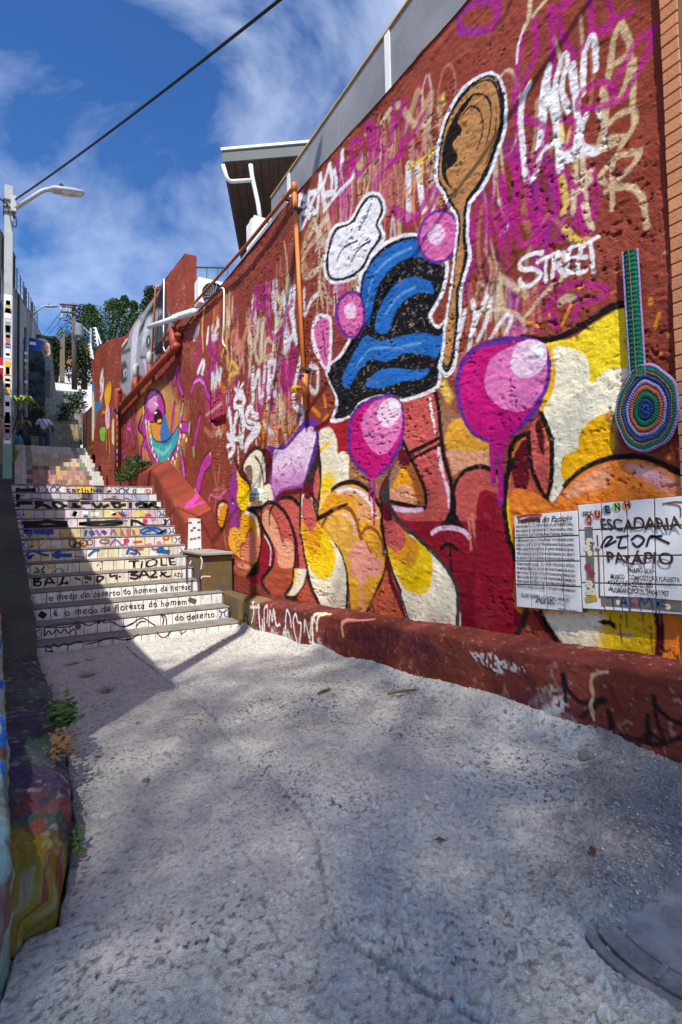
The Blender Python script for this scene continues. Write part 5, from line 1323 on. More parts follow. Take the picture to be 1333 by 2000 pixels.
riser_marks(8, [('blue', 4, ell(640, 720, 140, 45)), ('blue', 4, [(530, 735), (660, 700), (740, 740), (830, 690)]), ('blue', 6, [(760, 750), (840, 710)]), ('red', 4, [(250, 700), (270, 770)]), ('red', 4, [(330, 690), (340, 770)]), ('red', 5, [(400, 700), (420, 760)]), ('purple', 4, [(110, 750), (150, 700), (180, 760)]), ('navy', 7, [(0, 710), (50, 750)])], Z4)
riser_marks(9, [('black', 7, [(290, 610), (500, 605), (620, 590), (760, 605), (880, 605)]), ('black', 8, [(310, 655), (600, 660), (890, 650)]), ('black', 6, [(1030, 620), (1180, 605), (1333, 600)]), ('black', 5, [(1030, 620), (1333, 650)]), ('blue', 5, [(1130, 575), (1180, 570)])], Z3)
riser_marks(9, [('black', 6, [(0, 600), (150, 590), (260, 605), (150, 630), (0, 650)]), ('black', 5, [(385, 560), (385, 650)]), ('black', 5, [(390, 580), (460, 590), (560, 640), (700, 645), (800, 640), (825, 610), (815, 560)]), ('magenta', 8, [(530, 585), (590, 585)]), ('purple', 3, [(160, 560), (330, 580)]), ('pink', 4, [(640, 570), (700, 560)])], Z4)
riser_marks(10, [('purple', 4, [(290, 490), (320, 510)]), ('green', 10, [(950, 480), (1000, 500)]), ('white', 7, [(950, 500), (1020, 475)]), ('white', 7, [(1080, 475), (1150, 475)]), ('white', 8, [(1190, 495), (1290, 495)]), ('navy', 6, [(1090, 530), (1150, 535)]), ('yellow', 5, [(340, 520), (380, 460)])], Z3)
riser_marks(10, [('orange', 9, [(130, 530), (190, 500), (250, 530)]), ('navy', 3, [(250, 460), (260, 520)]), ('navy', 3, [(290, 470), (265, 520)]), ('navy', 3, [(320, 500), (270, 530)]), ('navy', 3, [(215, 465), (250, 515)]), ('red', 4, ell(600, 515, 30, 18)), ('yellow', 4, ell(520, 490, 20, 20)), ('white', 7, [(110, 480), (180, 490)])], Z4)
for px, py, sx_ in ((194, 1005.5, 0.75),):
    riser_text(10, 'NICK', 179, 1007, 5, 193, zb=.04)
riser_marks(11, [('black', 6, [(220, 350), (420, 350)]), ('black', 6, [(260, 340), (230, 400)]), ('black', 7, [(450, 350), (570, 345)]), ('black', 6, [(460, 420), (500, 385), (580, 375), (680, 435)]), ('black', 5, [(680, 370), (740, 335), (830, 380), (770, 425), (690, 370)]), ('black', 5, [(830, 390), (880, 385)]), ('black', 7, [(960, 350), (1000, 400), (1060, 400)]), ('black', 5, [(1050, 350), (1180, 345)]), ('black', 6, [(1200, 340), (1270, 410), (1330, 350)]), ('green', 6, [(930, 420), (980, 400)]), ('navy', 5, [(1060, 425), (1110, 425)])], Z3)
riser_marks(11, [('black', 6, [(0, 410), (90, 370)]), ('black', 6, [(110, 350), (190, 345), (240, 355)]), ('black', 6, [(140, 360), (190, 420), (250, 380), (310, 370)]), ('black', 6, [(367, 340), (367, 430)]), ('black', 7, [(430, 380), (520, 350), (560, 400), (470, 420)]), ('black', 7, [(560, 350), (600, 410), (640, 360), (710, 350)]), ('black', 5, [(620, 370), (700, 400), (770, 425)])], Z4)
riser_marks(12, [('brown', 2.5, [(240, 310), (380, 305), (450, 290), (600, 310), (760, 300), (900, 312), (1050, 295), (1200, 310)]), ('navy', 1.5, [(250, 260), (330, 240)]), ('yellow', 2, [(880, 260), (940, 240)]), ('yellow', 2, [(1000, 290), (1080, 270)]), ('black', 6, [(235, 230), (235, 320)])], Z3)
riser_marks(12, [('brown', 2.5, [(0, 320), (60, 295), (150, 290), (260, 310), (310, 285), (380, 320)]), ('brown', 2.5, [(30, 310), (140, 300), (250, 320)]), ('green', 2, [(130, 260), (180, 270)])], Z4)
riser_marks(13, [('black', 7, [(230, 190), (470, 180)]), ('black', 6, [(235, 150), (235, 205)]), ('navy', 2, ell(470, 175, 40, 40)), ('navy', 2, ell(700, 175, 38, 38)), ('navy', 2, [(580, 130), (620, 175), (580, 215)]), ('navy', 2, [(795, 130), (755, 175), (795, 215)]), ('navy', 2, [(345, 130), (380, 160)])], Z3)
riser_marks(13, [('navy', 2, ell(255, 195, 38, 36)), ('navy', 2, [(160, 160), (200, 195), (160, 230)]), ('navy', 2, [(350, 160), (310, 195), (350, 230)]), ('navy', 2, ell(420, 195, 20, 20)), ('green', 3, [(60, 210), (110, 190)]), ('red', 3, [(80, 185), (110, 200)]), ('red', 2, ell(600, 195, 30, 20))], Z4)
for i in range(1, 13):
    p0 = at_y(0, 1000, step_y(i)); zc = (step_z(i) + step_z(i + 1)) / 2 - 0.012
    for xc in ((XL[i] + 0.076,) if i not in (1, 6, 8, 9, 10, 7) else (XL[i] + 0.076, XR[i] - 0.076)):
        m = MB(); yf = step_y(i) - 0.0165
        for a0, cx, cz in ((0, -0.07, 0), (180, 0.07, 0), (270, 0, 0.07) if i % 2 else (90, 0, -0.07)):
            P_ = [(xc + cx + 0.05 * math.cos(R(a0 - 75 + 150 * k / 8)), zc + cz + 0.05 * math.sin(R(a0 - 75 + 150 * k / 8))) for k in range(9)]
            A, B = ribbon(P_, 0.012); n = len(A)
            m.add([(a[0], yf, a[1]) for a in A] + [(q[0], yf, q[1]) for q in B], [(k, k + 1, n + k + 1, n + k) for k in range(n - 1)])
        m.build('tile_ornament', INKS['navy'], stairs)

# ---------- second flight, with the butterfly picture
def flight(name, label, y0, z0, run, rise, n, xl0, xl1, xr0, xr1, landing_to, tiles, palette, picture=None, tw=0.152):
    f = thing(name, label, 'stairs', kind='structure')
    stuffv = MB(); colors = []
    for i in range(n):
        t = i / max(1, n - 1); xl = xl0 + (xl1 - xl0) * t; xr = xr0 + (xr1 - xr0) * t
        ya, yb = y0 + run * i, (y0 + run * (i + 1) if i < n - 1 else landing_to)
        za, zb = z0 + rise * i, z0 + rise * (i + 1)
        s = MB(); s.box(xl - (0.5 if i == n - 1 else 0.02), xr + 0.02, ya, yb, za - 0.8, zb); s.build('step' if i < n - 1 else 'landing', GROUT if i < n - 1 else TREAD, f)
        nt = int(round((xr - xl) / tw)); w = (xr - xl) / nt
        for k in range(nt):
            u, v = (k + 0.5) / nt, (i + 0.5) / n
            c = picture(u, v) if picture else None
            if c is None: c = random.choice(palette)
            cc = tuple(min(1, q * random.uniform(0.85, 1.05)) for q in rgb(*c)[:3])
            if tiles:
                key = (round(w, 3), round(rise, 3))
                if key not in tmeshes: tmeshes[key] = tile_mesh(w - 0.005, rise - 0.005)
                o = bpy.data.objects.new('tile', tmeshes[key]); col.objects.link(o); o.parent = f
                o.location = (xl + k * w, ya + 0.002, za + 0.002); o.color = cc + (1,)
            else:
                x0 = xl + k * w; n0 = len(stuffv.f)
                stuffv.box(x0, x0 + w - 0.012, ya - 0.012, ya + 0.002, za + 0.004, zb - 0.008)
                colors += [cc] * 24
    if not tiles:
        me = stuffv.mesh('riser_tiles'); a = me.color_attributes.new('paint', 'FLOAT_COLOR', 'CORNER')
        a.data.foreach_set('color', np.array([list(c) + [1.0] for c in colors], np.float32).reshape(-1))
        o = obj_from('riser_tiles', me, mat('far_tiles', (1, 1, 1, 1), 0.5, 0.2, 8, attr='paint'), f); o['kind'] = 'stuff'
    return f
def butterfly(u, v):
    for cx, cy, rx, ry in ((0.30, 0.38, 0.17, 0.20), (0.68, 0.38, 0.15, 0.20)):
        e = ((u - cx) / rx) ** 2 + ((v - cy) / ry) ** 2
        if e < 0.75: return random.choice([(196, 150, 136), (186, 140, 130), (214, 182, 140), (206, 160, 146)])
        if e < 1.25: return random.choice([(120, 104, 98), (150, 132, 120)])
    for cx, cy, rx, ry in ((0.34, 0.68, 0.16, 0.16), (0.64, 0.66, 0.16, 0.16)):
        if ((u - cx) / rx) ** 2 + ((v - cy) / ry) ** 2 < 1: return random.choice([(222, 204, 166), (216, 196, 156), (210, 200, 184)])
    if 0.46 < u < 0.53 and 0.2 < v < 0.7: return (214, 186, 120)
    if (0.12 < u < 0.22 or 0.78 < u < 0.84) and v > 0.5: return random.choice([(140, 160, 134), (160, 172, 150)])
    return None
flight('stairs', 'second flight of steps tiled with a butterfly picture', 16.4, 2.17, 0.30, 0.163, 12, -0.62, -0.74, 1.86, 1.34, 22.6, True, [(226, 224, 212), (218, 216, 206), (230, 228, 222)], butterfly)
flight('stairs', 'third flight of yellowish tiled steps behind the two people', 22.6, 4.13, 0.28, 0.165, 13, -0.95, -0.95, 1.36, 1.42, 28.0, False, [(176, 160, 112), (186, 168, 120), (160, 150, 110), (150, 152, 150), (170, 160, 130)])
flight('stairs', 'fourth flight of dim patterned steps halfway up the hill', 28.0, 6.27, 0.30, 0.165, 13, -0.45, -0.40, 1.75, 1.8, 35.0, False, [(150, 150, 146), (160, 146, 110), (140, 146, 140), (170, 164, 150), (130, 120, 110)])
flight('stairs', 'topmost flight of pale grey tiled steps below the trees', 35.0, 8.41, 0.30, 0.165, 12, 0.40, 0.5, 2.35, 2.4, 44.0, False, [(176, 176, 172), (160, 162, 160), (186, 180, 170)])

# ================================================================== things on and above the near wall
# ---------- brick pier at the end of the wall
pier = thing('brick_pier', 'orange brick pier at the right end of the red wall', 'pier', loc=(2.8, 1.0, 0), kind='thing')
MORT = mat('mortar', rgb(128, 92, 70), 0.95, 0.2, 20)
BRICK = mat('brick_clay', (1, 1, 1, 1), 0.85, 0.12, 30, 0.3, 120, objcol=True)
b = MB(); b.box(2.474, 3.6, 0.45, 1.166, 0, 4.6); child(b.build('mortar_core', MORT), pier)
def brick_mesh(l, d=0.075, h=0.0545):
    m = MB(); m.box(0, l, 0, d, 0, h); me = m.mesh('brick'); me.materials.append(BRICK); return me
BR = {0.22: brick_mesh(0.218), 0.11: brick_mesh(0.108)}
for k in range(64):
    z = 0.62 + k * 0.06; x = 2.466
    seq = [0.22, 0.22] if k % 2 else [0.11, 0.22, 0.22]
    for l in seq:
        o = bpy.data.objects.new('brick', BR[l]); col.objects.link(o)
        o.location = (x + random.uniform(-.001, .001), 1.128 + random.uniform(-.0015, .0015), z); child(o, pier)
        f = random.uniform(0.86, 1.08); o.color = tuple(min(1, q * f) for q in rgb(196, 132, 92)[:3]) + (1,)
        bv = o.modifiers.new('bevel', 'BEVEL'); bv.width = 0.003; bv.segments = 1
        x += l + 0.004

# ---------- grey parapet on the wall
par = thing('parapet', 'smooth grey board parapet on top of the red wall', 'parapet', loc=(2.6, 4, 4.9), kind='thing')
GREYB = mat('grey_board', rgb(138, 138, 142), 0.6, 0.12, 2.5, 0.05, 20, dark=rgb(112, 112, 116), darkscale=1.4, darkpos=(0.4, 0.7))
WHITEP = mat('white_paint', rgb(226, 226, 224), 0.5, 0.08, 5)
def pz(Y): return float(near_top(np.array(Y)))
for ya, yb, zt in ((0.7, 3.39, 5.6), (3.45, 5.42, 5.6), (5.48, 6.0, 5.6)):
    b = MB(); b.hexa([(2.56, ya, pz(ya) - .03), (2.60, ya, pz(ya) - .03), (2.60, yb, pz(yb) - .03), (2.56, yb, pz(yb) - .03)], [(2.56, ya, zt), (2.60, ya, zt), (2.60, yb, zt), (2.56, yb, zt)])
    child(b.build('panel', GREYB), par)
for yp in (3.42, 5.45):
    b = MB(); b.box(2.548, 2.61, yp - .035, yp + .035, pz(yp) - .02, 5.59); child(b.build('post', WHITEP), par)
b = MB(); b.hexa([(2.555, 6.0, pz(6.0) - .02), (2.60, 6.0, pz(6.0) - .02), (2.60, 8.45, pz(8.45) - .02), (2.555, 8.45, pz(8.45) - .02)], [(2.555, 6.0, pz(6) + .14), (2.60, 6.0, pz(6) + .14), (2.60, 8.45, pz(8.45) + .05), (2.555, 8.45, pz(8.45) + .05)])
child(b.build('flashing', mat('flashing', rgb(176, 178, 180), 0.4, 0.1, 4, metallic=0.3)), par)
b = MB(); b.box(2.545, 2.615, 0.7, 6.0, 5.602, 5.618); child(b.build('cap_rail', mat('cap_rail', rgb(196, 164, 90), 0.6, 0.3, 3)), par)

# ---------- house with the dark eave
house = thing('eave_house', 'house with deep dark eaves rising behind the parapet', 'house', loc=(4.0, 10.2, 5.4))
A_, B_, C_ = Vector((3.0, 9.2, 8.2)), Vector((4.05, 8.45, 8.2)), Vector((4.15, 11.7, 8.2))
e1, e2 = B_ - A_, C_ - A_
FASC = mat('fascia', rgb(96, 104, 104), 0.6, 0.1, 3)
SOFF = mat('soffit_boards', rgb(92, 78, 68), 0.85, 0.25, 6)
def quad_slab(o, a, c, z0, z1):
    return MB().hexa([o + Vector((0, 0, z0)), o + a + Vector((0, 0, z0)), o + a + c + Vector((0, 0, z0)), o + c + Vector((0, 0, z0))], [o + Vector((0, 0, z1)), o + a + Vector((0, 0, z1)), o + a + c + Vector((0, 0, z1)), o + c + Vector((0, 0, z1))])
child(quad_slab(A_ - e1 * .04 - e2 * .02, e1 * 3.2, e2 * 1.6, 0.03, 0.24).build('roof', FASC), house)
child(quad_slab(A_ - e1 * .06 - e2 * .03, e1 * 3.25, e2 * 1.65, 0.243, 0.29).build('roof_edge', WHITEP), house)
for k in range(9):
    child(quad_slab(A_ + e1 * (0.01 + k * .13), e1 * .122, e2 * 1.5, 0.0, 0.028).build('soffit_board', SOFF), house)
wo_ = A_ + e1 * .75 + e2 * .33
child(MB().hexa([wo_ - Vector((0, 0, 5)), wo_ + e1 * 2 - Vector((0, 0, 5)), wo_ + e1 * 2 + e2 - Vector((0, 0, 5)), wo_ + e2 - Vector((0, 0, 5))], [wo_, wo_ + e1 * 2, wo_ + e1 * 2 + e2, wo_ + e2]).build('house_wall', mat('house_render', rgb(206, 206, 202), 0.8, 0.1, 2)), house)
PVC = mat('white_pvc', rgb(228, 230, 228), 0.4, 0.05, 5)
def ypts(Y, L): return [at_y(x, y_, Y) for x, y_ in L]
def bend(pts, r=0.25, n=4):
    pts = [Vector(p) for p in pts]; out = [pts[0]]
    for i in range(1, len(pts) - 1):
        a, p, c_ = pts[i - 1], pts[i], pts[i + 1]
        ra = min(r, (a - p).length * .45, (c_ - p).length * .45)
        s_, e_ = p + (a - p).normalized() * ra, p + (c_ - p).normalized() * ra
        for k in range(n + 1):
            t = k / n; out.append(s_ * (1 - t) ** 2 + p * 2 * t * (1 - t) + e_ * t * t)
    out.append(pts[-1]); return out
child(MB().tube(bend(ypts(8.9, ((490, 322), (493, 345), (505, 400), (511, 450))), .08), 0.042, 10).build('downpipe', PVC, smooth=True), house)
child(MB().tube(bend(ypts(8.85, ((436, 322), (446, 355), (491, 352))), .09), 0.035, 10).build('gutter_pipe', PVC, smooth=True), house)
child(MB().box(3.18, 3.42, 8.2, 8.6, 5.0, 6.75).build('column', WHITEP), house)
child(MB().box(3.05, 3.17, 8.0, 8.1, 5.0, 6.55).build('column', WHITEP), house)
child(MB().box(3.5, 4.3, 8.3, 8.34, 5.0, 6.9).build('balcony_panel', mat('panel_white', rgb(196, 198, 200), 0.6, 0.1)), house)

# ---------- air-conditioning unit and rail behind the wall
ac = thing('air_conditioner', 'white outdoor air conditioning unit with round fan grille', 'air conditioner', loc=(2.95, 9.4, 5.3))
p0, p1 = at_y(388, 540, 9.35), at_y(440, 590, 9.35)
child(MB().box(p0.x, p0.x + 0.62, 9.35, 9.65, p1.z - .1, p0.z).build('body', PVC, bevel=0.015), ac)
cx, cz, rr = p0.x + 0.30, p0.z - 0.30, 0.235
GR = mat('dark_grille', rgb(64, 66, 68), 0.5, 0.1)
m = MB(); m.tube([(cx + rr * math.cos(2 * math.pi * k / 24), 9.335, cz + rr * math.sin(2 * math.pi * k / 24)) for k in range(25)], 0.008, 6); child(m.build('grille_ring', GR), ac)
m = MB(); m.add([(cx, 9.346, cz)] + [(cx + rr * math.cos(2 * math.pi * k / 24), 9.346, cz + rr * math.sin(2 * math.pi * k / 24)) for k in range(24)], [(0, k + 1, (k + 1) % 24 + 1) for k in range(24)]); child(m.build('fan_opening', mat('fan_dark', rgb(50, 52, 54), 0.6)), ac)
m = MB()
for k in range(18): m.tube([(cx, 9.338, cz), (cx + rr * math.cos(2 * math.pi * k / 18), 9.338, cz + rr * math.sin(2 * math.pi * k / 18))], 0.003, 4)
child(m.build('grille_spokes', mat('spokes', rgb(210, 212, 212), 0.5)), ac)
rail = thing('roof_rail', 'thin dark green rail with posts behind the red pillar', 'railing', loc=(2.9, 9.7, 5.3))
GRN = mat('green_metal', rgb(70, 96, 84), 0.5, 0.1)
rp = [at_y(381, 522, 9.7), at_y(446, 523, 9.7)]
child(MB().tube(rp, 0.018, 6).build('top_bar', GRN), rail)
for t in (0.02, 0.35, 0.68, 0.98):
    q = rp[0].lerp(rp[1], t); child(MB().tube([q, q - Vector((0, 0, 1.2))], 0.009, 6).build('upright', GRN), rail)

# ---------- orange gas pipe
ORP = mat('orange_pipe', rgb(206, 118, 46), 0.5, 0.12, 8, spec=0.4)
gas = thing('gas_pipe', 'thin orange gas pipe running down and along the red wall', 'pipe', loc=(2.44, 5.1, 3))
v0, v1 = at_x(597, 800, 2.43), at_x(575, 364, 2.43)
child(MB().tube([v0, v1], 0.024, 10).build('riser_pipe', ORP, smooth=True), gas)
d = [v1, at_x(480, 481, 2.40), at_far(400, 570, .10), at_far(297, 687, .10)]
child(MB().tube(d, 0.022, 10).build('sloping_pipe', mat('rusty_pipe', rgb(164, 92, 48), 0.6, 0.3, 6), smooth=True), gas)
b = MB().lathe((v1.x, v1.y, v1.z - .04), [(0.0, -.03), (0.034, -.03), (0.036, .05), (0.03, .075), (0.0, .085)], 12); child(b.build('elbow', ORP, smooth=True), gas)
STEEL = mat('dull_steel', rgb(92, 88, 84), 0.5, 0.2, 10, metallic=0.6)
for py in (722, 410):
    q = at_x(594 if py > 600 else 577, py, 2.43)
    child(MB().box(q.x - .03, 2.50, q.y - .05, q.y + .05, q.z - .012, q.z + .012).build('bracket', STEEL), gas)
q = at_x(556, 386, 2.43); child(MB().box(q.x - .02, 2.6, q.y - .02, q.y + .02, q.z - .02, q.z + .02).build('bracket', STEEL), gas)
q = at_x(596, 742, 2.43)
child(MB().tube([q + Vector((0, 0, .06)), q - Vector((0, 0, .18))], 0.034, 10).build('valve', ORP, smooth=True), gas)
child(MB().tube([q + Vector((0, 0.0, -.08)), q + Vector((-.02, .16, -.06))], 0.022, 8).build('valve_arm', ORP, smooth=True), gas)
child(MB().tube([q + Vector((-.02, .15, -.06)), q + Vector((-.022, .21, -.055))], 0.038, 12).build('yellow_cap', mat('yellow_plastic', rgb(228, 196, 30), 0.5)), gas)
child(MB().tube([q + Vector((-.03, -.03, .04)), q + Vector((-.04, .03, .06)), q + Vector((-.02, .05, .02))], 0.008, 6).build('blue_tie', mat('blue_plastic', rgb(40, 80, 160), 0.5)), gas)
g2 = thing('gas_pipe', 'short upright orange pipe on the black and white painting', 'pipe', loc=(2.4, 12, 4.5))
child(MB().tube(bend([at_far(298, 684, .10), at_far(304.7, 562, .10), at_far(313, 558, .02)], .1), 0.022, 8).build('riser_pipe', ORP, smooth=True), g2)

# ---------- conduits
COND = mat('white_conduit', rgb(232, 230, 226), 0.4, 0.05)
o = MB().tube(bend([at_x(431, 563, 2.46), at_x(438.5, 562, 2.45), at_x(437.5, 640, 2.45), at_x(434.6, 668, 2.46), at_x(441, 678, 2.47)], .12), 0.014, 8).build('conduit', COND, smooth=True)
tag(o, 'bent white conduit hanging down the wall below the dark cable', 'conduit')
o = MB().tube(bend([at_far(321, 545, .06), at_far(319.5, 680, .06), at_far(324, 688, .06), at_far(335, 672, .06)], .1), 0.013, 8).build('conduit', COND, smooth=True)
tag(o, 'hooked white conduit left of the red pillar on the far wall', 'conduit')
o = MB().tube([at_x(437, 561, 2.47), at_x(408, 588, 2.46), at_far(380, 615, .04), at_far(354, 650, .05)], 0.016, 6).build('cable', mat('grey_cable', rgb(70, 66, 64), 0.6), smooth=True)
tag(o, 'dark grey cable along the top edge where the red walls meet', 'cable')

# ---------- red drain pipes on the far wall
RPIPE = mat('red_pipe', rgb(150, 62, 42), 0.55, 0.15, 6, spec=0.4)
GPIPE = mat('grey_pipe', rgb(170, 168, 166), 0.5, 0.1, 6)
drain = thing('drain_pipe', 'red painted drain pipe sloping down the far wall to a downpipe', 'pipe', loc=(2.2, 13, 4))
F = lambda x, y_, o=.12: at_far(x, y_, o)
child(MB().tube([F(346, 675), F(229, 803)], 0.075, 12).build('sloping_pipe', RPIPE, smooth=True), drain)
child(MB().tube(bend([F(237, 763, .02), F(228.5, 763), F(230, 940)], .15), 0.075, 12).build('downpipe', RPIPE, smooth=True), drain)
child(MB().tube([F(341, 690), F(338, 642)], 0.08, 12).build('branch_pipe', RPIPE, smooth=True), drain)
child(MB().tube(bend([F(338, 642), F(338, 622), F(380, 609, .12)], .12), 0.066, 12).build('white_pipe', PVC, smooth=True), drain)
child(MB().tube([F(291, 638.5, .18), F(345, 620.5, .18)], 0.05, 10).build('white_spout', PVC, smooth=True), drain)
child(MB().tube([F(346, 656), F(356, 654, .0)], 0.07, 10).build('branch_pipe', RPIPE, smooth=True), drain)
for a, b_ in (((291, 692), (293.5, 738)), ((263, 716), (265.5, 764))):
    mid = (a[0] + (b_[0] - a[0]) * .45, a[1] + (b_[1] - a[1]) * .45)
    child(MB().tube(bend([F(a[0] + 6, a[1] - 2, .0), F(*a), F(*mid)], .08), 0.06, 10).build('grey_branch', GPIPE, smooth=True), drain)
    child(MB().tube([F(*mid), F(*b_)], 0.061, 10).build('branch_pipe', RPIPE, smooth=True), drain)
for py in (700, 745, 790):
    t = (py - 675) / 128; q = F(346 - 117 * t, py); child(MB().lathe((q.x, q.y, q.z - .05), [(.05, 0), (.088, 0.01), (.088, .09), (.05, .1)], 12).build('collar', RPIPE), drain)
STK = [mat('sticker_%d' % k, rgb(*c), 0.5, 0.1) for k, c in enumerate(((236, 236, 236), (220, 180, 60), (150, 150, 152), (120, 176, 164), (190, 110, 110), (120, 146, 186), (230, 220, 190)))]
for k in range(9):
    q = F(229.3, 800 + k * 13.5, .2); s_ = random.uniform(.04, .07)
    child(MB().box(q.x - .005, q.x + .0, q.y - s_, q.y + s_, q.z - s_, q.z + s_).build('sticker', random.choice(STK)), drain)

# ---------- crochet banjo
ban = thing('crochet_banjo', 'green and lilac crocheted banjo fixed to the wall above the plaques', 'crochet banjo', loc=(2.47, 1.3, 1.8))
YARN = {k: mat('yarn_' + k, rgb(*v), 1.0, 0.45, 90, 1.0, 320, spec=0.05) for k, v in dict(green=(34, 122, 98), lilac=(164, 142, 190), orange=(180, 112, 80), blue=(48, 88, 146), navy=(56, 70, 126)).items()}
cb = at_x(1261, 800, 2.455); ry0, rx0 = 0.192, 0.142
def ringpt(a, f):
    f = f * (1 + 0.018 * math.sin(5 * a + 1) + 0.012 * math.sin(9 * a + 9 * f))
    tear = 1 + 0.10 * max(0, math.sin(a)) ** 6
    return (cb.y + rx0 * f * math.cos(a), cb.z + ry0 * f * math.sin(a) * tear)
def yarn_ring(f, wd, bumps, y_):
    m = MB(); n = 420; nt = 6; vs = []; fs = []
    for i in range(n):
        a = 2 * math.pi * i / n; w = wd * (1 + 0.06 * math.sin(a * bumps)); cy, cz_ = ringpt(a, f)
        for k in range(nt):
            b_ = math.pi * k / (nt - 1); q = ringpt(a, f + w * math.cos(b_))
            vs.append((2.468 - (0.010 + 0.004 * (0.5 + 0.5 * math.sin(a * bumps))) * math.sin(b_) - 0.004, q[0], q[1]))
    for i in range(n):
        for k in range(nt - 1): fs.append((i * nt + k, ((i + 1) % n) * nt + k, ((i + 1) % n) * nt + k + 1, i * nt + k + 1))
    m.add(vs, fs); return child(m.build(y_[1], YARN[y_[0]], ban, smooth=True), ban)
for f, wd, bp, y_ in ((1.0, .05, 90, ('lilac', 'fringe_ring')), (.91, .085, 84, ('green', 'green_ring')), (.84, .04, 76, ('orange', 'orange_ring')), (.745, .06, 68, ('blue', 'blue_ring')), (.62, .06, 58, ('lilac', 'lilac_ring')), (.49, .07, 46, ('orange', 'orange_ring')), (.34, .085, 32, ('green', 'green_ring')), (.20, .055, 20, ('navy', 'blue_ring')), (.09, .07, 8, ('blue', 'centre'))):
    yarn_ring(f, wd, bp, y_)
m = MB(); n = 40
m.add([(2.472, cb.y, cb.z)] + [(2.472,) + ringpt(2 * math.pi * k / n, 1.0) for k in range(n)], [(0, k + 1, (k + 1) % n + 1) for k in range(n)]); child(m.build('backing', YARN['green']), ban)
nl = [at_x(1232, 738, 2.46), at_x(1217, 492, 2.46)]; nrt = [at_x(1262, 735, 2.46), at_x(1246, 486, 2.46)]
NR, NC = 110, 9; P3 = np.zeros((NR, NC, 3))
for i in range(NR):
    t = i / (NR - 1); a = nl[0].lerp(nl[1], t); c_ = nrt[0].lerp(nrt[1], t)
    for k in range(NC):
        q = a.lerp(c_, k / (NC - 1)); wv = 0.004 * math.sin(i * math.pi * 2 / 4 + (1.6 if k % 2 else 0)) + 0.010 * (1 - abs(2 * k / (NC - 1) - 1) ** 4)
        P3[i, k] = (2.462 - wv, q.y, q.z)
child(obj_from('neck', grid_mesh('neck', P3), YARN['green']), ban)
for L_ in (nl, nrt, [nl[0].lerp(nrt[0], .5), nl[1].lerp(nrt[1], .5)]):
    mid = L_ is not nl and L_ is not nrt
    pts = [L_[0].lerp(L_[1], k / 60) + Vector((-.012 if mid else -.002, .002 * (k % 2), 0)) for k in range(61)]
    child(MB().tube(pts, [0.0018 if mid else 0.0045 + .002 * (k % 2) for k in range(61)], 6).build('seam' if mid else 'edging', YARN['orange' if mid else 'lilac'], smooth=True), ban)

# ---------- tiled plaques
WTILE = mat('plaque_tile', rgb(228, 228, 230), 0.35, 0.06, 14, dark=rgb(180, 162, 146), darkscale=16, darkpos=(0.6, 0.9), spec=0.45)
INKB = mat('brush_black', rgb(44, 40, 42), 0.5, 0.1); INKBR = mat('brush_brown', rgb(66, 50, 46), 0.5, 0.2)
def plaque(name, label, corners, nx, ny, x=2.452):
    """corners: photo points tl, tr, br, bl on the wall"""
    t = thing(name, label, 'plaque', loc=(x, 1.8, 1.1))
    tl, tr, br, bl = [at_x(px, py, x) for px, py in corners]
    def pt(u, v): return tl.lerp(tr, u).lerp(bl.lerp(br, u), v)
    m = MB(); q = [pt(0, 1), pt(1, 1), pt(1, 0), pt(0, 0)]
    m.hexa([Vector((x + .006, p.y, p.z)) for p in q], [Vector((x + .06, p.y, p.z)) for p in q]); child(m.build('mortar_bed', mat('plaque_grout', rgb(128, 104, 90), 0.9, 0.2, 20)), t)
    for i in range(nx):
        for j in range(ny):
            g = 0.003 / 0.42
            q = [pt((i + g * nx * .3) / nx + g, (j + 1) / ny - g), pt((i + 1) / nx - g, (j + 1) / ny - g), pt((i + 1) / nx - g, j / ny + g), pt(i / nx + g, j / ny + g)]
            dx = random.uniform(-.0012, .0012)
            child(MB().hexa([Vector((x + dx, p.y, p.z)) for p in q], [Vector((x + .0075, p.y, p.z)) for p in q]).build('tile', WTILE, bevel=0.0012, seg=1), t)
    return t, pt
def plaque_text(t, pt, body, u, v, width_u, hfrac, m=INKB, x=2.4502, shear=0.0, k=1.0):
    a, c_, d_ = pt(u, v), pt(u + 0.1, v), pt(u, v - 0.1)
    xd = (c_ - a); xd.x = 0; L_ = xd.length * 10; xd.normalize()
    yd = Vector((0, 0, 1)); H = (d_ - a).length * 10
    o = text('lettering', body, (x, a.y, a.z), xd, yd, hfrac * H * 1.38, m, None, shear=shear, bold=.022)
    bpy.context.view_layer.update()
    w = o.dimensions.x
    if w > 1e-6:
        s_ = width_u * L_ / w
        M = o.matrix_world.copy()
        for r_ in range(3): M[r_][0] *= s_
        o.matrix_world = M
    o.parent = t; o.matrix_parent_inverse = Matrix.Translation(t.location).inverted()
    return o
T1, p1_ = plaque('tile_plaque', 'smaller white tile plaque packed with small handwritten lines', ((1004, 1006.5), (1128, 996), (1137, 1197), (1008.5, 1186)), 4, 4)
plaque_text(T1, p1_, 'Escadaria do Patápio', .06, .085, .88, .055, shear=.3)
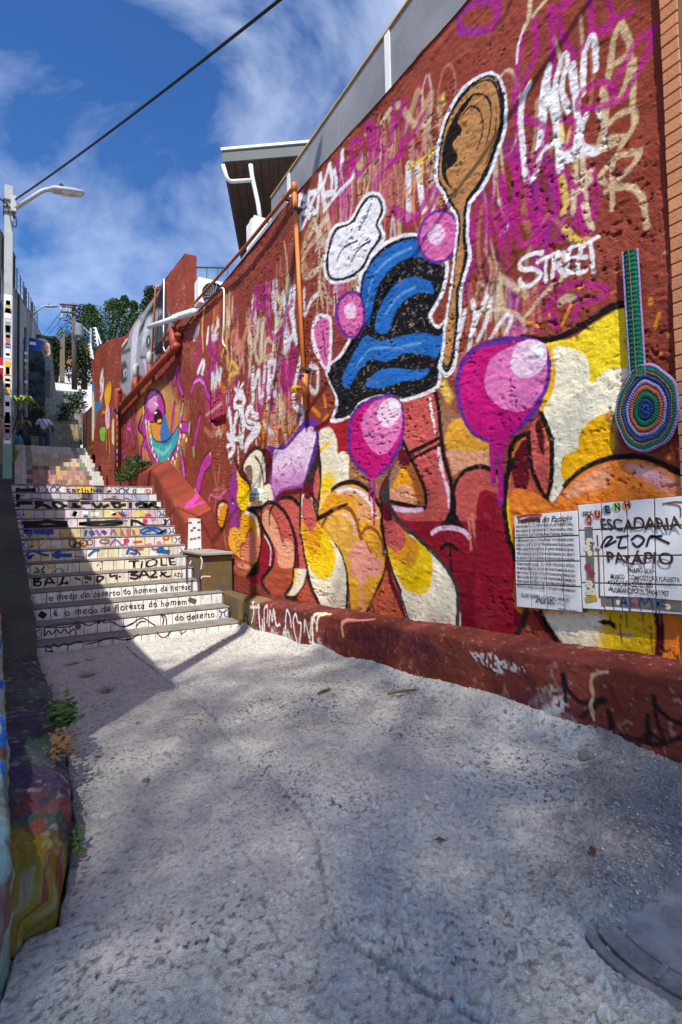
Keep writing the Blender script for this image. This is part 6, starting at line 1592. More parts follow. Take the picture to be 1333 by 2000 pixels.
LINES = ['AGRADECEMOS A: LEILANE DE VESENVELHA, CHINICA LAVRE,', 'MARA NERIANO e COMUNIDADE DA VL. MADALENA PELO APOIO.', 'AOS ARTISTAS QUE CONTRIBUÍRAM COM SEUS TRABALHOS', 'A ESCADARIA: MATO PUERMINIMO. NO BORGES A PAZ', 'AQUI A CAFÉ 23 DE SP. OS DESENHOS DE JULIANA', 'PINTO QUEIJOS PARA PESSOAS). O LINDO TRABALHO DA AR-', 'TISTA VENEZUELANA VALENTINA ANEMONA. O CONTO', 'DA SENHORA CAROLINA MORAIS AGUDO NI JÉSSICA OLIVEIRA', 'COM A POESIA DA BEL. ORA PROF. FERNANDA SOUZA,', 'OS MICROPOEMAS NA CIDADE DE LAURA GUIMARÃES, EA PO-', 'ESIA "TU VELA" DO POETA DUGUETO SHABAZZ E O MENO QUE', 'DARÁ A GOIDA DO POETA KS NEL. AGRADECEMOS TAMBÉM AO', 'PROF. JORGE REZENDE, POR SUAS BELAS PADRONAGENS', 'FRUTO DO SEU ESTUDO SOBRE "O AZULEJO E A MATEMÁTICA"']
vs_ = [.125, .172, .218, .275, .322, .368, .418, .466, .528, .575, .622, .668, .715, .768]
for ln, v in zip(LINES, vs_): plaque_text(T1, p1_, ln, .035, v + .012, .92, .027)
plaque_text(T1, p1_, 'ELCIO TORRES e LEANDRO ARAUJO', .10, .882, .76, .038)
plaque_text(T1, p1_, 'ATELIÊ AZU', .33, .935, .30, .042)
plaque_text(T1, p1_, 'INVERNO DE 2015', .68, .985, .26, .016)
def plaque_rib(t, pt, pts, w, m, name, x=2.4499):
    P_ = [pt(u, v) for u, v in pts]; A, B = ribbon([(p.y, p.z) for p in P_], w); n = len(A)
    mb = MB(); mb.add([(x, a[0], a[1]) for a in A] + [(x, q[0], q[1]) for q in B], [(k, k + 1, n + k + 1, n + k) for k in range(n - 1)])
    return child(mb.build(name, m), t)
RUST = mat('red_overpaint', rgb(150, 62, 44), 0.7, 0.2, 40)
plaque_rib(T1, p1_, [(.12, .075), (.3, .05), (.45, .06)], .022, RUST, 'red_smear', 2.4495)
plaque_rib(T1, p1_, [(.05, .02), (.3, .012), (.48, .02)], .010, RUST, 'red_smear', 2.4493)
for k in range(12):
    u = random.uniform(.05, .9); v0_ = random.uniform(.2, .8); plaque_rib(T1, p1_, [(u, v0_), (u + .005, v0_ + random.uniform(.05, .2))], .0018, INKBR, 'drip', 2.4489)
T2, p2_ = plaque('tile_plaque', 'larger tile plaque lettered ESCADARIA with a flowered border', ((1128, 985.5), (1338, 967), (1338, 1202), (1137, 1189.5)), 4, 4)
plaque_text(T2, p2_, 'ESCADARIA', .24, .26, .74, .105, INKBR)
plaque_text(T2, p2_, 'PAtÁPIO', .29, .56, .62, .10, INKBR)
plaque_text(T2, p2_, 'PAtÁPIO SILVA', .50, .645, .25, .042)
plaque_text(T2, p2_, 'MUSICO    COMPOSITOR E FLAUtISTA', .33, .705, .64, .042)
plaque_text(T2, p2_, '*ITAOCARA,22/10/1880', .30, .765, .44, .046)
plaque_text(T2, p2_, '+FLORIANÓPOLIS, 24/04/1907', .30, .825, .58, .046)
for k, (ch, c, u, v) in enumerate((('Q', (230, 150, 130), .10, .19), ('U', (226, 140, 120), .19, .14), ('E', (120, 150, 170), .29, .105), ('N', (170, 206, 130), .39, .085), ('H', (228, 150, 120), .485, .075))):
    mb = MB(); cc_ = p2_(u + .02, v - .03)
    mb.add([(2.4501, cc_.y, cc_.z)] + [(2.4501, cc_.y + .024 * math.cos(a * math.pi / 8), cc_.z + .024 * math.sin(a * math.pi / 8)) for a in range(16)], [(0, a + 1, (a + 1) % 16 + 1) for a in range(16)])
    child(mb.build('painted_dot', mat('dot_%d' % k, rgb(*c), 0.5)), T2)
    plaque_text(T2, p2_, ch, u, v, .05, .07, INKB, 2.4495)
for pts in ([(.24, .42), (.30, .33), (.36, .33), (.28, .41), (.40, .36)], [(.40, .33), (.52, .32)], [(.45, .33), (.42, .42), (.50, .42)], [(.54, .36), (.60, .32), (.66, .36), (.60, .42), (.55, .38)], [(.68, .42), (.72, .33), (.80, .36), (.88, .40)], [(.72, .34), (.82, .33)]):
    plaque_rib(T2, p2_, pts, .011, INKB, 'tag_stroke', 2.4491)
BLUEP = mat('blue_spray', rgb(36, 78, 108), 0.5, 0.2)
for pts in ([(.28, .88), (.40, .87)], [(.34, .88), (.35, .95)], [(.42, .95), (.45, .87), (.49, .95)], [(.43, .92), (.48, .92)], [(.52, .87), (.52, .95)], [(.60, .95), (.62, .87), (.66, .92), (.70, .87), (.73, .95)], [(.77, .87), (.77, .95)], [(.84, .88), (.77, .915), (.86, .94)]):
    plaque_rib(T2, p2_, pts, .010, BLUEP, 'tag_stroke', 2.4489)
for u, e in ((.35, 1.0), (.44, 1.06), (.52, 1.03), (.62, 1.02), (.73, 1.05), (.79, 1.1)): plaque_rib(T2, p2_, [(u, .94), (u + .003, e)], .003, BLUEP, 'drip', 2.4487)
TWIG = mat('twig_brown', rgb(120, 84, 66), 0.7, 0.2)
BANDM = mat('border_mauve', rgb(128, 104, 104), 0.6, 0.2, 30)
plaque_rib(T2, p2_, [(.115, .22), (.115, .88)], .045, BANDM, 'border_band', 2.4501)
plaque_rib(T2, p2_, [(.22, .915), (.98, .93)], .048, BANDM, 'border_band', 2.4501)
plaque_rib(T2, p2_, [(.205, .3), (.212, .6), (.205, .87)], .008, TWIG, 'painted_twig', 2.4495)
plaque_rib(T2, p2_, [(.2, .875), (.6, .872), (.98, .885)], .008, TWIG, 'painted_twig', 2.4495)
plaque_rib(T2, p2_, [(.82, .06), (.92, .05), (1.0, .06)], .007, TWIG, 'painted_twig', 2.4495)
plaque_rib(T2, p2_, [(.86, .06), (.96, .09), (.97, .18)], .006, TWIG, 'painted_twig', 2.4493)
FL = [mat('petal_%d' % k, rgb(*c), 0.6, 0.15) for k, c in enumerate(((226, 216, 180), (150, 60, 66), (70, 130, 150), (96, 128, 84), (200, 150, 140)))]
def flower(u, v, r, m, n=6):
    mb = MB(); cc_ = p2_(u, v)
    for k in range(n):
        a = 2 * math.pi * k / n; oy, oz = cc_.y + r * .6 * math.cos(a), cc_.z + r * .6 * math.sin(a); x_ = 2.4491 - k * .00005
        mb.add([(x_, oy, oz)] + [(x_, oy + r * .5 * math.cos(b_ * math.pi / 4), oz + r * .5 * math.sin(b_ * math.pi / 4)) for b_ in range(8)], [(0, b_ + 1, (b_ + 1) % 8 + 1) for b_ in range(8)])
    child(mb.build('painted_flower', m), T2)
for u, v, r, k in ((.10, .28, .014, 2), (.12, .36, .02, 0), (.09, .42, .018, 0), (.12, .47, .014, 0), (.13, .53, .018, 3), (.09, .60, .018, 1), (.13, .66, .018, 1), (.10, .76, .02, 0), (.13, .83, .02, 0), (.08, .84, .014, 0), (.3, .92, .012, 3), (.40, .92, .012, 0), (.55, .93, .012, 1), (.68, .93, .013, 3), (.86, .935, .013, 0), (.93, .935, .014, 3)): flower(u, v, r, FL[k])
STI = mat('sticker_white', rgb(232, 232, 232), 0.4)
for u, v, w in ((.055, .085, .12), (.12, .37, .06), (.17, .43, .06)):
    plaque_rib(T2, p2_, [(u, v), (u + w, v - .01)], .022 if w > .1 else .013, STI, 'sticker', 2.4489)
    plaque_text(T2, p2_, 'NICK', u + .006, v + .028 if w > .1 else v + .016, w * .9, .045 if w > .1 else .028, INKB, 2.4483)
plaque_rib(T2, p2_, [(.05, .91), (.18, .885)], .026, mat('sticker_yellow', rgb(196, 160, 40), 0.5), 'sticker', 2.4487)

# ---------- small arched picture tile
pic = thing('picture_tile', 'tiny arched picture tile set in the cream painted figure', 'picture', loc=(2.46, 6.6, 1.8))
pa = [at_x(px, py, 2.455) for px, py in ((487, 979), (507, 978), (507, 962), (502, 953), (493, 953), (488, 962))]
m = MB(); m.add([(2.455, p.y, p.z) for p in pa] + [(2.50, p.y, p.z) for p in pa], [(5, 4, 3, 2, 1, 0)] + [(k, (k + 1) % 6, 6 + (k + 1) % 6, 6 + k) for k in range(6)]); child(m.build('tile_body', mat('picture_sky', rgb(178, 196, 200), 0.4, 0.3, 20)), pic)
for pts, c in (([(488, 973), (506, 972)], (120, 130, 70)), ([(489, 966), (506, 965)], (90, 120, 90)), ([(488, 978), (506, 977)], (190, 120, 60))):
    q = [at_x(px, py, 2.4535) for px, py in pts]; A, B = ribbon([(p.y, p.z) for p in q], .03)
    mb = MB(); mb.add([(2.4535, a[0], a[1]) for a in A] + [(2.4535, b_[0], b_[1]) for b_ in B], [(0, 1, 3, 2)]); child(mb.build('painted_band', mat('band_%d' % c[0], rgb(*c), 0.5)), pic)

# ---------- white notice sheets
sheet = thing('notice_sheet', 'torn white paper notice with grey marks beside the stairs', 'notice', loc=(2.4, 9.4, 1.6))
c4 = [at_y(px, py, 8.572) for px, py in ((367, 1079), (394, 1078), (392.5, 1013), (369, 1012))]
m = MB(); m.add(c4 + [p + Vector((0, .006, 0)) for p in c4], [(0, 1, 2, 3), (7, 6, 5, 4), (0, 4, 5, 1), (1, 5, 6, 2), (2, 6, 7, 3), (3, 7, 4, 0)]); child(m.build('paper', mat('paper', rgb(226, 226, 224), 0.8, 0.06, 20)), sheet)
for px, py in ((372, 1023), (389, 1022), (380, 1033), (389, 1037), (375, 1038), (374, 1055), (389, 1052), (381, 1054), (372, 1076), (381, 1075), (389, 1074)):
    q = [at_y(px - 3, py, 8.569), at_y(px + 3, py - .4, 8.569), at_y(px + 3, py - 4, 8.569), at_y(px - 3, py - 3.6, 8.569)]
    mb = MB(); mb.add(q, [(0, 1, 2, 3)]); child(mb.build('printed_mark', mat('mark_grey', rgb(96, 94, 98), 0.7)), sheet)

# ================================================================== stair sides
# right: brown painted block and red sloping side wall
BROWN = mat('brown_paint', rgb(104, 84, 52), 0.8, 0.2, 7, 0.3, 60, dark=rgb(88, 80, 84), darkscale=3, darkpos=(0.52, 0.6))
blk = thing('side_block', 'brown painted block with grey slab at the right of the steps', 'block', loc=(2.25, 8, .6))
child(MB().box(2.02, 2.47, 7.44, 8.58, 0.2, 0.945).build('block_body', BROWN, bevel=0.02), blk)
child(MB().box(1.995, 2.468, 7.38, 8.585, 0.95, 0.99).build('slab', CONC, bevel=0.008), blk)
child(MB().box(2.27, 2.468, 6.62, 7.435, -0.1, 0.42).build('lower_body', BROWN, bevel=0.03), blk)
def painted_line(pts, w, y_, c, parent, name):
    q = [at_y(px, py, y_) for px, py in pts]; A, B = ribbon([(p.x, p.z) for p in q], w); n = len(A)
    mb = MB(); mb.add([(a[0], y_, a[1]) for a in A] + [(b_[0], y_, b_[1]) for b_ in B], [(k, k + 1, n + k + 1, n + k) for k in range(n - 1)]); child(mb.build(name, c), parent)
LINEG, LINEP = mat('line_grey', rgb(84, 78, 84), 0.7), mat('line_pink', rgb(224, 200, 190), 0.7)
painted_line([(366, 1140), (366, 1105), (374, 1092), (383, 1100), (387, 1130), (389, 1155)], .035, 7.436, LINEG, blk, 'painted_arch')
painted_line([(394, 1130), (396, 1126), (412, 1126)], .02, 7.4355, LINEP, blk, 'painted_highlight')
painted_line([(392, 1088), (395, 1095), (393, 1112)], .02, 7.4355, LINEP, blk, 'painted_highlight')
painted_line([(370, 1102), (374, 1095)], .02, 7.4355, LINEP, blk, 'painted_highlight')
# sloping red side wall
sy = np.linspace(8.58, 16.9, 160); st_ = np.linspace(0, 1, 24)
SU, ST = np.meshgrid(sy, st_)
nos = np.interp(SU, [8.58, 10.99, 14.6, 16.9, 19.7], [1.08, 2.20, 2.25, 2.55, 4.0])
xo = np.interp(SU, [8.58, 10.99, 16.4, 16.9], [2.07, 1.97, 1.88, 1.86]); xi_ = 2.5 - KB * (SU - BEND) - 0.005
sx_ = xo + (xi_ - xo) * np.clip((ST - .5) / .5, 0, 1)
szz = np.where(ST < .5, nos - 0.6 + 0.95 * (ST / .5), nos + 0.35 + 0.22 * ((ST - .5) / .5))
szz = szz + 0.012 * fbm(SU, ST * 2, 3, 3, 201); sx_ = sx_ - 0.008 * fbm(SU, ST * 3, 6, 3, 202) * (ST < .97)
SC = wall_base(SU, szz, 260) * (0.85 + 0.25 * fbm(SU, szz, 2, 4, 261))[..., None]
zig = spline([(9.55 + .0, 2.35), (9.3, 2.05), (9.0, 1.72), (8.85, 1.88), (8.7, 1.80)], False)
dz_ = seg_dist(SU, szz, zig, False)
aa = (1 - sstep(.03, .04, dz_))[..., None]; SC = SC * (1 - aa) + PAINT['octM'] * aa
side_w = obj_from('stair_side_wall', grid_mesh('stair_side_wall', np.stack([sx_, SU, szz], -1), SC), WALL)
tag(side_w, 'sloping red side wall between the steps and the octopus wall', 'side wall', kind='thing')
# stepped red blocks beside the second flight
m = MB(); m.hexa([(2.05, 8.584, .9), (2.5, 8.584, .9), (2.5, 8.60, .9), (2.05, 8.60, .9)], [(2.05, 8.584, 1.43), (2.5, 8.584, 1.66), (2.5, 8.60, 1.66), (2.05, 8.60, 1.43)]); m.build('end_face', REDP, side_w)
sb = thing('stepped_block', 'red stepped blocks at the right of the butterfly steps', 'block', loc=(1.8, 17.5, 2.5))
for k, (ya, yb, zt, xa) in enumerate(((16.9, 17.9, 3.0, 1.72), (17.9, 18.8, 3.5, 1.58), (18.8, 20.2, 4.1, 1.42))):
    child(MB().box(xa, far_x(yb) - .002, ya, yb - .002, 1.5, zt).build('block', REDP, bevel=0.03), sb)

# left: teal wall, painted plinth, mossy stair side
TEALM = mat('teal_rough', (1, 1, 1, 1), 0.9, 0.12, 18, 0.7, 80, attr='paint', spec=0.15)
ty = np.concatenate([np.linspace(1.34, 3.2, 280), np.linspace(3.21, 6.6, 200)])
s1 = np.linspace(0, 1, 150)
TU, TS = np.meshgrid(ty, s1)
tpz = 0.65 - 0.012 * (TU - 1.46)
endf = sstep(1.60, 1.36, TU + 0.03 * fbm(TU, TS * 2, 6, 3, 300)) ** 1.3
xe = 0.1 * (1.4 - tpz) - 0.063 * TU - 0.045 - 0.075 * endf + 0.010 * fbm(TU, TU * 0, 3, 3, 301)
tlen = np.where(TS < .45, TS / .45, 1.0); side_t = np.clip((TS - .45) / .55, 0, 1)
rc = 0.03
tpz = tpz - 0.60 * endf
TX = np.where(TS < .45, xe - rc - 0.85 * (1 - tlen), xe - rc + rc * np.sin(np.clip(side_t / .12, 0, 1) * math.pi / 2))
TZ_ = np.where(TS < .45, tpz, tpz - rc * (1 - np.cos(np.clip(side_t / .12, 0, 1) * math.pi / 2)) - np.clip((side_t - .12) / .88, 0, 1) * np.maximum(tpz - .02, .01))
bn = 0.018 * fbm(TU, TX + TZ_, 6, 4, 302, .65) + 0.012 * fbm(TU * 1.3, TX + TZ_, 24, 4, 303, .65) + 0.02 * np.clip(vnoise(TU * 10, (TX + TZ_) * 10, 304) - .6, 0, 1)
TZ_ = TZ_ + bn * (TS < .5); TX = TX + bn * (TS >= .45)
TCc = np.ones(TU.shape + (3,)) * np.array(rgb(126, 156, 148)[:3]); TCc *= (1 + .35 * fbm(TU, TX + TZ_, 4, 4, 305))[..., None]
gr_ = sstep(-.05, .35, fbm(TU, (TX + TZ_), 16, 4, 306, .65))[..., None] * .55; TCc = TCc * (1 - gr_) + np.array(rgb(150, 152, 144)[:3]) * gr_
mo = sstep(.0, .4, fbm(TU, (TX + TZ_), 7, 5, 307, .65))[..., None] * .7; TCc = TCc * (1 - mo) + np.array(rgb(66, 80, 70)[:3]) * mo
rd = ((TS > .46) & (TS < .60) & (TU < 2.2)).astype(float)[..., None] * sstep(-.1, .25, fbm(TU, TZ_, 9, 4, 308, .6))[..., None] * .8; TCc = TCc * (1 - rd) + np.array(rgb(110, 58, 56)[:3]) * rd
for pts in ([(2.2, -.12), (2.4, -.11), (2.5, -.15)], [(3.0, -.18), (3.3, -.15), (3.4, -.2)], [(4.0, -.25), (4.5, -.22), (4.7, -.28)], [(1.9, -.08), (2.0, -.10)]):
    dd = seg_dist(TU, TX, spline(pts, False), False); al = (1 - sstep(.012, .02, dd))[..., None] * (TS < .5).astype(float)[..., None]; TCc = TCc * (1 - al) + np.array(rgb(40, 90, 170)[:3]) * al
pk = sstep(5.2, 5.5, TU)[..., None] * .8; TCc = TCc * (1 - pk) + np.array(rgb(168, 110, 130)[:3]) * pk
tw_ = thing('low_wall', 'low rough teal painted wall along the left edge of the alley', 'wall', loc=(-.4, 3, 0), kind='thing')
child(obj_from('teal_face', grid_mesh('teal_face', np.stack([TX, TU, TZ_], -1), TCc), TEALM), tw_)
# plinth
py_ = np.linspace(1.62, 6.95, 420); pt_ = np.linspace(0, 1, 70)
PU, PT = np.meshgrid(py_, pt_)
xr_ = np.interp(PU, [p[1] for p in LEFT_EDGE], [p[0] for p in LEFT_EDGE]) - .015
xl_ = 0.045 - 0.063 * PU - .04
g_ = 0.02 + (6.5 - PU) * 0.0585
ztp = g_ + 0.16 + 0.05 * fbm(PU, PU * 0, 1.3, 2, 320)
ztp = ztp * sstep(1.58, 1.75, PU) + (g_ - .02) * (1 - sstep(1.58, 1.75, PU))
PX = xl_ + (xr_ - xl_) * np.clip(PT * 1.5, 0, 1) ** .8
PZ = np.where(PT < .55, ztp - .05 * PT, ztp - .03 - (ztp - g_ + .03) * ((PT - .55) / .45) ** 1.1)
pn = 0.020 * fbm(PU, PT * .35, 4, 4, 321, .6) + 0.020 * fbm(PU, PT * .35, 14, 4, 322, .65)
PZ = PZ + pn * .8; PX = PX + pn * .7
PC = np.ones(PU.shape + (3,)) * np.array(rgb(62, 66, 64)[:3]) * (1 + .4 * fbm(PU, PT, 5, 4, 323))[..., None]
tq = sstep(-.2, .3, fbm(PU, PT * .5, 5, 4, 324, .6))[..., None] * sstep(5.2, 4.2, PU)[..., None] * .6; PC = PC * (1 - tq) + np.array(rgb(74, 94, 86)[:3]) * tq
pq = (sstep(.02, .10, fbm(PU, PT * .4, 3.2, 4, 325, .55)) * sstep(2.0, 2.15, PU) * sstep(4.3, 3.9, PU))[..., None] * .6; PC = PC * (1 - pq) + np.array(rgb(70, 46, 88)[:3]) * pq
yq = (sstep(1.95, 1.88, PU + .1 * fbm(PU, PT, 6, 3, 326)))[..., None]; PC = PC * (1 - yq) + np.array(rgb(128, 112, 40)[:3]) * (1 + .2 * fbm(PU, PT, 9, 3, 327))[..., None] * yq
for cy, ct, r_ in ((1.93, .35, .10), (1.80, .75, .12), (1.70, .5, .05)):
    dd = ((PU - cy) / .06) ** 2 + ((PT - ct) / r_) ** 2; al = (1 - sstep(.8, 1.1, dd))[..., None]; PC = PC * (1 - al) + np.array(rgb(128, 70, 56)[:3]) * al
chp = sstep(.30, .45, fbm(PU, PT * .35, 26, 3, 329, .6))[..., None] * .5; PC = PC * (1 - chp) + np.array(rgb(150, 148, 140)[:3]) * chp
mm = (sstep(2.25, 2.1, PU) * sstep(1.98, 2.06, PU) * sstep(.4, .55, vnoise(PU * 20, PT * 8, 328)))[..., None] * .8; PC = PC * (1 - mm) + np.array(rgb(110, 60, 58)[:3]) * mm
child(obj_from('plinth', grid_mesh('plinth', np.stack([PX, PU, PZ], -1), PC), TEALM), tw_)
# mossy left side of the stairs
ly = np.linspace(5.3, 16.6, 220); lt = np.linspace(0, 1, 40)
LU, LT = np.meshgrid(ly, lt)
lx1 = np.interp(LU, [5.3, 6.57, 10.99, 16.6], [.0, -.05, -.50, -.62]); lz = np.interp(LU, [5.3, 6.2, 6.57, 10.99, 13.5, 16.6], [.05, .30, .44, 2.42, 2.7, 3.1])
LXX = np.where(LT < .75, -1.3 + (lx1 + 1.3) * LT / .75, lx1 + 0 * LU); LZZ = np.where(LT < .75, lz + .10 * (1 - LT / .75), lz - (LT - .75) / .25 * .6)
ln_ = .02 * fbm(LU, LT * 2, 2.5, 4, 330) + .008 * fbm(LU, LT * 2, 12, 3, 331); LZZ = LZZ + ln_; LXX = LXX + ln_ * .5
LC = np.ones(LU.shape + (3,)) * np.array(rgb(70, 72, 68)[:3]) * (1 + .45 * fbm(LU, LT * 2, 3, 4, 332))[..., None]
gq = sstep(.5, .75, vnoise(LU * 2, LT * 6, 333))[..., None] * .5; LC = LC * (1 - gq) + np.array(rgb(66, 84, 72)[:3]) * gq
ls = obj_from('stair_side_wall', grid_mesh('stair_side_wall', np.stack([LXX, LU, LZZ], -1), LC), TEALM)
tag(ls, 'dark mossy concrete side of the steps on the left', 'side wall', kind='thing')

# ================================================================== left side
OLDW = mat('old_grey_wall', (1, 1, 1, 1), 0.9, 0.2, 3, 0.4, 25, attr='paint')
def left_x(Y): return -0.95 + 0.0447 * max(0.0, Y - 17)
LT_PX = ((0, 523), (21.8, 555), (37.5, 577.5), (67.5, 627), (82, 655))
def on_left(px, py, off=0.0):
    r = ray(px, py); t = (-0.95 + off - 0.0447 * 17) / (r.x - 0.0447 * r.y); return EYE + r * t
ltp = [on_left(*q) for q in LT_PX]
LTY = [16.3] + [p.y for p in ltp]; LTZ = [ltp[0].z] + [p.z for p in ltp]
lwy = np.linspace(16.3, 40, 260); lwt = np.linspace(0, 1, 130)
WU, WT = np.meshgrid(lwy, lwt)
wz = 3.0 + (np.interp(WU, LTY, LTZ) - 3.0) * WT
wx = -0.95 + 0.0447 * np.maximum(0, WU - 17) + 0.02 * fbm(WU, wz, 1.2, 3, 400)
WC = np.ones(WU.shape + (3,)) * np.array(rgb(150, 148, 142)[:3]) * (1 + .3 * fbm(WU, wz, .7, 4, 401))[..., None]
stn = sstep(.45, .7, vnoise(WU * 3.5, wz * .35, 402))[..., None] * .5; WC = WC * (1 - stn) + np.array(rgb(84, 80, 76)[:3]) * stn
rs = random.Random(3)
for k in range(150):
    cy, cz_ = rs.uniform(16.5, 36), rs.uniform(4.2, 11); 
    if cz_ > np.interp(cy, LTY, LTZ) - .5: continue
    pts = [(cy + rs.uniform(-.5, .5), cz_ + rs.uniform(-.45, .45)) for _ in range(rs.randint(3, 6))]
    dd = seg_dist(WU, wz, spline(pts, False, 4), False); c_ = np.array(rgb(*rs.choice([(50, 48, 52), (40, 40, 44), (214, 214, 214), (120, 84, 150), (90, 150, 140), (60, 96, 150), (150, 70, 90)]))[:3])
    al = (1 - sstep(.03, .07, dd))[..., None] * .8; WC = WC * (1 - al) + c_ * al
lw = thing('tall_wall', 'tall grey wall on the left covered in faded graffiti', 'wall', loc=(-1, 20, 3), kind='thing')
child(obj_from('painted_face', grid_mesh('painted_face', np.stack([wx, WU, wz], -1)[:, ::-1], WC[:, ::-1]), OLDW), lw)
b = MB()
for i in range(len(LTY) - 1):
    ya, yb = LTY[i], LTY[i + 1]; xa, xb = left_x(ya), left_x(yb)
    b.hexa([(xa - .35, ya, 1), (xa - .03, ya, 1), (xb - .03, yb, 1), (xb - .35, yb, 1)], [(xa - .35, ya, LTZ[i] - .01), (xa - .03, ya, LTZ[i] - .01), (xb - .03, yb, LTZ[i + 1] - .01), (xb - .35, yb, LTZ[i + 1] - .01)])
child(b.build('wall_core', mat('wall_core', rgb(110, 106, 100), 0.9, 0.2)), lw)
b = MB()
for i in range(len(LTY) - 1):
    ya, yb = LTY[i], LTY[i + 1]; b.tube([(left_x(ya) - .05, ya, LTZ[i] + .03), (left_x(yb) - .05, yb, LTZ[i + 1] + .03)], .06, 6)
child(b.build('coping', mat('coping_dark', rgb(70, 66, 62), 0.9, 0.2)), lw)
for py0, py1, px in ((575, 640, 37), (640, 690, 50)):
    q0, q1 = on_left(px, py0, .03), on_left(px, py1, .03)
    child(MB().tube([q0, Vector((q0.x, q0.y, q1.z - 4))], .04, 6).build('drain', mat('dark_pipe', rgb(60, 58, 58), 0.6)), lw)
# dark terrace frame on the wall
DARKM = mat('dark_metal', rgb(44, 46, 48), 0.6, 0.1)
ter = thing('terrace_fence', 'dark terrace frame and wire fence standing on the left wall', 'fence', loc=(-1, 19, 9))
def lwpt(Y, dz): return Vector((left_x(Y) - .1, Y, float(np.interp(Y, LTY, LTZ)) + dz))
for Y0, Y1, h in ((16.4, 17.9, 1.0), (19.3, 20.6, 1.15)):
    for Yk in (Y0, (Y0 + Y1) / 2, Y1):
        q = lwpt(Yk, 0); child(MB().box(q.x - .1, q.x + .1, Yk - .16, Yk + .16, q.z - .3, q.z + h).build('pillar', DARKM), ter)
    a, c_ = lwpt(Y0, h), lwpt(Y1, h); child(MB().tube([a, c_], .13, 4).build('beam', DARKM), ter)
    a, c_ = lwpt(Y0, h * .45), lwpt(Y1, h * .45); child(MB().tube([a, c_], .07, 4).build('beam', DARKM), ter)
for Yk in (21, 22.5, 24, 25.5, 27, 28.5, 30, 31.5, 33, 34.5, 36):
    q = lwpt(Yk, 0); child(MB().tube([q, q + Vector((0, 0, 1.1))], .02, 5).build('fence_post', DARKM), ter)
for dz in (.25, .5, .75, 1.0): child(MB().tube([lwpt(Yk, dz) for Yk in (20.6, 22.5, 25, 28, 31, 34, 36)], .008, 4).build('fence_wire', DARKM), ter)
for Y0, Y1 in ((25.6, 26.6), (30.2, 31.0)):
    a, c_ = lwpt(Y0, .0), lwpt(Y1, .0); child(MB().hexa([a, a + Vector((.05, 0, 0)), c_ + Vector((.05, 0, 0)), c_], [a + Vector((0, 0, .9)), a + Vector((.05, 0, .9)), c_ + Vector((.05, 0, .9)), c_ + Vector((0, 0, .9))]).build('fence_panel', DARKM), ter)

# houses on the left outside the frame: they stand along the alley and shade it
OUTW = mat('house_render_old', rgb(226, 222, 214), 0.9, 0.15, 1)
hs = thing('terrace_house', 'plain rendered house standing left of the stairs', 'house', loc=(-2.5, 9, 0))
child(MB().box(-6, -0.97, 1.6, 12.0, -0.2, 4.55).build('house_wall', OUTW), hs)
child(MB().box(-6.1, -0.93, 1.5, 12.0, 4.552, 4.66).build('roof_slab', CONC), hs)
hs2 = thing('terrace_house', 'taller plain house beyond the terrace house on the left', 'house', loc=(-2.5, 14, 0))
child(MB().box(-6, -0.97, 12.02, 16.28, -0.2, 5.6).build('house_wall', OUTW), hs2)

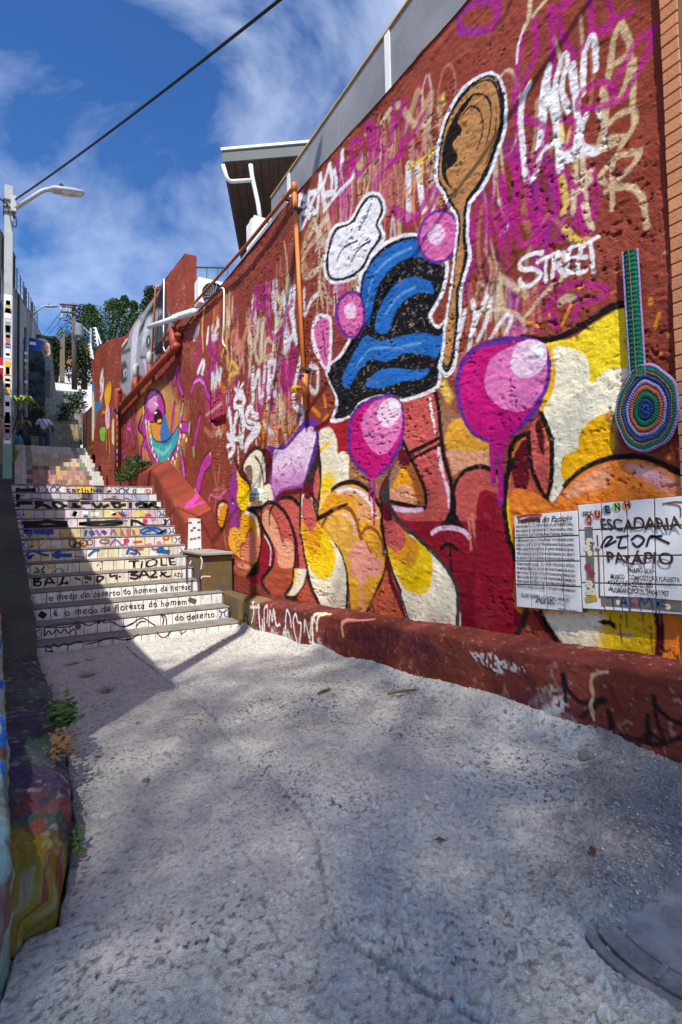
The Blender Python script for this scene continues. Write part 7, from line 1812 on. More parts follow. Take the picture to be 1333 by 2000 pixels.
# ---------- street lamps
POLEM = mat('pole_paint', (1, 1, 1, 1), 0.6, 0.12, 8, objcol=True)
LAMPM = mat('lamp_body', rgb(176, 178, 176), 0.45, 0.1, 5)
LENS = mat('lamp_lens', rgb(206, 206, 196), 0.3, 0.05)
def street_lamp(label, base, top, arm_pts, head, w=.055, bands=True, stickers=0, group=None):
    t = thing('street_lamp', label, 'street lamp', group, loc=base)
    H = top.z - base.z
    def pole(za, zb, c, nm, k=1.0):
        m = MB(); a, c2 = base.lerp(top, za), base.lerp(top, zb)
        m.hexa([a + Vector((-w * k, -w * k, 0)), a + Vector((w * k, -w * k, 0)), a + Vector((w * k, w * k, 0)), a + Vector((-w * k, w * k, 0))], [c2 + Vector((-w * k, -w * k, 0)), c2 + Vector((w * k, -w * k, 0)), c2 + Vector((w * k, w * k, 0)), c2 + Vector((-w * k, w * k, 0))])
        o = m.build(nm, POLEM); o.color = rgb(*c); return child(o, t)
    if bands:
        pole(0, .30, (110, 160, 146), 'teal_base'); pole(.3001, .62, (206, 206, 202), 'pole', 1.0); pole(.6201, 1, (168, 172, 172), 'pole_top', .96)
    else: pole(0, 1, (150, 150, 148), 'pole')
    child(MB().tube(arm_pts, .032, 8).build('arm', LAMPM, smooth=True), t)
    a, c_ = head; d_ = (c_ - a); L_ = d_.length; d_.normalize(); s_ = d_.cross(Vector((0, 0, 1))).normalized()
    m = MB(); sec = [(0, .045, .03, .03), (.12, .085, .045, .055), (.7, .095, .04, .06), (.93, .075, .03, .045), (1, .03, .015, .02)]
    vs, fs = [], []
    for f, hw, hu, hd in sec:
        for k in range(10):
            an = 2 * math.pi * k / 10; vs.append(a + d_ * L_ * f + s_ * hw * math.cos(an) + Vector((0, 0, (hu if math.sin(an) > 0 else hd) * math.sin(an))))
    for i in range(4):
        for k in range(10): fs.append((i * 10 + k, i * 10 + (k + 1) % 10, (i + 1) * 10 + (k + 1) % 10, (i + 1) * 10 + k))
    fs += [tuple(range(9, -1, -1)), tuple(range(40, 50))]
    m.add(vs, fs); hd_ = child(m.build('lamp_head', LAMPM, smooth=True), t)
    m = MB(); p, q = a + d_ * L_ * .35 - Vector((0, 0, .058)), a + d_ * L_ * .9 - Vector((0, 0, .052))
    m.hexa([p - s_ * .06, q - s_ * .05, q + s_ * .05, p + s_ * .06], [p - s_ * .06 + Vector((0, 0, .02)), q - s_ * .05 + Vector((0, 0, .02)), q + s_ * .05 + Vector((0, 0, .02)), p + s_ * .06 + Vector((0, 0, .02))]); m.build('lens', LENS, hd_)
    q = a + d_ * L_ * .33 + Vector((0, 0, .04)); MB().lathe(q, [(.03, 0), (.03, .05), (.015, .07)], 8).build('photocell', DARKM, hd_)
    for k in range(stickers):
        f = .12 + .5 * k / stickers + random.uniform(-.01, .01); c0 = base.lerp(top, f); hh = random.uniform(.03, .09); ww = random.uniform(.025, .045)
        child(MB().box(c0.x - ww, c0.x + ww, c0.y - w - .004, c0.y - w + .001, c0.z - hh, c0.z + hh).build('sticker', random.choice(STK[:1] * 6 + STK[3:4] + STK[6:] * 3 + STK[1:3] + STK[4:6])), t)
    return t
YP = 9.0
pb, ptp = at_y(11, 935, YP), at_y(18, 365, YP); pb.x = ptp.x
lamp1 = street_lamp('white and teal sticker covered street lamp at the left of the stairs', pb, ptp, bend([at_y(28, 408, YP - .06), at_y(84, 372, YP - .1), at_y(100, 369, YP - .1)], .2), (at_y(97, 369, YP - .1), at_y(166, 378, YP - .1)), stickers=26)
for py in (395, 408, 418): 
    q = at_y(18, py, YP); child(MB().box(q.x - .075, q.x + .075, q.y - .075, q.y + .075, q.z - .012, q.z + .012).build('clamp', STEEL), lamp1)
q = at_y(25, 402, YP); child(MB().box(q.x - .02, q.x + .05, q.y - .09, q.y - .0, q.z - .12, q.z + .12).build('mounting_plate', LAMPM), lamp1)
lx0, ly0 = -0.5, 2.5
lamp2 = street_lamp('tall street lamp on the left whose shadow crosses the pavement', Vector((lx0, ly0, .9)), Vector((lx0, ly0, 9.0)), [Vector((lx0, ly0, 8.6)), Vector((lx0 + .8, ly0 + .1, 9.0)), Vector((lx0 + 1.0, ly0 + .1, 9.02))], (Vector((lx0 + 1.0, ly0 + .1, 9.02)), Vector((lx0 + 1.6, ly0 + .1, 9.05))), bands=False, w=.06)
Y3 = 25.5
lamp3 = street_lamp('distant street lamp reaching over the tall left wall', on_left(60, 660, .12), on_left(60, 606, .12), [on_left(61, 617, .15), at_y(84, 599, 25.5), at_y(88, 598, 25.5)], (at_y(87, 598, 25.5), at_y(114, 598, 25.5)), bands=False, w=.05)

# ---------- cables
CAB = mat('cable_black', rgb(34, 34, 36), 0.6)
def cable(label, a, c_, sag, r=.012, name='overhead_cable'):
    pts = [a.lerp(c_, k / 24) - Vector((0, 0, sag * 4 * (k / 24) * (1 - k / 24))) for k in range(25)]
    o = MB().tube(pts, r, 6).build(name, CAB, smooth=True); return tag(o, label, 'cable', kind='thing')
cA = at_y(27, 392, YP); cB = Vector((2.45, 0.35, 4.76))
cable('thick twisted black cable crossing the blue sky from the lamp', cA, cB, .10, .013)
cable('short black cable leaving the lamp to the left edge', at_y(19, 402, YP), Vector((-1.5, 6.0, 5.9)), .15, .011)
o = MB().tube(bend([at_y(24, 412, YP - .09), at_y(32, 425, YP - .09), at_y(33, 442, YP - .09), at_y(26, 444, YP - .09), at_y(24, 432, YP - .09)], .06), .008, 6).build('cable_loop', CAB, smooth=True); tag(o, 'loop of black cable hanging below the lamp arm', 'cable')

# ---------- utility poles at the top
WOOD = mat('pole_wood', rgb(86, 80, 74), 0.9, 0.2, 6)
up_ = thing('utility_pole', 'dark utility pole with two crossarms and a transformer', 'utility pole', loc=at_y(146, 757, 42))
YU = 42
child(MB().tube([at_y(146, 760, YU), at_y(145, 594, YU)], [.20, .14], 10).build('pole', WOOD, smooth=True), up_)
for a, c_ in (((117, 594), (157, 597)), ((119, 609), (146, 611)), ((119, 598), (146, 601))): child(MB().tube([at_y(*a, YU - .2), at_y(*c_, YU - .2)], .07, 4).build('crossarm', WOOD), up_)
for px, py in ((120, 602), (131, 604), (122, 616), (137, 606)): child(MB().tube([at_y(px, py - 4, YU - .2), at_y(px, py + 4, YU - .2)], .07, 6).build('insulator', GPIPE), up_)
q = at_y(155, 645, YU - .3); child(MB().lathe((q.x, q.y, q.z - .45), [(.0, 0), (.28, .02), (.28, .8), (.2, .9), (0, .92)], 12).build('transformer', mat('transformer', rgb(120, 128, 134), 0.5)), up_)
child(MB().tube([at_y(146, 630, YU - .2), at_y(160, 636, YU - .2), at_y(176, 651, YU - .2)], .05, 6).build('lamp_arm', LAMPM), up_)
slab_p = thing('concrete_pole', 'round topped concrete pole with black cable loops', 'pole', loc=at_y(122, 740, 38))
m = MB(); YS = 38
pf = [at_y(x, y_, YS) for x, y_ in ((117, 745), (127, 745), (127, 655), (125.5, 646), (121.5, 642), (119, 648), (118, 660))]
m.add([p for p in pf] + [p + Vector((0, .3, 0)) for p in pf], [tuple(range(7)), tuple(range(13, 6, -1))] + [(k, 7 + k, 7 + (k + 1) % 7, (k + 1) % 7) for k in range(7)]); child(m.build('pole', mat('pole_concrete', rgb(120, 108, 92), 0.9, 0.15, 4)), slab_p)
child(MB().tube([at_y(x, y_, YS - .1) for x, y_ in ((124, 644), (117, 642), (112, 652), (111, 668), (114, 676), (119, 672))], .035, 6).build('cable_loop', CAB, smooth=True), slab_p)
child(MB().tube([at_y(x, y_, YS - .1) for x, y_ in ((120, 648), (115, 655), (114, 668), (117, 674))], .03, 6).build('cable_loop', CAB, smooth=True), slab_p)
for k, (a, c_) in enumerate((((121, 607), (72, 668)), ((124, 618), (80, 668)), ((140, 620), (100, 662)))):
    cable(['upper', 'middle', 'lower'][k] + ' thin wire slanting left from the crossarm pole', at_y(*a, YU - .2), at_y(*c_, 60), .1, .02)
for k, dy in enumerate((0, 7)):
    cable(('upper' if not k else 'lower') + ' sagging wire between the concrete pole and utility pole', at_y(127, 660 + dy, YS), at_y(144, 648 + dy, YU), .3, .02)
thin = thing('thin_pole', 'slim grey pole in front of the dark trees', 'pole', loc=at_y(178, 690, 30))
child(MB().tube([at_y(178, 700, 34), at_y(178, 641, 34)], .06, 6).build('pole', GPIPE), thin)
pole2 = thing('sticker_pole', 'slim weathered pole standing beside the blue tank', 'pole', loc=at_y(51, 800, 21))
child(MB().tube([at_y(51, 815, 21), at_y(53, 648, 21)], .055, 8).build('pole', mat('weathered', rgb(140, 146, 146), 0.7, 0.3, 5)), pole2)
for k in range(8):
    q = at_y(51.5, 690 + k * 14, 20.93); child(MB().box(q.x - .05, q.x + .05, q.y - .006, q.y, q.z - .05, q.z + .05).build('sticker', random.choice(STK)), pole2)
# electric fence on the far wall end
ef = thing('electric_fence', 'white electric fence posts on the far end of the red wall', 'fence', loc=at_far(185, 690))
for a, c_ in (((192, 676), (187, 640)), ((183, 702), (177, 672))):
    p, q = at_far(*a), at_far(*c_); child(MB().tube([p, q], .025, 6).build('post', PVC), ef)
    for k in range(5):
        s_ = p.lerp(q, .15 + .2 * k); child(MB().tube([s_ + Vector((-.08, 0, 0)), s_ + Vector((.02, 0, 0))], .025, 6).build('insulator', PVC), ef)
child(MB().tube([at_far(187, 640), at_far(198, 672)], .02, 5).build('brace', PVC), ef)

# ---------- blue tank, painted house corner, sign
BLUET = mat('tank_blue', rgb(38, 74, 150), 0.5, 0.15, 6)
tk = thing('water_tank', 'round blue water tank against the left wall', 'water tank', loc=at_y(64, 690, 24))
q = at_y(64, 690, 24.6); R_ = .42
child(MB().lathe((q.x, q.y, q.z), [(0, 0), (R_ * .88, .0), (R_ * .93, .18), (R_ * .97, .2), (R_ * .97, .24), (R_ * .95, .26), (R_ * 1.0, .42), (R_ * 1.06, .44), (R_ * 1.06, .5), (R_ * .9, .51), (0, .50)], 26).build('tank_body', BLUET, smooth=False), tk)
child(MB().box(q.x - .1, q.x + .12, q.y - R_ - .02, q.y - R_ + .02, q.z + .22, q.z + .34).build('white_print', STI), tk)
st2 = thing('tank_base', 'dark graffitied wall block carrying the blue tank', 'wall block', loc=(q.x, q.y, q.z - 3))
child(MB().box(q.x - .6, q.x + .45, q.y - .4, q.y + 2.5, q.z - 4, q.z - .002).build('block', mat('dark_graffiti', rgb(62, 74, 74), 0.9, 0.5, 2.2, dark=rgb(34, 34, 40), darkscale=2.5, darkpos=(.45, .55))), st2)
ch = thing('painted_house', 'brown house corner with a painted portrait up the stairs', 'house', loc=at_y(85, 760, 33))
a, c_ = at_y(68, 658, 33), at_y(99, 660, 33)
hz = a.z
child(MB().hexa([(a.x, 33, 5), (c_.x, 33, 5), (1.05, 46, 5), (a.x, 46, 5)], [(a.x, 33, hz), (c_.x, 33, hz), (1.05, 46, hz - .4), (a.x, 46, hz)]).build('house_wall', mat('brown_wall', rgb(118, 100, 84), 0.9, 0.35, 1.5, dark=rgb(70, 72, 74), darkscale=1.2, darkpos=(.5, .62))), ch)
child(MB().box(a.x - .1, c_.x + .15, 32.85, 33.4, hz + .002, hz + .12).build('roof_edge', DARKM), ch)
def face_patch(px, py, rx, ry, c, nm, d_):
    q = at_y(px, py, 33 - d_); m = MB(); n = 14
    m.add([q] + [q + Vector((rx * math.cos(2 * math.pi * k / n) * (1 + .15 * math.sin(3 * k)), 0, ry * math.sin(2 * math.pi * k / n))) for k in range(n)], [(0, (k + 1) % n + 1, k + 1) for k in range(n)]); child(m.build(nm, mat(nm + str(c[0]), rgb(*c), 0.8, 0.2, 4)), ch)
face_patch(83, 680, .38, .62, (206, 204, 200), 'painted_hair', .010); face_patch(85.5, 681, .26, .42, (156, 100, 80), 'painted_skin', .014); face_patch(84, 712, .4, .5, (120, 130, 140), 'painted_shirt', .010); face_patch(86, 735, .3, .4, (90, 80, 110), 'painted_shirt', .012)
sg = thing('shop_sign', 'red and yellow sign at the left edge behind the lamp', 'sign', loc=at_y(2, 715, 16.1))
a, c_ = at_y(-14, 696, 16.1), at_y(7, 740, 16.1)
child(MB().box(a.x, c_.x, 16.1, 16.15, c_.z, a.z).build('board', mat('sign_red', rgb(160, 28, 34), 0.5)), sg)
child(MB().box(a.x, c_.x, 16.09, 16.099, at_y(0, 718, 16.1).z, at_y(0, 714, 16.1).z).build('white_band', STI), sg)
YL = mat('sign_yellow', rgb(230, 190, 50), 0.5)
q = at_y(-3, 711, 16.08); text('lettering', 'L', (q.x, q.y, q.z), (1, 0, 0), (0, 0, 1), .2, YL, sg)
q = at_y(-6, 733, 16.08); text('lettering', 'TIL', (q.x, q.y, q.z), (1, 0, 0), (0, 0, 1), .16, YL, sg)

# ---------- far buildings at the top of the hill
wb = thing('white_building', 'white rendered building glimpsed at the top of the stairs', 'building', loc=(4, 62, 9))
a, c_ = at_y(98, 712, 62), at_y(170, 775, 62)
child(MB().box(a.x, c_.x + 4, 62, 70, 9, a.z).build('house_wall', mat('white_render', rgb(226, 226, 226), 0.8, 0.05, 2)), wb)
for k in range(4):
    zz = a.z - .9 - k * .9; child(MB().box(a.x, c_.x, 61.94, 61.999, zz, zz + .05).build('cladding_joint', GPIPE), wb)
ob = thing('orange_building', 'orange house front showing between the tree branches', 'building', loc=(5, 76, 12))
a, c_ = at_y(104, 668, 76), at_y(176, 720, 76)
child(MB().box(a.x, c_.x, 76, 84, 10, a.z).build('house_wall', mat('orange_render', rgb(196, 130, 84), 0.8, 0.1, 1)), ob)

# ================================================================== trees and plants
LEAF = {k: mat('leaf_' + k, rgb(*v), 0.6, 0.35, 2.5, spec=0.25) for k, v in dict(dark=(34, 54, 26), mid=(54, 82, 34), light=(120, 146, 64), grass=(110, 128, 60), dry=(110, 84, 52)).items()}
BARK = mat('bark', rgb(74, 62, 50), 0.95, 0.2, 8)
def leaf_cloud(centers, n, size, seed):
    r_ = np.random.default_rng(seed); m = MB()
    for _ in range(n):
        c_, rad = centers[r_.integers(len(centers))]
        v = r_.normal(size=3); v /= np.linalg.norm(v); rr_ = (r_.random() ** .45)
        p = np.array(c_) + v * np.array(rad) * rr_
        a = r_.normal(size=3); a /= np.linalg.norm(a); b_ = np.cross(a, r_.normal(size=3)); b_ /= max(np.linalg.norm(b_), 1e-6)
        s_ = size * r_.uniform(.6, 1.4)
        m.add([p - a * s_, p + b_ * s_ * .45, p + a * s_, p - b_ * s_ * .45], [(0, 1, 2, 3)])
    return m
def tree(label, base, blobs, n, size, seed, leaf='dark', group='trees at the top of the hill'):
    t = thing('tree', label, 'tree', group, loc=base)
    top = Vector(blobs[0][0])
    child(MB().tube([base, base.lerp(top, .5) + Vector((.15, 0, 0)), top], [.28, .2, .08], 8).build('trunk', BARK, smooth=True), t)
    m = MB()
    for c_, rad in blobs[1:]: m.tube([base.lerp(top, .45), base.lerp(top, .6).lerp(Vector(c_), .5), Vector(c_)], [.12, .08, .03], 6)
    child(m.build('branches', BARK, smooth=True), t)
    cr = child(leaf_cloud(blobs, n, size, seed).build('crown', LEAF[leaf]), t)
    return t
def blob(px, py, Y, rx, rz): q = at_y(px, py, Y); return ((q.x, q.y, q.z), (rx, rx, rz))
# unseen tree added behind the viewpoint: canopy shaped to shade the near pavement softly
SHADE = [(-1.2, -2.5), (3.3, -2.5), (3.15, 2.0), (3.0, 2.9), (2.65, 4.5), (1.5, 4.75), (0.7, 5.0), (-1.2, 5.1)]  # ground outline the added canopy is shaped to shade
shade_tree = thing('street_tree', 'unseen leafy tree added behind the viewpoint to shade the near pavement', 'tree', loc=(-7.6, -9.0, 0))
r_ = np.random.default_rng(91); lm = MB(); poly_ = np.array(SHADE, float)
gx_, gy_ = np.meshgrid(np.arange(-1.6, 3.6, .036), np.arange(-3.0, 5.6, .036)); gx_ = gx_.ravel() + r_.uniform(-.018, .018, gx_.size); gy_ = gy_.ravel() + r_.uniform(-.018, .018, gy_.size)
dd = seg_dist(gx_, gy_, poly_, True) + .25 * fbm(gx_, gy_, 1.1, 3, 95)
keep = r_.random(gx_.size) < sstep(.55, -.9, dd) * (.60 + .30 * sstep(2.6, .4, gy_) + .10 * fbm(gx_, gy_, .8, 3, 96))
gx_, gy_ = gx_[keep], gy_[keep]; n_ = gx_.size
dist_ = 22.0 + r_.normal(size=n_) * 1.3
P_ = np.stack([gx_ - LX * dist_, gy_ - LY * dist_, .2 - LZ * dist_], 1)
a_ = r_.normal(size=(n_, 3)); a_ /= np.linalg.norm(a_, axis=1, keepdims=True); b2_ = np.cross(a_, r_.normal(size=(n_, 3))); b2_ /= np.linalg.norm(b2_, axis=1, keepdims=True)
s_ = (.055 * r_.uniform(.7, 1.4, n_))[:, None]
Q_ = np.stack([P_ - a_ * s_, P_ + b2_ * s_ * .6, P_ + a_ * s_, P_ - b2_ * s_ * .6], 1).reshape(-1, 3)
lm.v = [tuple(q) for q in Q_]; lm.f = [(4 * k, 4 * k + 1, 4 * k + 2, 4 * k + 3) for k in range(n_)]
child(lm.build('crown', LEAF['mid']), shade_tree)
cc_ = Vector((1.0, 1.2, .2)) - Vector((LX, LY, LZ)) * 21.6
child(MB().tube([Vector((-7.6, -9.0, -.2)), Vector((-7.5, -9.0, 7)), Vector((-6.8, -9.0, 14)), cc_], [.42, .34, .22, .06], 10).build('trunk', BARK, smooth=True), shade_tree)
m = MB()
for k in range(9):
    a = 2 * math.pi * k / 9; m.tube([Vector((-6.9, -9.0, 13.2)), Vector((-6.6 + 1.0 * math.cos(a), -8.8 + 1.4 * math.sin(a), 15.6)), cc_ + Vector((1.7 * math.cos(a), 2.6 * math.sin(a), .3 * math.sin(a * 2)))], [.09, .06, .02], 6)
child(m.build('branches', BARK, smooth=True), shade_tree)
YT = 46
tree('broad bushy green tree above the far end of the red wall', at_y(215, 760, YT), [blob(215, 640, YT, 2.0, 1.6), blob(190, 625, YT, 1.3, 1.2), blob(235, 612, YT, 1.4, 1.2), blob(250, 640, YT, 1.6, 1.3), blob(225, 600, YT, .9, .7), blob(268, 625, YT, 1.0, .9), blob(200, 670, YT, 1.6, 1.3), blob(262, 598, YT, .35, .5), blob(178, 606, YT, .4, .5), blob(244, 590, YT, .4, .6)], 9500, .10, 21, 'mid')
tree('darker tree behind the crossarm pole', at_y(165, 760, 52), [blob(160, 650, 52, 2.0, 2.2), blob(170, 620, 52, 1.2, 1.2), blob(150, 690, 52, 1.8, 1.6), blob(180, 700, 52, 1.8, 1.6), blob(135, 680, 52, 1.0, 1.1), blob(158, 730, 52, 1.3, 1.2)], 6500, .12, 22, 'dark')
tree('small tree top showing left of the red pillar', at_y(305, 700, 44), [blob(300, 590, 44, .9, .9), blob(296, 572, 44, .6, .6), blob(308, 580, 44, .6, .7), blob(290, 600, 44, .8, .7)], 3200, .10, 23, 'dark')
tree('low dark tree left of the concrete pole', at_y(108, 745, 50), [blob(108, 690, 50, .9, 1.0), blob(104, 672, 50, .5, .7), blob(112, 715, 50, .9, .9)], 2600, .12, 24, 'dark')

def bush(name, label, cat, blobs, n, size, seed, leaf, stems=5, base=None, group=None):
    t = thing(name, label, cat, group, loc=base)
    m = MB(); r_ = random.Random(seed)
    for k in range(stems):
        c_ = Vector(r_.choice(blobs)[0]); m.tube([base, base.lerp(c_, .5) + Vector((r_.uniform(-.05, .05), r_.uniform(-.05, .05), .05)), c_], [.012, .009, .004], 5)
    child(m.build('stems', BARK), t); child(leaf_cloud(blobs, n, size, seed).build('leaves', LEAF[leaf]), t); return t
def fblob(px, py, off, rx, rz): q = at_far(px, py, off); return ((q.x, q.y, q.z), (rx * .7, rx, rz))
bush('wall_bush', 'ragged green bush growing at the foot of the red downpipe', 'bush', [fblob(248, 918, .25, .35, .2), fblob(262, 908, .2, .3, .16), fblob(240, 930, .3, .3, .16), fblob(272, 906, .2, .3, .08), fblob(268, 897, .2, .12, .14), fblob(250, 900, .2, .12, .12), fblob(282, 905, .15, .25, .06), fblob(257, 925, .3, .25, .1)], 1500, .035, 31, 'mid', 8, at_far(252, 940, .2))
def leafy(label, base, n, L_, seed, leaf='light', w=.28):
    t = thing('leafy_plant', label, 'plant', loc=base); r_ = random.Random(seed); st = MB()
    for k in range(n):
        an = r_.uniform(0, 6.28); h = r_.uniform(.35, 1.0); tip = base + Vector((math.cos(an) * .35 * h, math.sin(an) * .3 * h, 1.1 * h)); st.tube([base, base.lerp(tip, .6) + Vector((0, 0, .08)), tip], [.012, .009, .005], 5)
        for j in range(7):
            b_ = 2 * math.pi * j / 7 + r_.uniform(-.2, .2); d_ = Vector((math.cos(b_), math.sin(b_), r_.uniform(-.5, .25))).normalized(); l = L_ * r_.uniform(.7, 1.2); s_ = d_.cross(Vector((0, 0, 1))).normalized() * l * w * .5
            m = MB(); p1, p2 = tip + d_ * l * .45 + Vector((0, 0, .03)), tip + d_ * l - Vector((0, 0, .05 + .1 * r_.random()))
            m.add([tip, p1 - s_, p2, p1 + s_, p1 + Vector((0, 0, -.012))], [(0, 1, 4), (1, 2, 4), (2, 3, 4), (3, 0, 4)]); child(m.build('leaf', LEAF[leaf]), t)
    child(st.build('stems', BARK), t); return t
leafy('pale leafed plant behind the lamp at the left of the stairs', at_y(24, 850, 15.5), 7, .32, 41)
leafy('leafy shoot beside the slim sticker pole', at_y(57, 848, 18.0), 3, .34, 42)
def grass_tuft(name, label, base, n, L_, seed, leaf='grass'):
    m = MB(); r_ = random.Random(seed)
    for k in range(n):
        an = r_.uniform(0, 6.28); ln_ = r_.uniform(.4, .9); l = L_ * r_.uniform(.5, 1.1); d_ = Vector((math.cos(an), math.sin(an), 0)); s_ = Vector((-d_.y, d_.x, 0)) * .008
        p0 = base + d_ * r_.uniform(0, .06); p1 = p0 + d_ * l * .3 * ln_ + Vector((0, 0, l * .6)); p2 = p0 + d_ * l * .8 * ln_ + Vector((0, 0, l * .75))
        m.add([p0 - s_, p0 + s_, p1 + s_ * .8, p1 - s_ * .8, p2], [(0, 1, 2, 3), (3, 2, 4)])
    o = m.build(name, LEAF[leaf]); return tag(o, label, 'grass')
grass_tuft('grass_tuft', 'dry grass tuft beside the lamp pole at the stair edge', at_y(22, 905, 12.5), 160, .5, 51)
grass_tuft('grass_tuft', 'small grass tuft at the corner of the red stepped blocks', at_y(174, 884, 17.8), 90, .3, 52)
br = thing('overhanging_branch', 'dark leafy branch hanging over the upper steps on the right', 'branch', loc=at_y(160, 790, 26))
bb_ = [blob(x, y_, 25.5, .30, .22) for x, y_ in ((158, 770), (148, 778), (140, 790), (132, 805), (122, 812), (150, 800), (138, 775), (160, 790), (128, 796))]
child(MB().tube([at_y(166, 770, 26), at_y(150, 785, 25.6), at_y(125, 812, 25.4)], [.03, .02, .008], 6).build('limb', BARK), br)
child(leaf_cloud(bb_, 1300, .055, 61).build('leaves', LEAF['dark']), br)
# weeds on the left plinth
def weed(label, c_, n, r0, seed, leaf='mid', size=.016):
    m = MB(); r_ = random.Random(seed)
    for k in range(n):
        p = Vector(c_) + Vector((r_.gauss(0, r0 * .4), r_.gauss(0, r0), abs(r_.gauss(0, r0 * .5)))); nz = Vector((r_.uniform(-.5, .6), r_.uniform(-.6, .2), 1)).normalized(); a = nz.orthogonal().normalized(); b_ = nz.cross(a); s_ = size * r_.uniform(.6, 1.3)
        m.add([p + (a * math.cos(j * math.pi / 3) + b_ * math.sin(j * math.pi / 3)) * s_ for j in range(6)], [tuple(range(6))])
    return m
w1 = thing('creeping_weed', 'round leafed weed growing on the purple plinth', 'weed', loc=(.09, 3.0, .45))
child(weed('', (.10, 2.98, .44), 240, .075, 71).build('leaves', LEAF['mid']), w1)
child(MB().tube([(.06, 3.0, .40), (.10, 2.95, .44), (.15, 2.9, .46)], .004, 5).build('stem', BARK), w1)
w2 = thing('creeping_weed', 'brownish dry weed hanging on the plinth below the round leafed weed', 'weed', loc=(.08, 2.6, .42))
child(weed('', (.085, 2.62, .42), 130, .06, 72, size=.011).build('leaves', LEAF['dry']), w2)
w3 = thing('creeping_weed', 'tiny weed tuft at the foot of the yellow plinth end', 'weed', loc=(.10, 2.0, .32))
child(weed('', (.105, 2.02, .315), 60, .035, 73, size=.009).build('leaves', LEAF['mid']), w3)
fern = thing('fern', 'small green fern at the edge of the pavement on the left', 'fern', loc=(.14, 2.25, .30))
for k, (dx, dy, dz) in enumerate(((.06, -.05, .05), (.05, .06, .06), (.07, 0, .03), (.03, -.1, .03))):
    m = MB(); a = Vector((.12, 2.3, .30)); tip = a + Vector((dx, dy, dz))
    for j in range(9):
        q = a.lerp(tip, j / 8); s_ = (1 - j / 9) * .022
        for sg_ in (-1, 1):
            d_ = (tip - a).cross(Vector((0, 0, 1))).normalized() * sg_ * s_; m.add([q, q + d_ + (tip - a) * .06, q + d_ * .5 + (tip - a) * .09], [(0, 1, 2)])
    child(m.build('frond', LEAF['mid']), fern)

# ================================================================== loose things on the pavement
STICKM = mat('stick_wood', rgb(128, 96, 62), 0.9, 0.2, 30)
for (xa, ya), (xb, yb), lab in (((1.63, 3.14), (1.76, 3.20), 'short stick lying further left on the white pavement'), ((1.94, 2.76), (2.16, 2.74), 'longer straight stick lying nearer the kerb')):
    pts = [Vector((xa + (xb - xa) * t, ya + (yb - ya) * t, max(pave_z(xa, ya), pave_z(xb, yb), pave_z((xa + xb) / 2, (ya + yb) / 2)) + .012 + .003 * math.sin(t * 5))) for t in np.linspace(0, 1, 7)]
    o = MB().tube(pts, [.006, .009, .009, .010, .009, .008, .006], 7).build('stick', STICKM, smooth=True); tag(o, lab, 'stick', 'sticks on the pavement')
def rock(name, c_, r0, m_, seed, squash=.7):
    r_ = np.random.default_rng(seed); m = MB(); n, k_ = 10, 7; vs = []; fs = []
    for i in range(k_):
        th = math.pi * i / (k_ - 1)
        for j in range(n):
            ph = 2 * math.pi * j / n; rr_ = r0 * (1 + .22 * math.sin(3 * ph + seed) * math.sin(th) + .12 * r_.normal() * (0 < i < k_ - 1))
            vs.append((c_[0] + rr_ * math.sin(th) * math.cos(ph), c_[1] + rr_ * math.sin(th) * math.sin(ph), c_[2] + rr_ * squash * math.cos(th)))
    for i in range(k_ - 1):
        for j in range(n): fs.append((i * n + j, i * n + (j + 1) % n, (i + 1) * n + (j + 1) % n, (i + 1) * n + j))
    m.add(vs, fs); return m.build(name, m_)
ROCK = mat('rock_grey', rgb(126, 122, 114), 0.9, 0.3, 30, .4, 120)
tag(rock('stone', (2.09, 1.46, pave_z(2.09, 1.46) + .012), .034, ROCK, 5), 'fist sized grey stone at the edge of the gravel', 'stone')
tag(rock('stone', (0.41, 2.47, pave_z(.41, 2.47) + .004), .016, ROCK, 6), 'small pale stone on the left half of the pavement', 'stone')
# gravel
gm = MB(); r_ = random.Random(9); cnt = 0; poly = np.array(GRAVEL)
while cnt < 5200:
    x, y_ = r_.uniform(1.15, 2.32), r_.uniform(.5, 1.6)
    iy_, ix_ = int(np.searchsorted(ys, y_)), int(np.searchsorted(xs, x))
    if GRV[min(iy_, len(ys) - 1), min(ix_, len(xs) - 1)] < r_.uniform(.1, .9): continue
    s_ = r_.uniform(.0025, .0075) * (1.8 if r_.random() < .05 else 1); z = pave_z(x, y_); a = r_.uniform(0, 3.14); ca, sa = math.cos(a) * s_, math.sin(a) * s_; k = r_.uniform(.6, 1.3)
    gm.add([(x + ca, y_ + sa, z), (x - sa * k, y_ + ca * k, z + s_ * .1), (x - ca, y_ - sa, z), (x + sa * k, y_ - ca * k, z), (x + ca * .3, y_ + sa * .2, z + s_ * .9)], [(0, 1, 4), (1, 2, 4), (2, 3, 4), (3, 0, 4)]); cnt += 1
tag(gm.build('gravel', mat('gravel_stone', rgb(130, 130, 134), 0.85, 0.5, 90)), 'loose dark grey gravel at the lower right of the pavement', 'gravel', kind='stuff')
cm = MB(); cnt = 0
while cnt < 2600:
    if r_.random() < .55: x, y_ = 2.29 - abs(r_.gauss(0, .07)), r_.uniform(1.5, 6.3)
    else: x, y_ = r_.uniform(.2, 2.25), r_.uniform(.8, 6.2)
    s_ = r_.uniform(.002, .007); z = pave_z(x, y_); a = r_.uniform(0, 3.14); ca, sa = math.cos(a) * s_, math.sin(a) * s_
    cm.add([(x + ca, y_ + sa, z - .001), (x - sa, y_ + ca, z), (x - ca, y_ - sa, z), (x + sa, y_ - ca, z), (x + ca * .3, y_ + sa * .2, z + s_ * .8)], [(0, 1, 4), (1, 2, 4), (2, 3, 4), (3, 0, 4)]); cnt += 1
tag(cm.build('cement_crumbs', mat('crumb', rgb(196, 195, 192), 0.95, 0.25, 60)), 'white crumbs of dried cement scattered over the pavement', 'crumbs', kind='stuff')
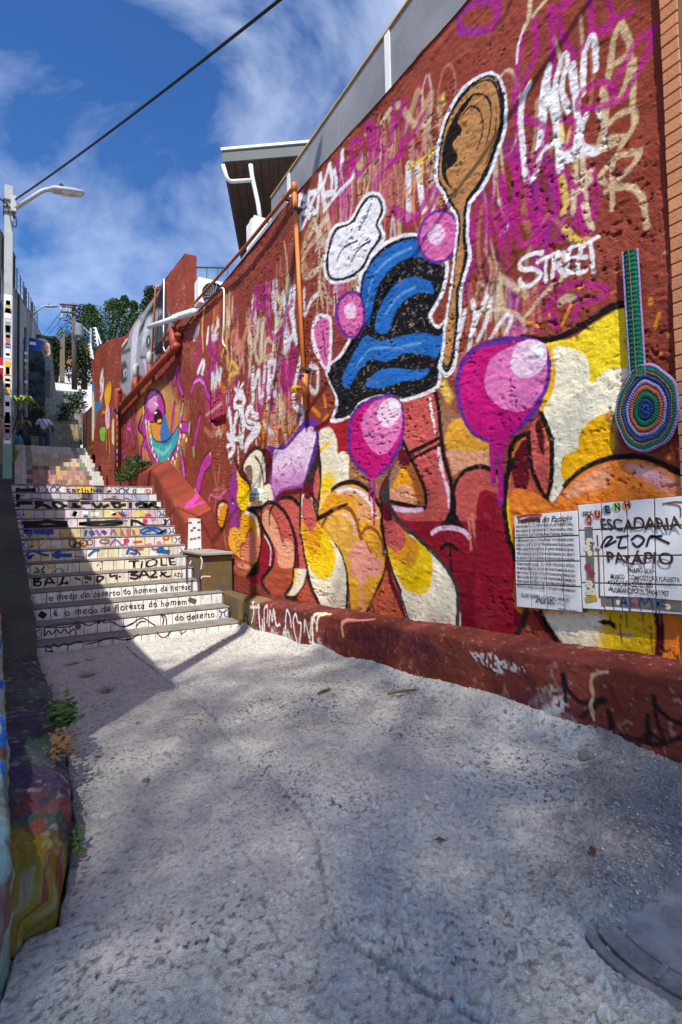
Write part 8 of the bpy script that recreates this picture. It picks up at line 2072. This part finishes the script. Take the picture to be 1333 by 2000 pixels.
# dry leaves
LEAFD = mat('dry_leaf', rgb(96, 62, 36), 0.8, 0.3, 40)
spots = [(.30, 5.68), (.40, 5.02), (.46, 4.45), (1.45, 1.0), (1.15, 1.35), (1.62, 2.2), (.25, 2.9)]
LEAF_LABELS = ['brown dry leaf in the hollow nearest the bottom step', 'brown dry leaf in the middle hollow of the pavement', 'brown dry leaf in the nearest of the pavement hollows', 'brown dry leaf near the manhole rim', 'brown dry leaf left of the gravel edge', 'brown dry leaf between the longer stick and the gravel', 'brown dry leaf beside the weedy plinth on the left']
for k, (x, y_) in enumerate(spots):
    z = pave_z(x, y_) + .004; a = random.uniform(0, 6.28); l = random.uniform(.015, .032); ca, sa = math.cos(a) * l, math.sin(a) * l
    m = MB(); m.add([(x - ca, y_ - sa, z), (x + sa * .4, y_ - ca * .4, z + .008), (x + ca, y_ + sa, z + .004), (x - sa * .4, y_ + ca * .4, z + .009), (x, y_, z + .002)], [(0, 1, 4), (1, 2, 4), (2, 3, 4), (3, 0, 4)])
    tag(m.build('dry_leaf', LEAFD), LEAF_LABELS[k], 'leaf', 'dry leaves on the pavement')
# litter at the foot of the steps
lt_ = bush('corner_weed', 'clump of yellowing weeds at the right end of the bottom step', 'weed', [((2.27, 6.5, .10), (.05, .06, .06)), ((2.25, 6.44, .06), (.06, .05, .03))], 170, .02, 77, 'dry', 3, Vector((2.27, 6.5, .02)))
# manhole
mh = thing('manhole_cover', 'dusty round iron manhole cover at the lower right corner', 'manhole cover', loc=(1.48, .73, .36))
IRON = mat('cast_iron', rgb(118, 118, 120), 0.7, 0.3, 25, .3, 90, dark=rgb(150, 150, 152), darkscale=7, darkpos=(.45, .65))
mc = (1.485, .73, .326)
def ring_flat(r0, r1, z0, z1, a0=0, a1=360, n=64):
    m = MB(); vs = []; fs = []
    for k in range(n + 1):
        a = R(a0 + (a1 - a0) * k / n)
        for rr_, zz in ((r0, z0), (r1, z0), (r1, z1), (r0, z1)): vs.append((mc[0] + rr_ * math.cos(a), mc[1] + rr_ * math.sin(a), mc[2] + zz))
    for k in range(n):
        for j in range(4): fs.append((k * 4 + j, (k + 1) * 4 + j, (k + 1) * 4 + (j + 1) % 4, k * 4 + (j + 1) % 4))
    m.add(vs, fs); return m
child(ring_flat(.285, .315, -.05, .013).build('rim', IRON, bevel=.004), mh)
child(ring_flat(.0, .272, -.05, .010).build('lid', IRON), mh)
child(ring_flat(.20, .212, .009, .016).build('inner_ring', IRON), mh)
for k in range(10):
    a = R(36 * k + 8); m = MB(); c_, s_ = math.cos(a), math.sin(a)
    m.hexa([(mc[0] + r0 * c_ + w_ * -s_, mc[1] + r0 * s_ + w_ * c_, mc[2] + .009) for r0, w_ in ((.21, -.007), (.268, -.007), (.268, .007), (.21, .007))], [(mc[0] + r0 * c_ + w_ * -s_, mc[1] + r0 * s_ + w_ * c_, mc[2] + .017) for r0, w_ in ((.21, -.006), (.268, -.006), (.268, .006), (.21, .006))]); child(m.build('rib', IRON), mh)
for k, chh in enumerate('ESGOTO'):
    a = R(36 * k + 118 + 18); child(text('raised_letter', chh, (mc[0] + .225 * math.cos(a), mc[1] + .225 * math.sin(a), mc[2] + .0165), (math.cos(a - math.pi / 2), math.sin(a - math.pi / 2), 0), (math.cos(a), math.sin(a), 0), .05, IRON, None, 'CENTER'), mh) if chh in 'CO' else None

# ================================================================== people
SKIN = mat('skin', rgb(120, 84, 62), 0.6, 0.05)
def skin_body(name, verts, edges, m_, parent, root=0):
    me = bpy.data.meshes.new(name); me.from_pydata([v[0] for v in verts], edges, []); o = obj_from(name, me, m_, None); child(o, parent)
    sk = o.modifiers.new('skin', 'SKIN'); sv = me.skin_vertices[0].data
    for i, v in enumerate(verts): sv[i].radius = (v[1], v[1] * (v[2] if len(v) > 2 else 1)); sv[i].use_root = (i == root)
    sb_ = o.modifiers.new('sub', 'SUBSURF'); sb_.levels = 2; sb_.render_levels = 2
    sk.use_smooth_shade = True
    return o
def person(label, base, face, shirt, trousers, pose, shirt_sleeves=True, hair=(24, 20, 20)):
    p = thing('person', label, 'person', loc=base)
    c_, s_ = math.cos(face), math.sin(face)
    def W(x, y_, z): return (base.x + x * c_ - y_ * s_, base.y + x * s_ + y_ * c_, base.z + z)      # x right, y forward
    hd, ch_, nk = pose['head'], pose['chest'], pose['neck']
    V_ = [(W(0, 0, .92), .115, .85), (W(*pose['belly']), .115, .8), (W(*ch_), .13, .75), (W(*nk), .05), (W(*[hd[k] * .7 + nk[k] * .3 for k in range(3)]), .075), (W(*hd), .088)]
    E_ = [(0, 1), (1, 2), (2, 3), (3, 4), (4, 5)]
    for side, (el, wr, tip) in ((-1, pose['larm']), (1, pose['rarm'])):
        n = len(V_); V_ += [(W(ch_[0] + side * .16, ch_[1], ch_[2] + .05), .055), (W(*el), .042), (W(*wr), .030), (W(*tip), .034)]; E_ += [(2, n), (n, n + 1), (n + 1, n + 2), (n + 2, n + 3)]
    for side, (kn, an, toe) in ((-1, pose['lleg']), (1, pose['rleg'])):
        n = len(V_); V_ += [(W(side * .09, 0, .84), .085), (W(*kn), .058), (W(*an), .040), (W(*toe), .035)]; E_ += [(0, n), (n, n + 1), (n + 1, n + 2), (n + 2, n + 3)]
    skin_body('body', V_, E_, SKIN, p)
    K = 1.16
    S_ = [(W(0, 0, .90), .135, .85), (W(*pose['belly']), .135, .85), (W(*ch_), .150, .78), (W(*[nk[k] * .6 + ch_[k] * .4 for k in range(3)]), .07)]; SE = [(0, 1), (1, 2), (2, 3)]
    if shirt_sleeves:
        for side, arm in ((-1, pose['larm']), (1, pose['rarm'])):
            n = len(S_); sh = (ch_[0] + side * .16, ch_[1], ch_[2] + .05); el = arm[0]; mid = tuple(sh[k] * .3 + el[k] * .7 for k in range(3)); S_ += [(W(*sh), .078), (W(*mid), .072)]; SE += [(2, n), (n, n + 1)]
    skin_body('shirt', S_, SE, mat('shirt_' + label[:12], rgb(*shirt), 0.85, 0.06, 8), p)
    T_ = [(W(0, 0, .93), .128, .9)]; TE = []
    for side, leg in ((-1, pose['lleg']), (1, pose['rleg'])):
        n = len(T_); kn, an = leg[0], leg[1]; low = tuple(kn[k] * .1 + an[k] * .9 for k in range(3)) if pose.get('long', True) else tuple(kn[k] * .8 + an[k] * .2 for k in range(3)); T_ += [(W(side * .09, 0, .82), .10), (W(*kn), .078), (W(*low), .064)]; TE += [(0, n), (n, n + 1), (n + 1, n + 2)]
    skin_body('trousers', T_, TE, mat('trousers_' + label[:12], rgb(*trousers), 0.85, 0.15, 10), p)
    H_ = [(W(hd[0], hd[1] - .015, hd[2] + .02), .098), (W(hd[0], hd[1] - .03, hd[2] - .05), .085)]
    skin_body('hair', H_, [(0, 1)], mat('hair', rgb(*hair), 0.7, 0.1), p)
    for side in (-1, 1):
        q = W(*[pose['lleg' if side < 0 else 'rleg'][2][k] for k in range(3)]); a = W(*pose['lleg' if side < 0 else 'rleg'][1])
        skin_body('shoe', [((a[0], a[1], base.z + .04), .05), ((q[0], q[1], base.z + .035), .045)], [(0, 1)], mat('shoe', rgb(50, 48, 50), 0.7), p)
    return p, W
zt = 2.17 + .163 * 12
b1 = at_y(86, 880, 22.2); b1.z = zt
pose1 = dict(head=(0, .10, 1.56), neck=(0, .06, 1.43), chest=(0, .02, 1.26), belly=(0, 0, 1.08), larm=((-.30, .06, 1.05), (-.24, .22, .92), (-.22, .28, .88)), rarm=((.31, .04, 1.05), (.27, .2, .95), (.25, .26, .92)), lleg=((-.10, .03, .48), (-.11, -.02, .08), (-.11, .12, .03)), rleg=((.10, .10, .48), (.11, .06, .08), (.11, .2, .03)))
pA, W1 = person('person in a white T-shirt with a shoulder strap, seen from behind', b1, R(-6), (226, 224, 230), (70, 92, 130), pose1)
child(MB().tube([Vector(W1(-.10, -.13, 1.40)), Vector(W1(0, -.145, 1.22)), Vector(W1(.10, -.15, 1.05)), Vector(W1(.17, -.10, .95))], .014, 5).build('strap', DARKM), pA)
b2 = at_y(36, 883, 21.6); b2.z = zt
pose2 = dict(head=(0.0, .14, 1.52), neck=(0, .07, 1.42), chest=(0, .01, 1.26), belly=(0, 0, 1.08), larm=((-.26, .04, 1.0), (-.22, .10, .76), (-.21, .14, .70)), rarm=((.26, .05, 1.0), (.22, .2, .82), (.20, .26, .78)), lleg=((-.10, .06, .48), (-.11, -.02, .08), (-.11, .12, .03)), rleg=((.10, .02, .48), (.11, -.03, .08), (.11, .1, .03)), long=False)
pB, W2 = person('person in a white sleeveless vest looking down at bags', b2, R(-75), (224, 226, 232), (96, 96, 104), pose2, False)
def sack(name, label, c_, rx, rz, m_):
    m = MB().lathe(c_, [(.0, 0), (rx * .8, .02), (rx, rz * .3), (rx * .9, rz * .65), (rx * .35, rz * .92), (rx * .2, rz), (0, rz * 1.02)], 14); o = m.build(name, m_, smooth=True); return tag(o, label, 'bag')
q = at_y(45, 866, 21.3); sack('black_bag', 'bulging black bag beside the person in the vest', (q.x, 21.3, zt + .02), .26, .78, mat('bag_black', rgb(30, 32, 40), 0.5, 0.2, 20, .4, 40))
q = at_y(38, 866, 21.1); sack('plastic_bag', 'teal plastic bag in front of the black bag', (q.x, 21.0, zt + .02), .14, .5, mat('bag_teal', rgb(80, 140, 150), 0.4, 0.25, 20, .4, 40))
q = at_y(27, 866, 21.2); sack('white_sack', 'pale crumpled sack at the left of the people', (q.x, 21.2, zt + .02), .17, .62, mat('bag_white', rgb(190, 190, 196), 0.6, 0.2, 20, .4, 40))

# ------------------------------------------------------------------ lettering as plain meshes
bpy.context.view_layer.update()
dg = bpy.context.evaluated_depsgraph_get()
for o in [o for o in bpy.data.objects if o.type == 'FONT']:
    me = bpy.data.meshes.new_from_object(o.evaluated_get(dg)); nm = o.name; mw = o.matrix_world.copy(); par_ = o.parent; m_ = o.data.materials[0]
    sz = o.data.size; ph = random.uniform(0, 9)
    co = np.zeros(len(me.vertices) * 3, np.float32); me.vertices.foreach_get('co', co); co = co.reshape(-1, 3); u_, v_ = co[:, 0] / sz, co[:, 1] / sz
    co[:, 1] += sz * (.045 * np.sin(u_ * 2.3 + ph) + .03 * np.sin(u_ * 5.1 + 2 * ph) + .02 * np.sin(v_ * 9 + u_ * 3))
    co[:, 0] += sz * (.045 * np.sin(v_ * 4 + u_ * 1.7 + ph) + .02 * np.sin(v_ * 11 + u_ * 4))
    me.vertices.foreach_set('co', co.reshape(-1)); me.update()
    n = bpy.data.objects.new('lettering', me); col.objects.link(n)
    if not me.materials: me.materials.append(m_)
    n.parent = par_
    if par_: n.matrix_parent_inverse = par_.matrix_world.inverted()
    n.matrix_world = mw
    bpy.data.objects.remove(o)
bpy.context.view_layer.update()
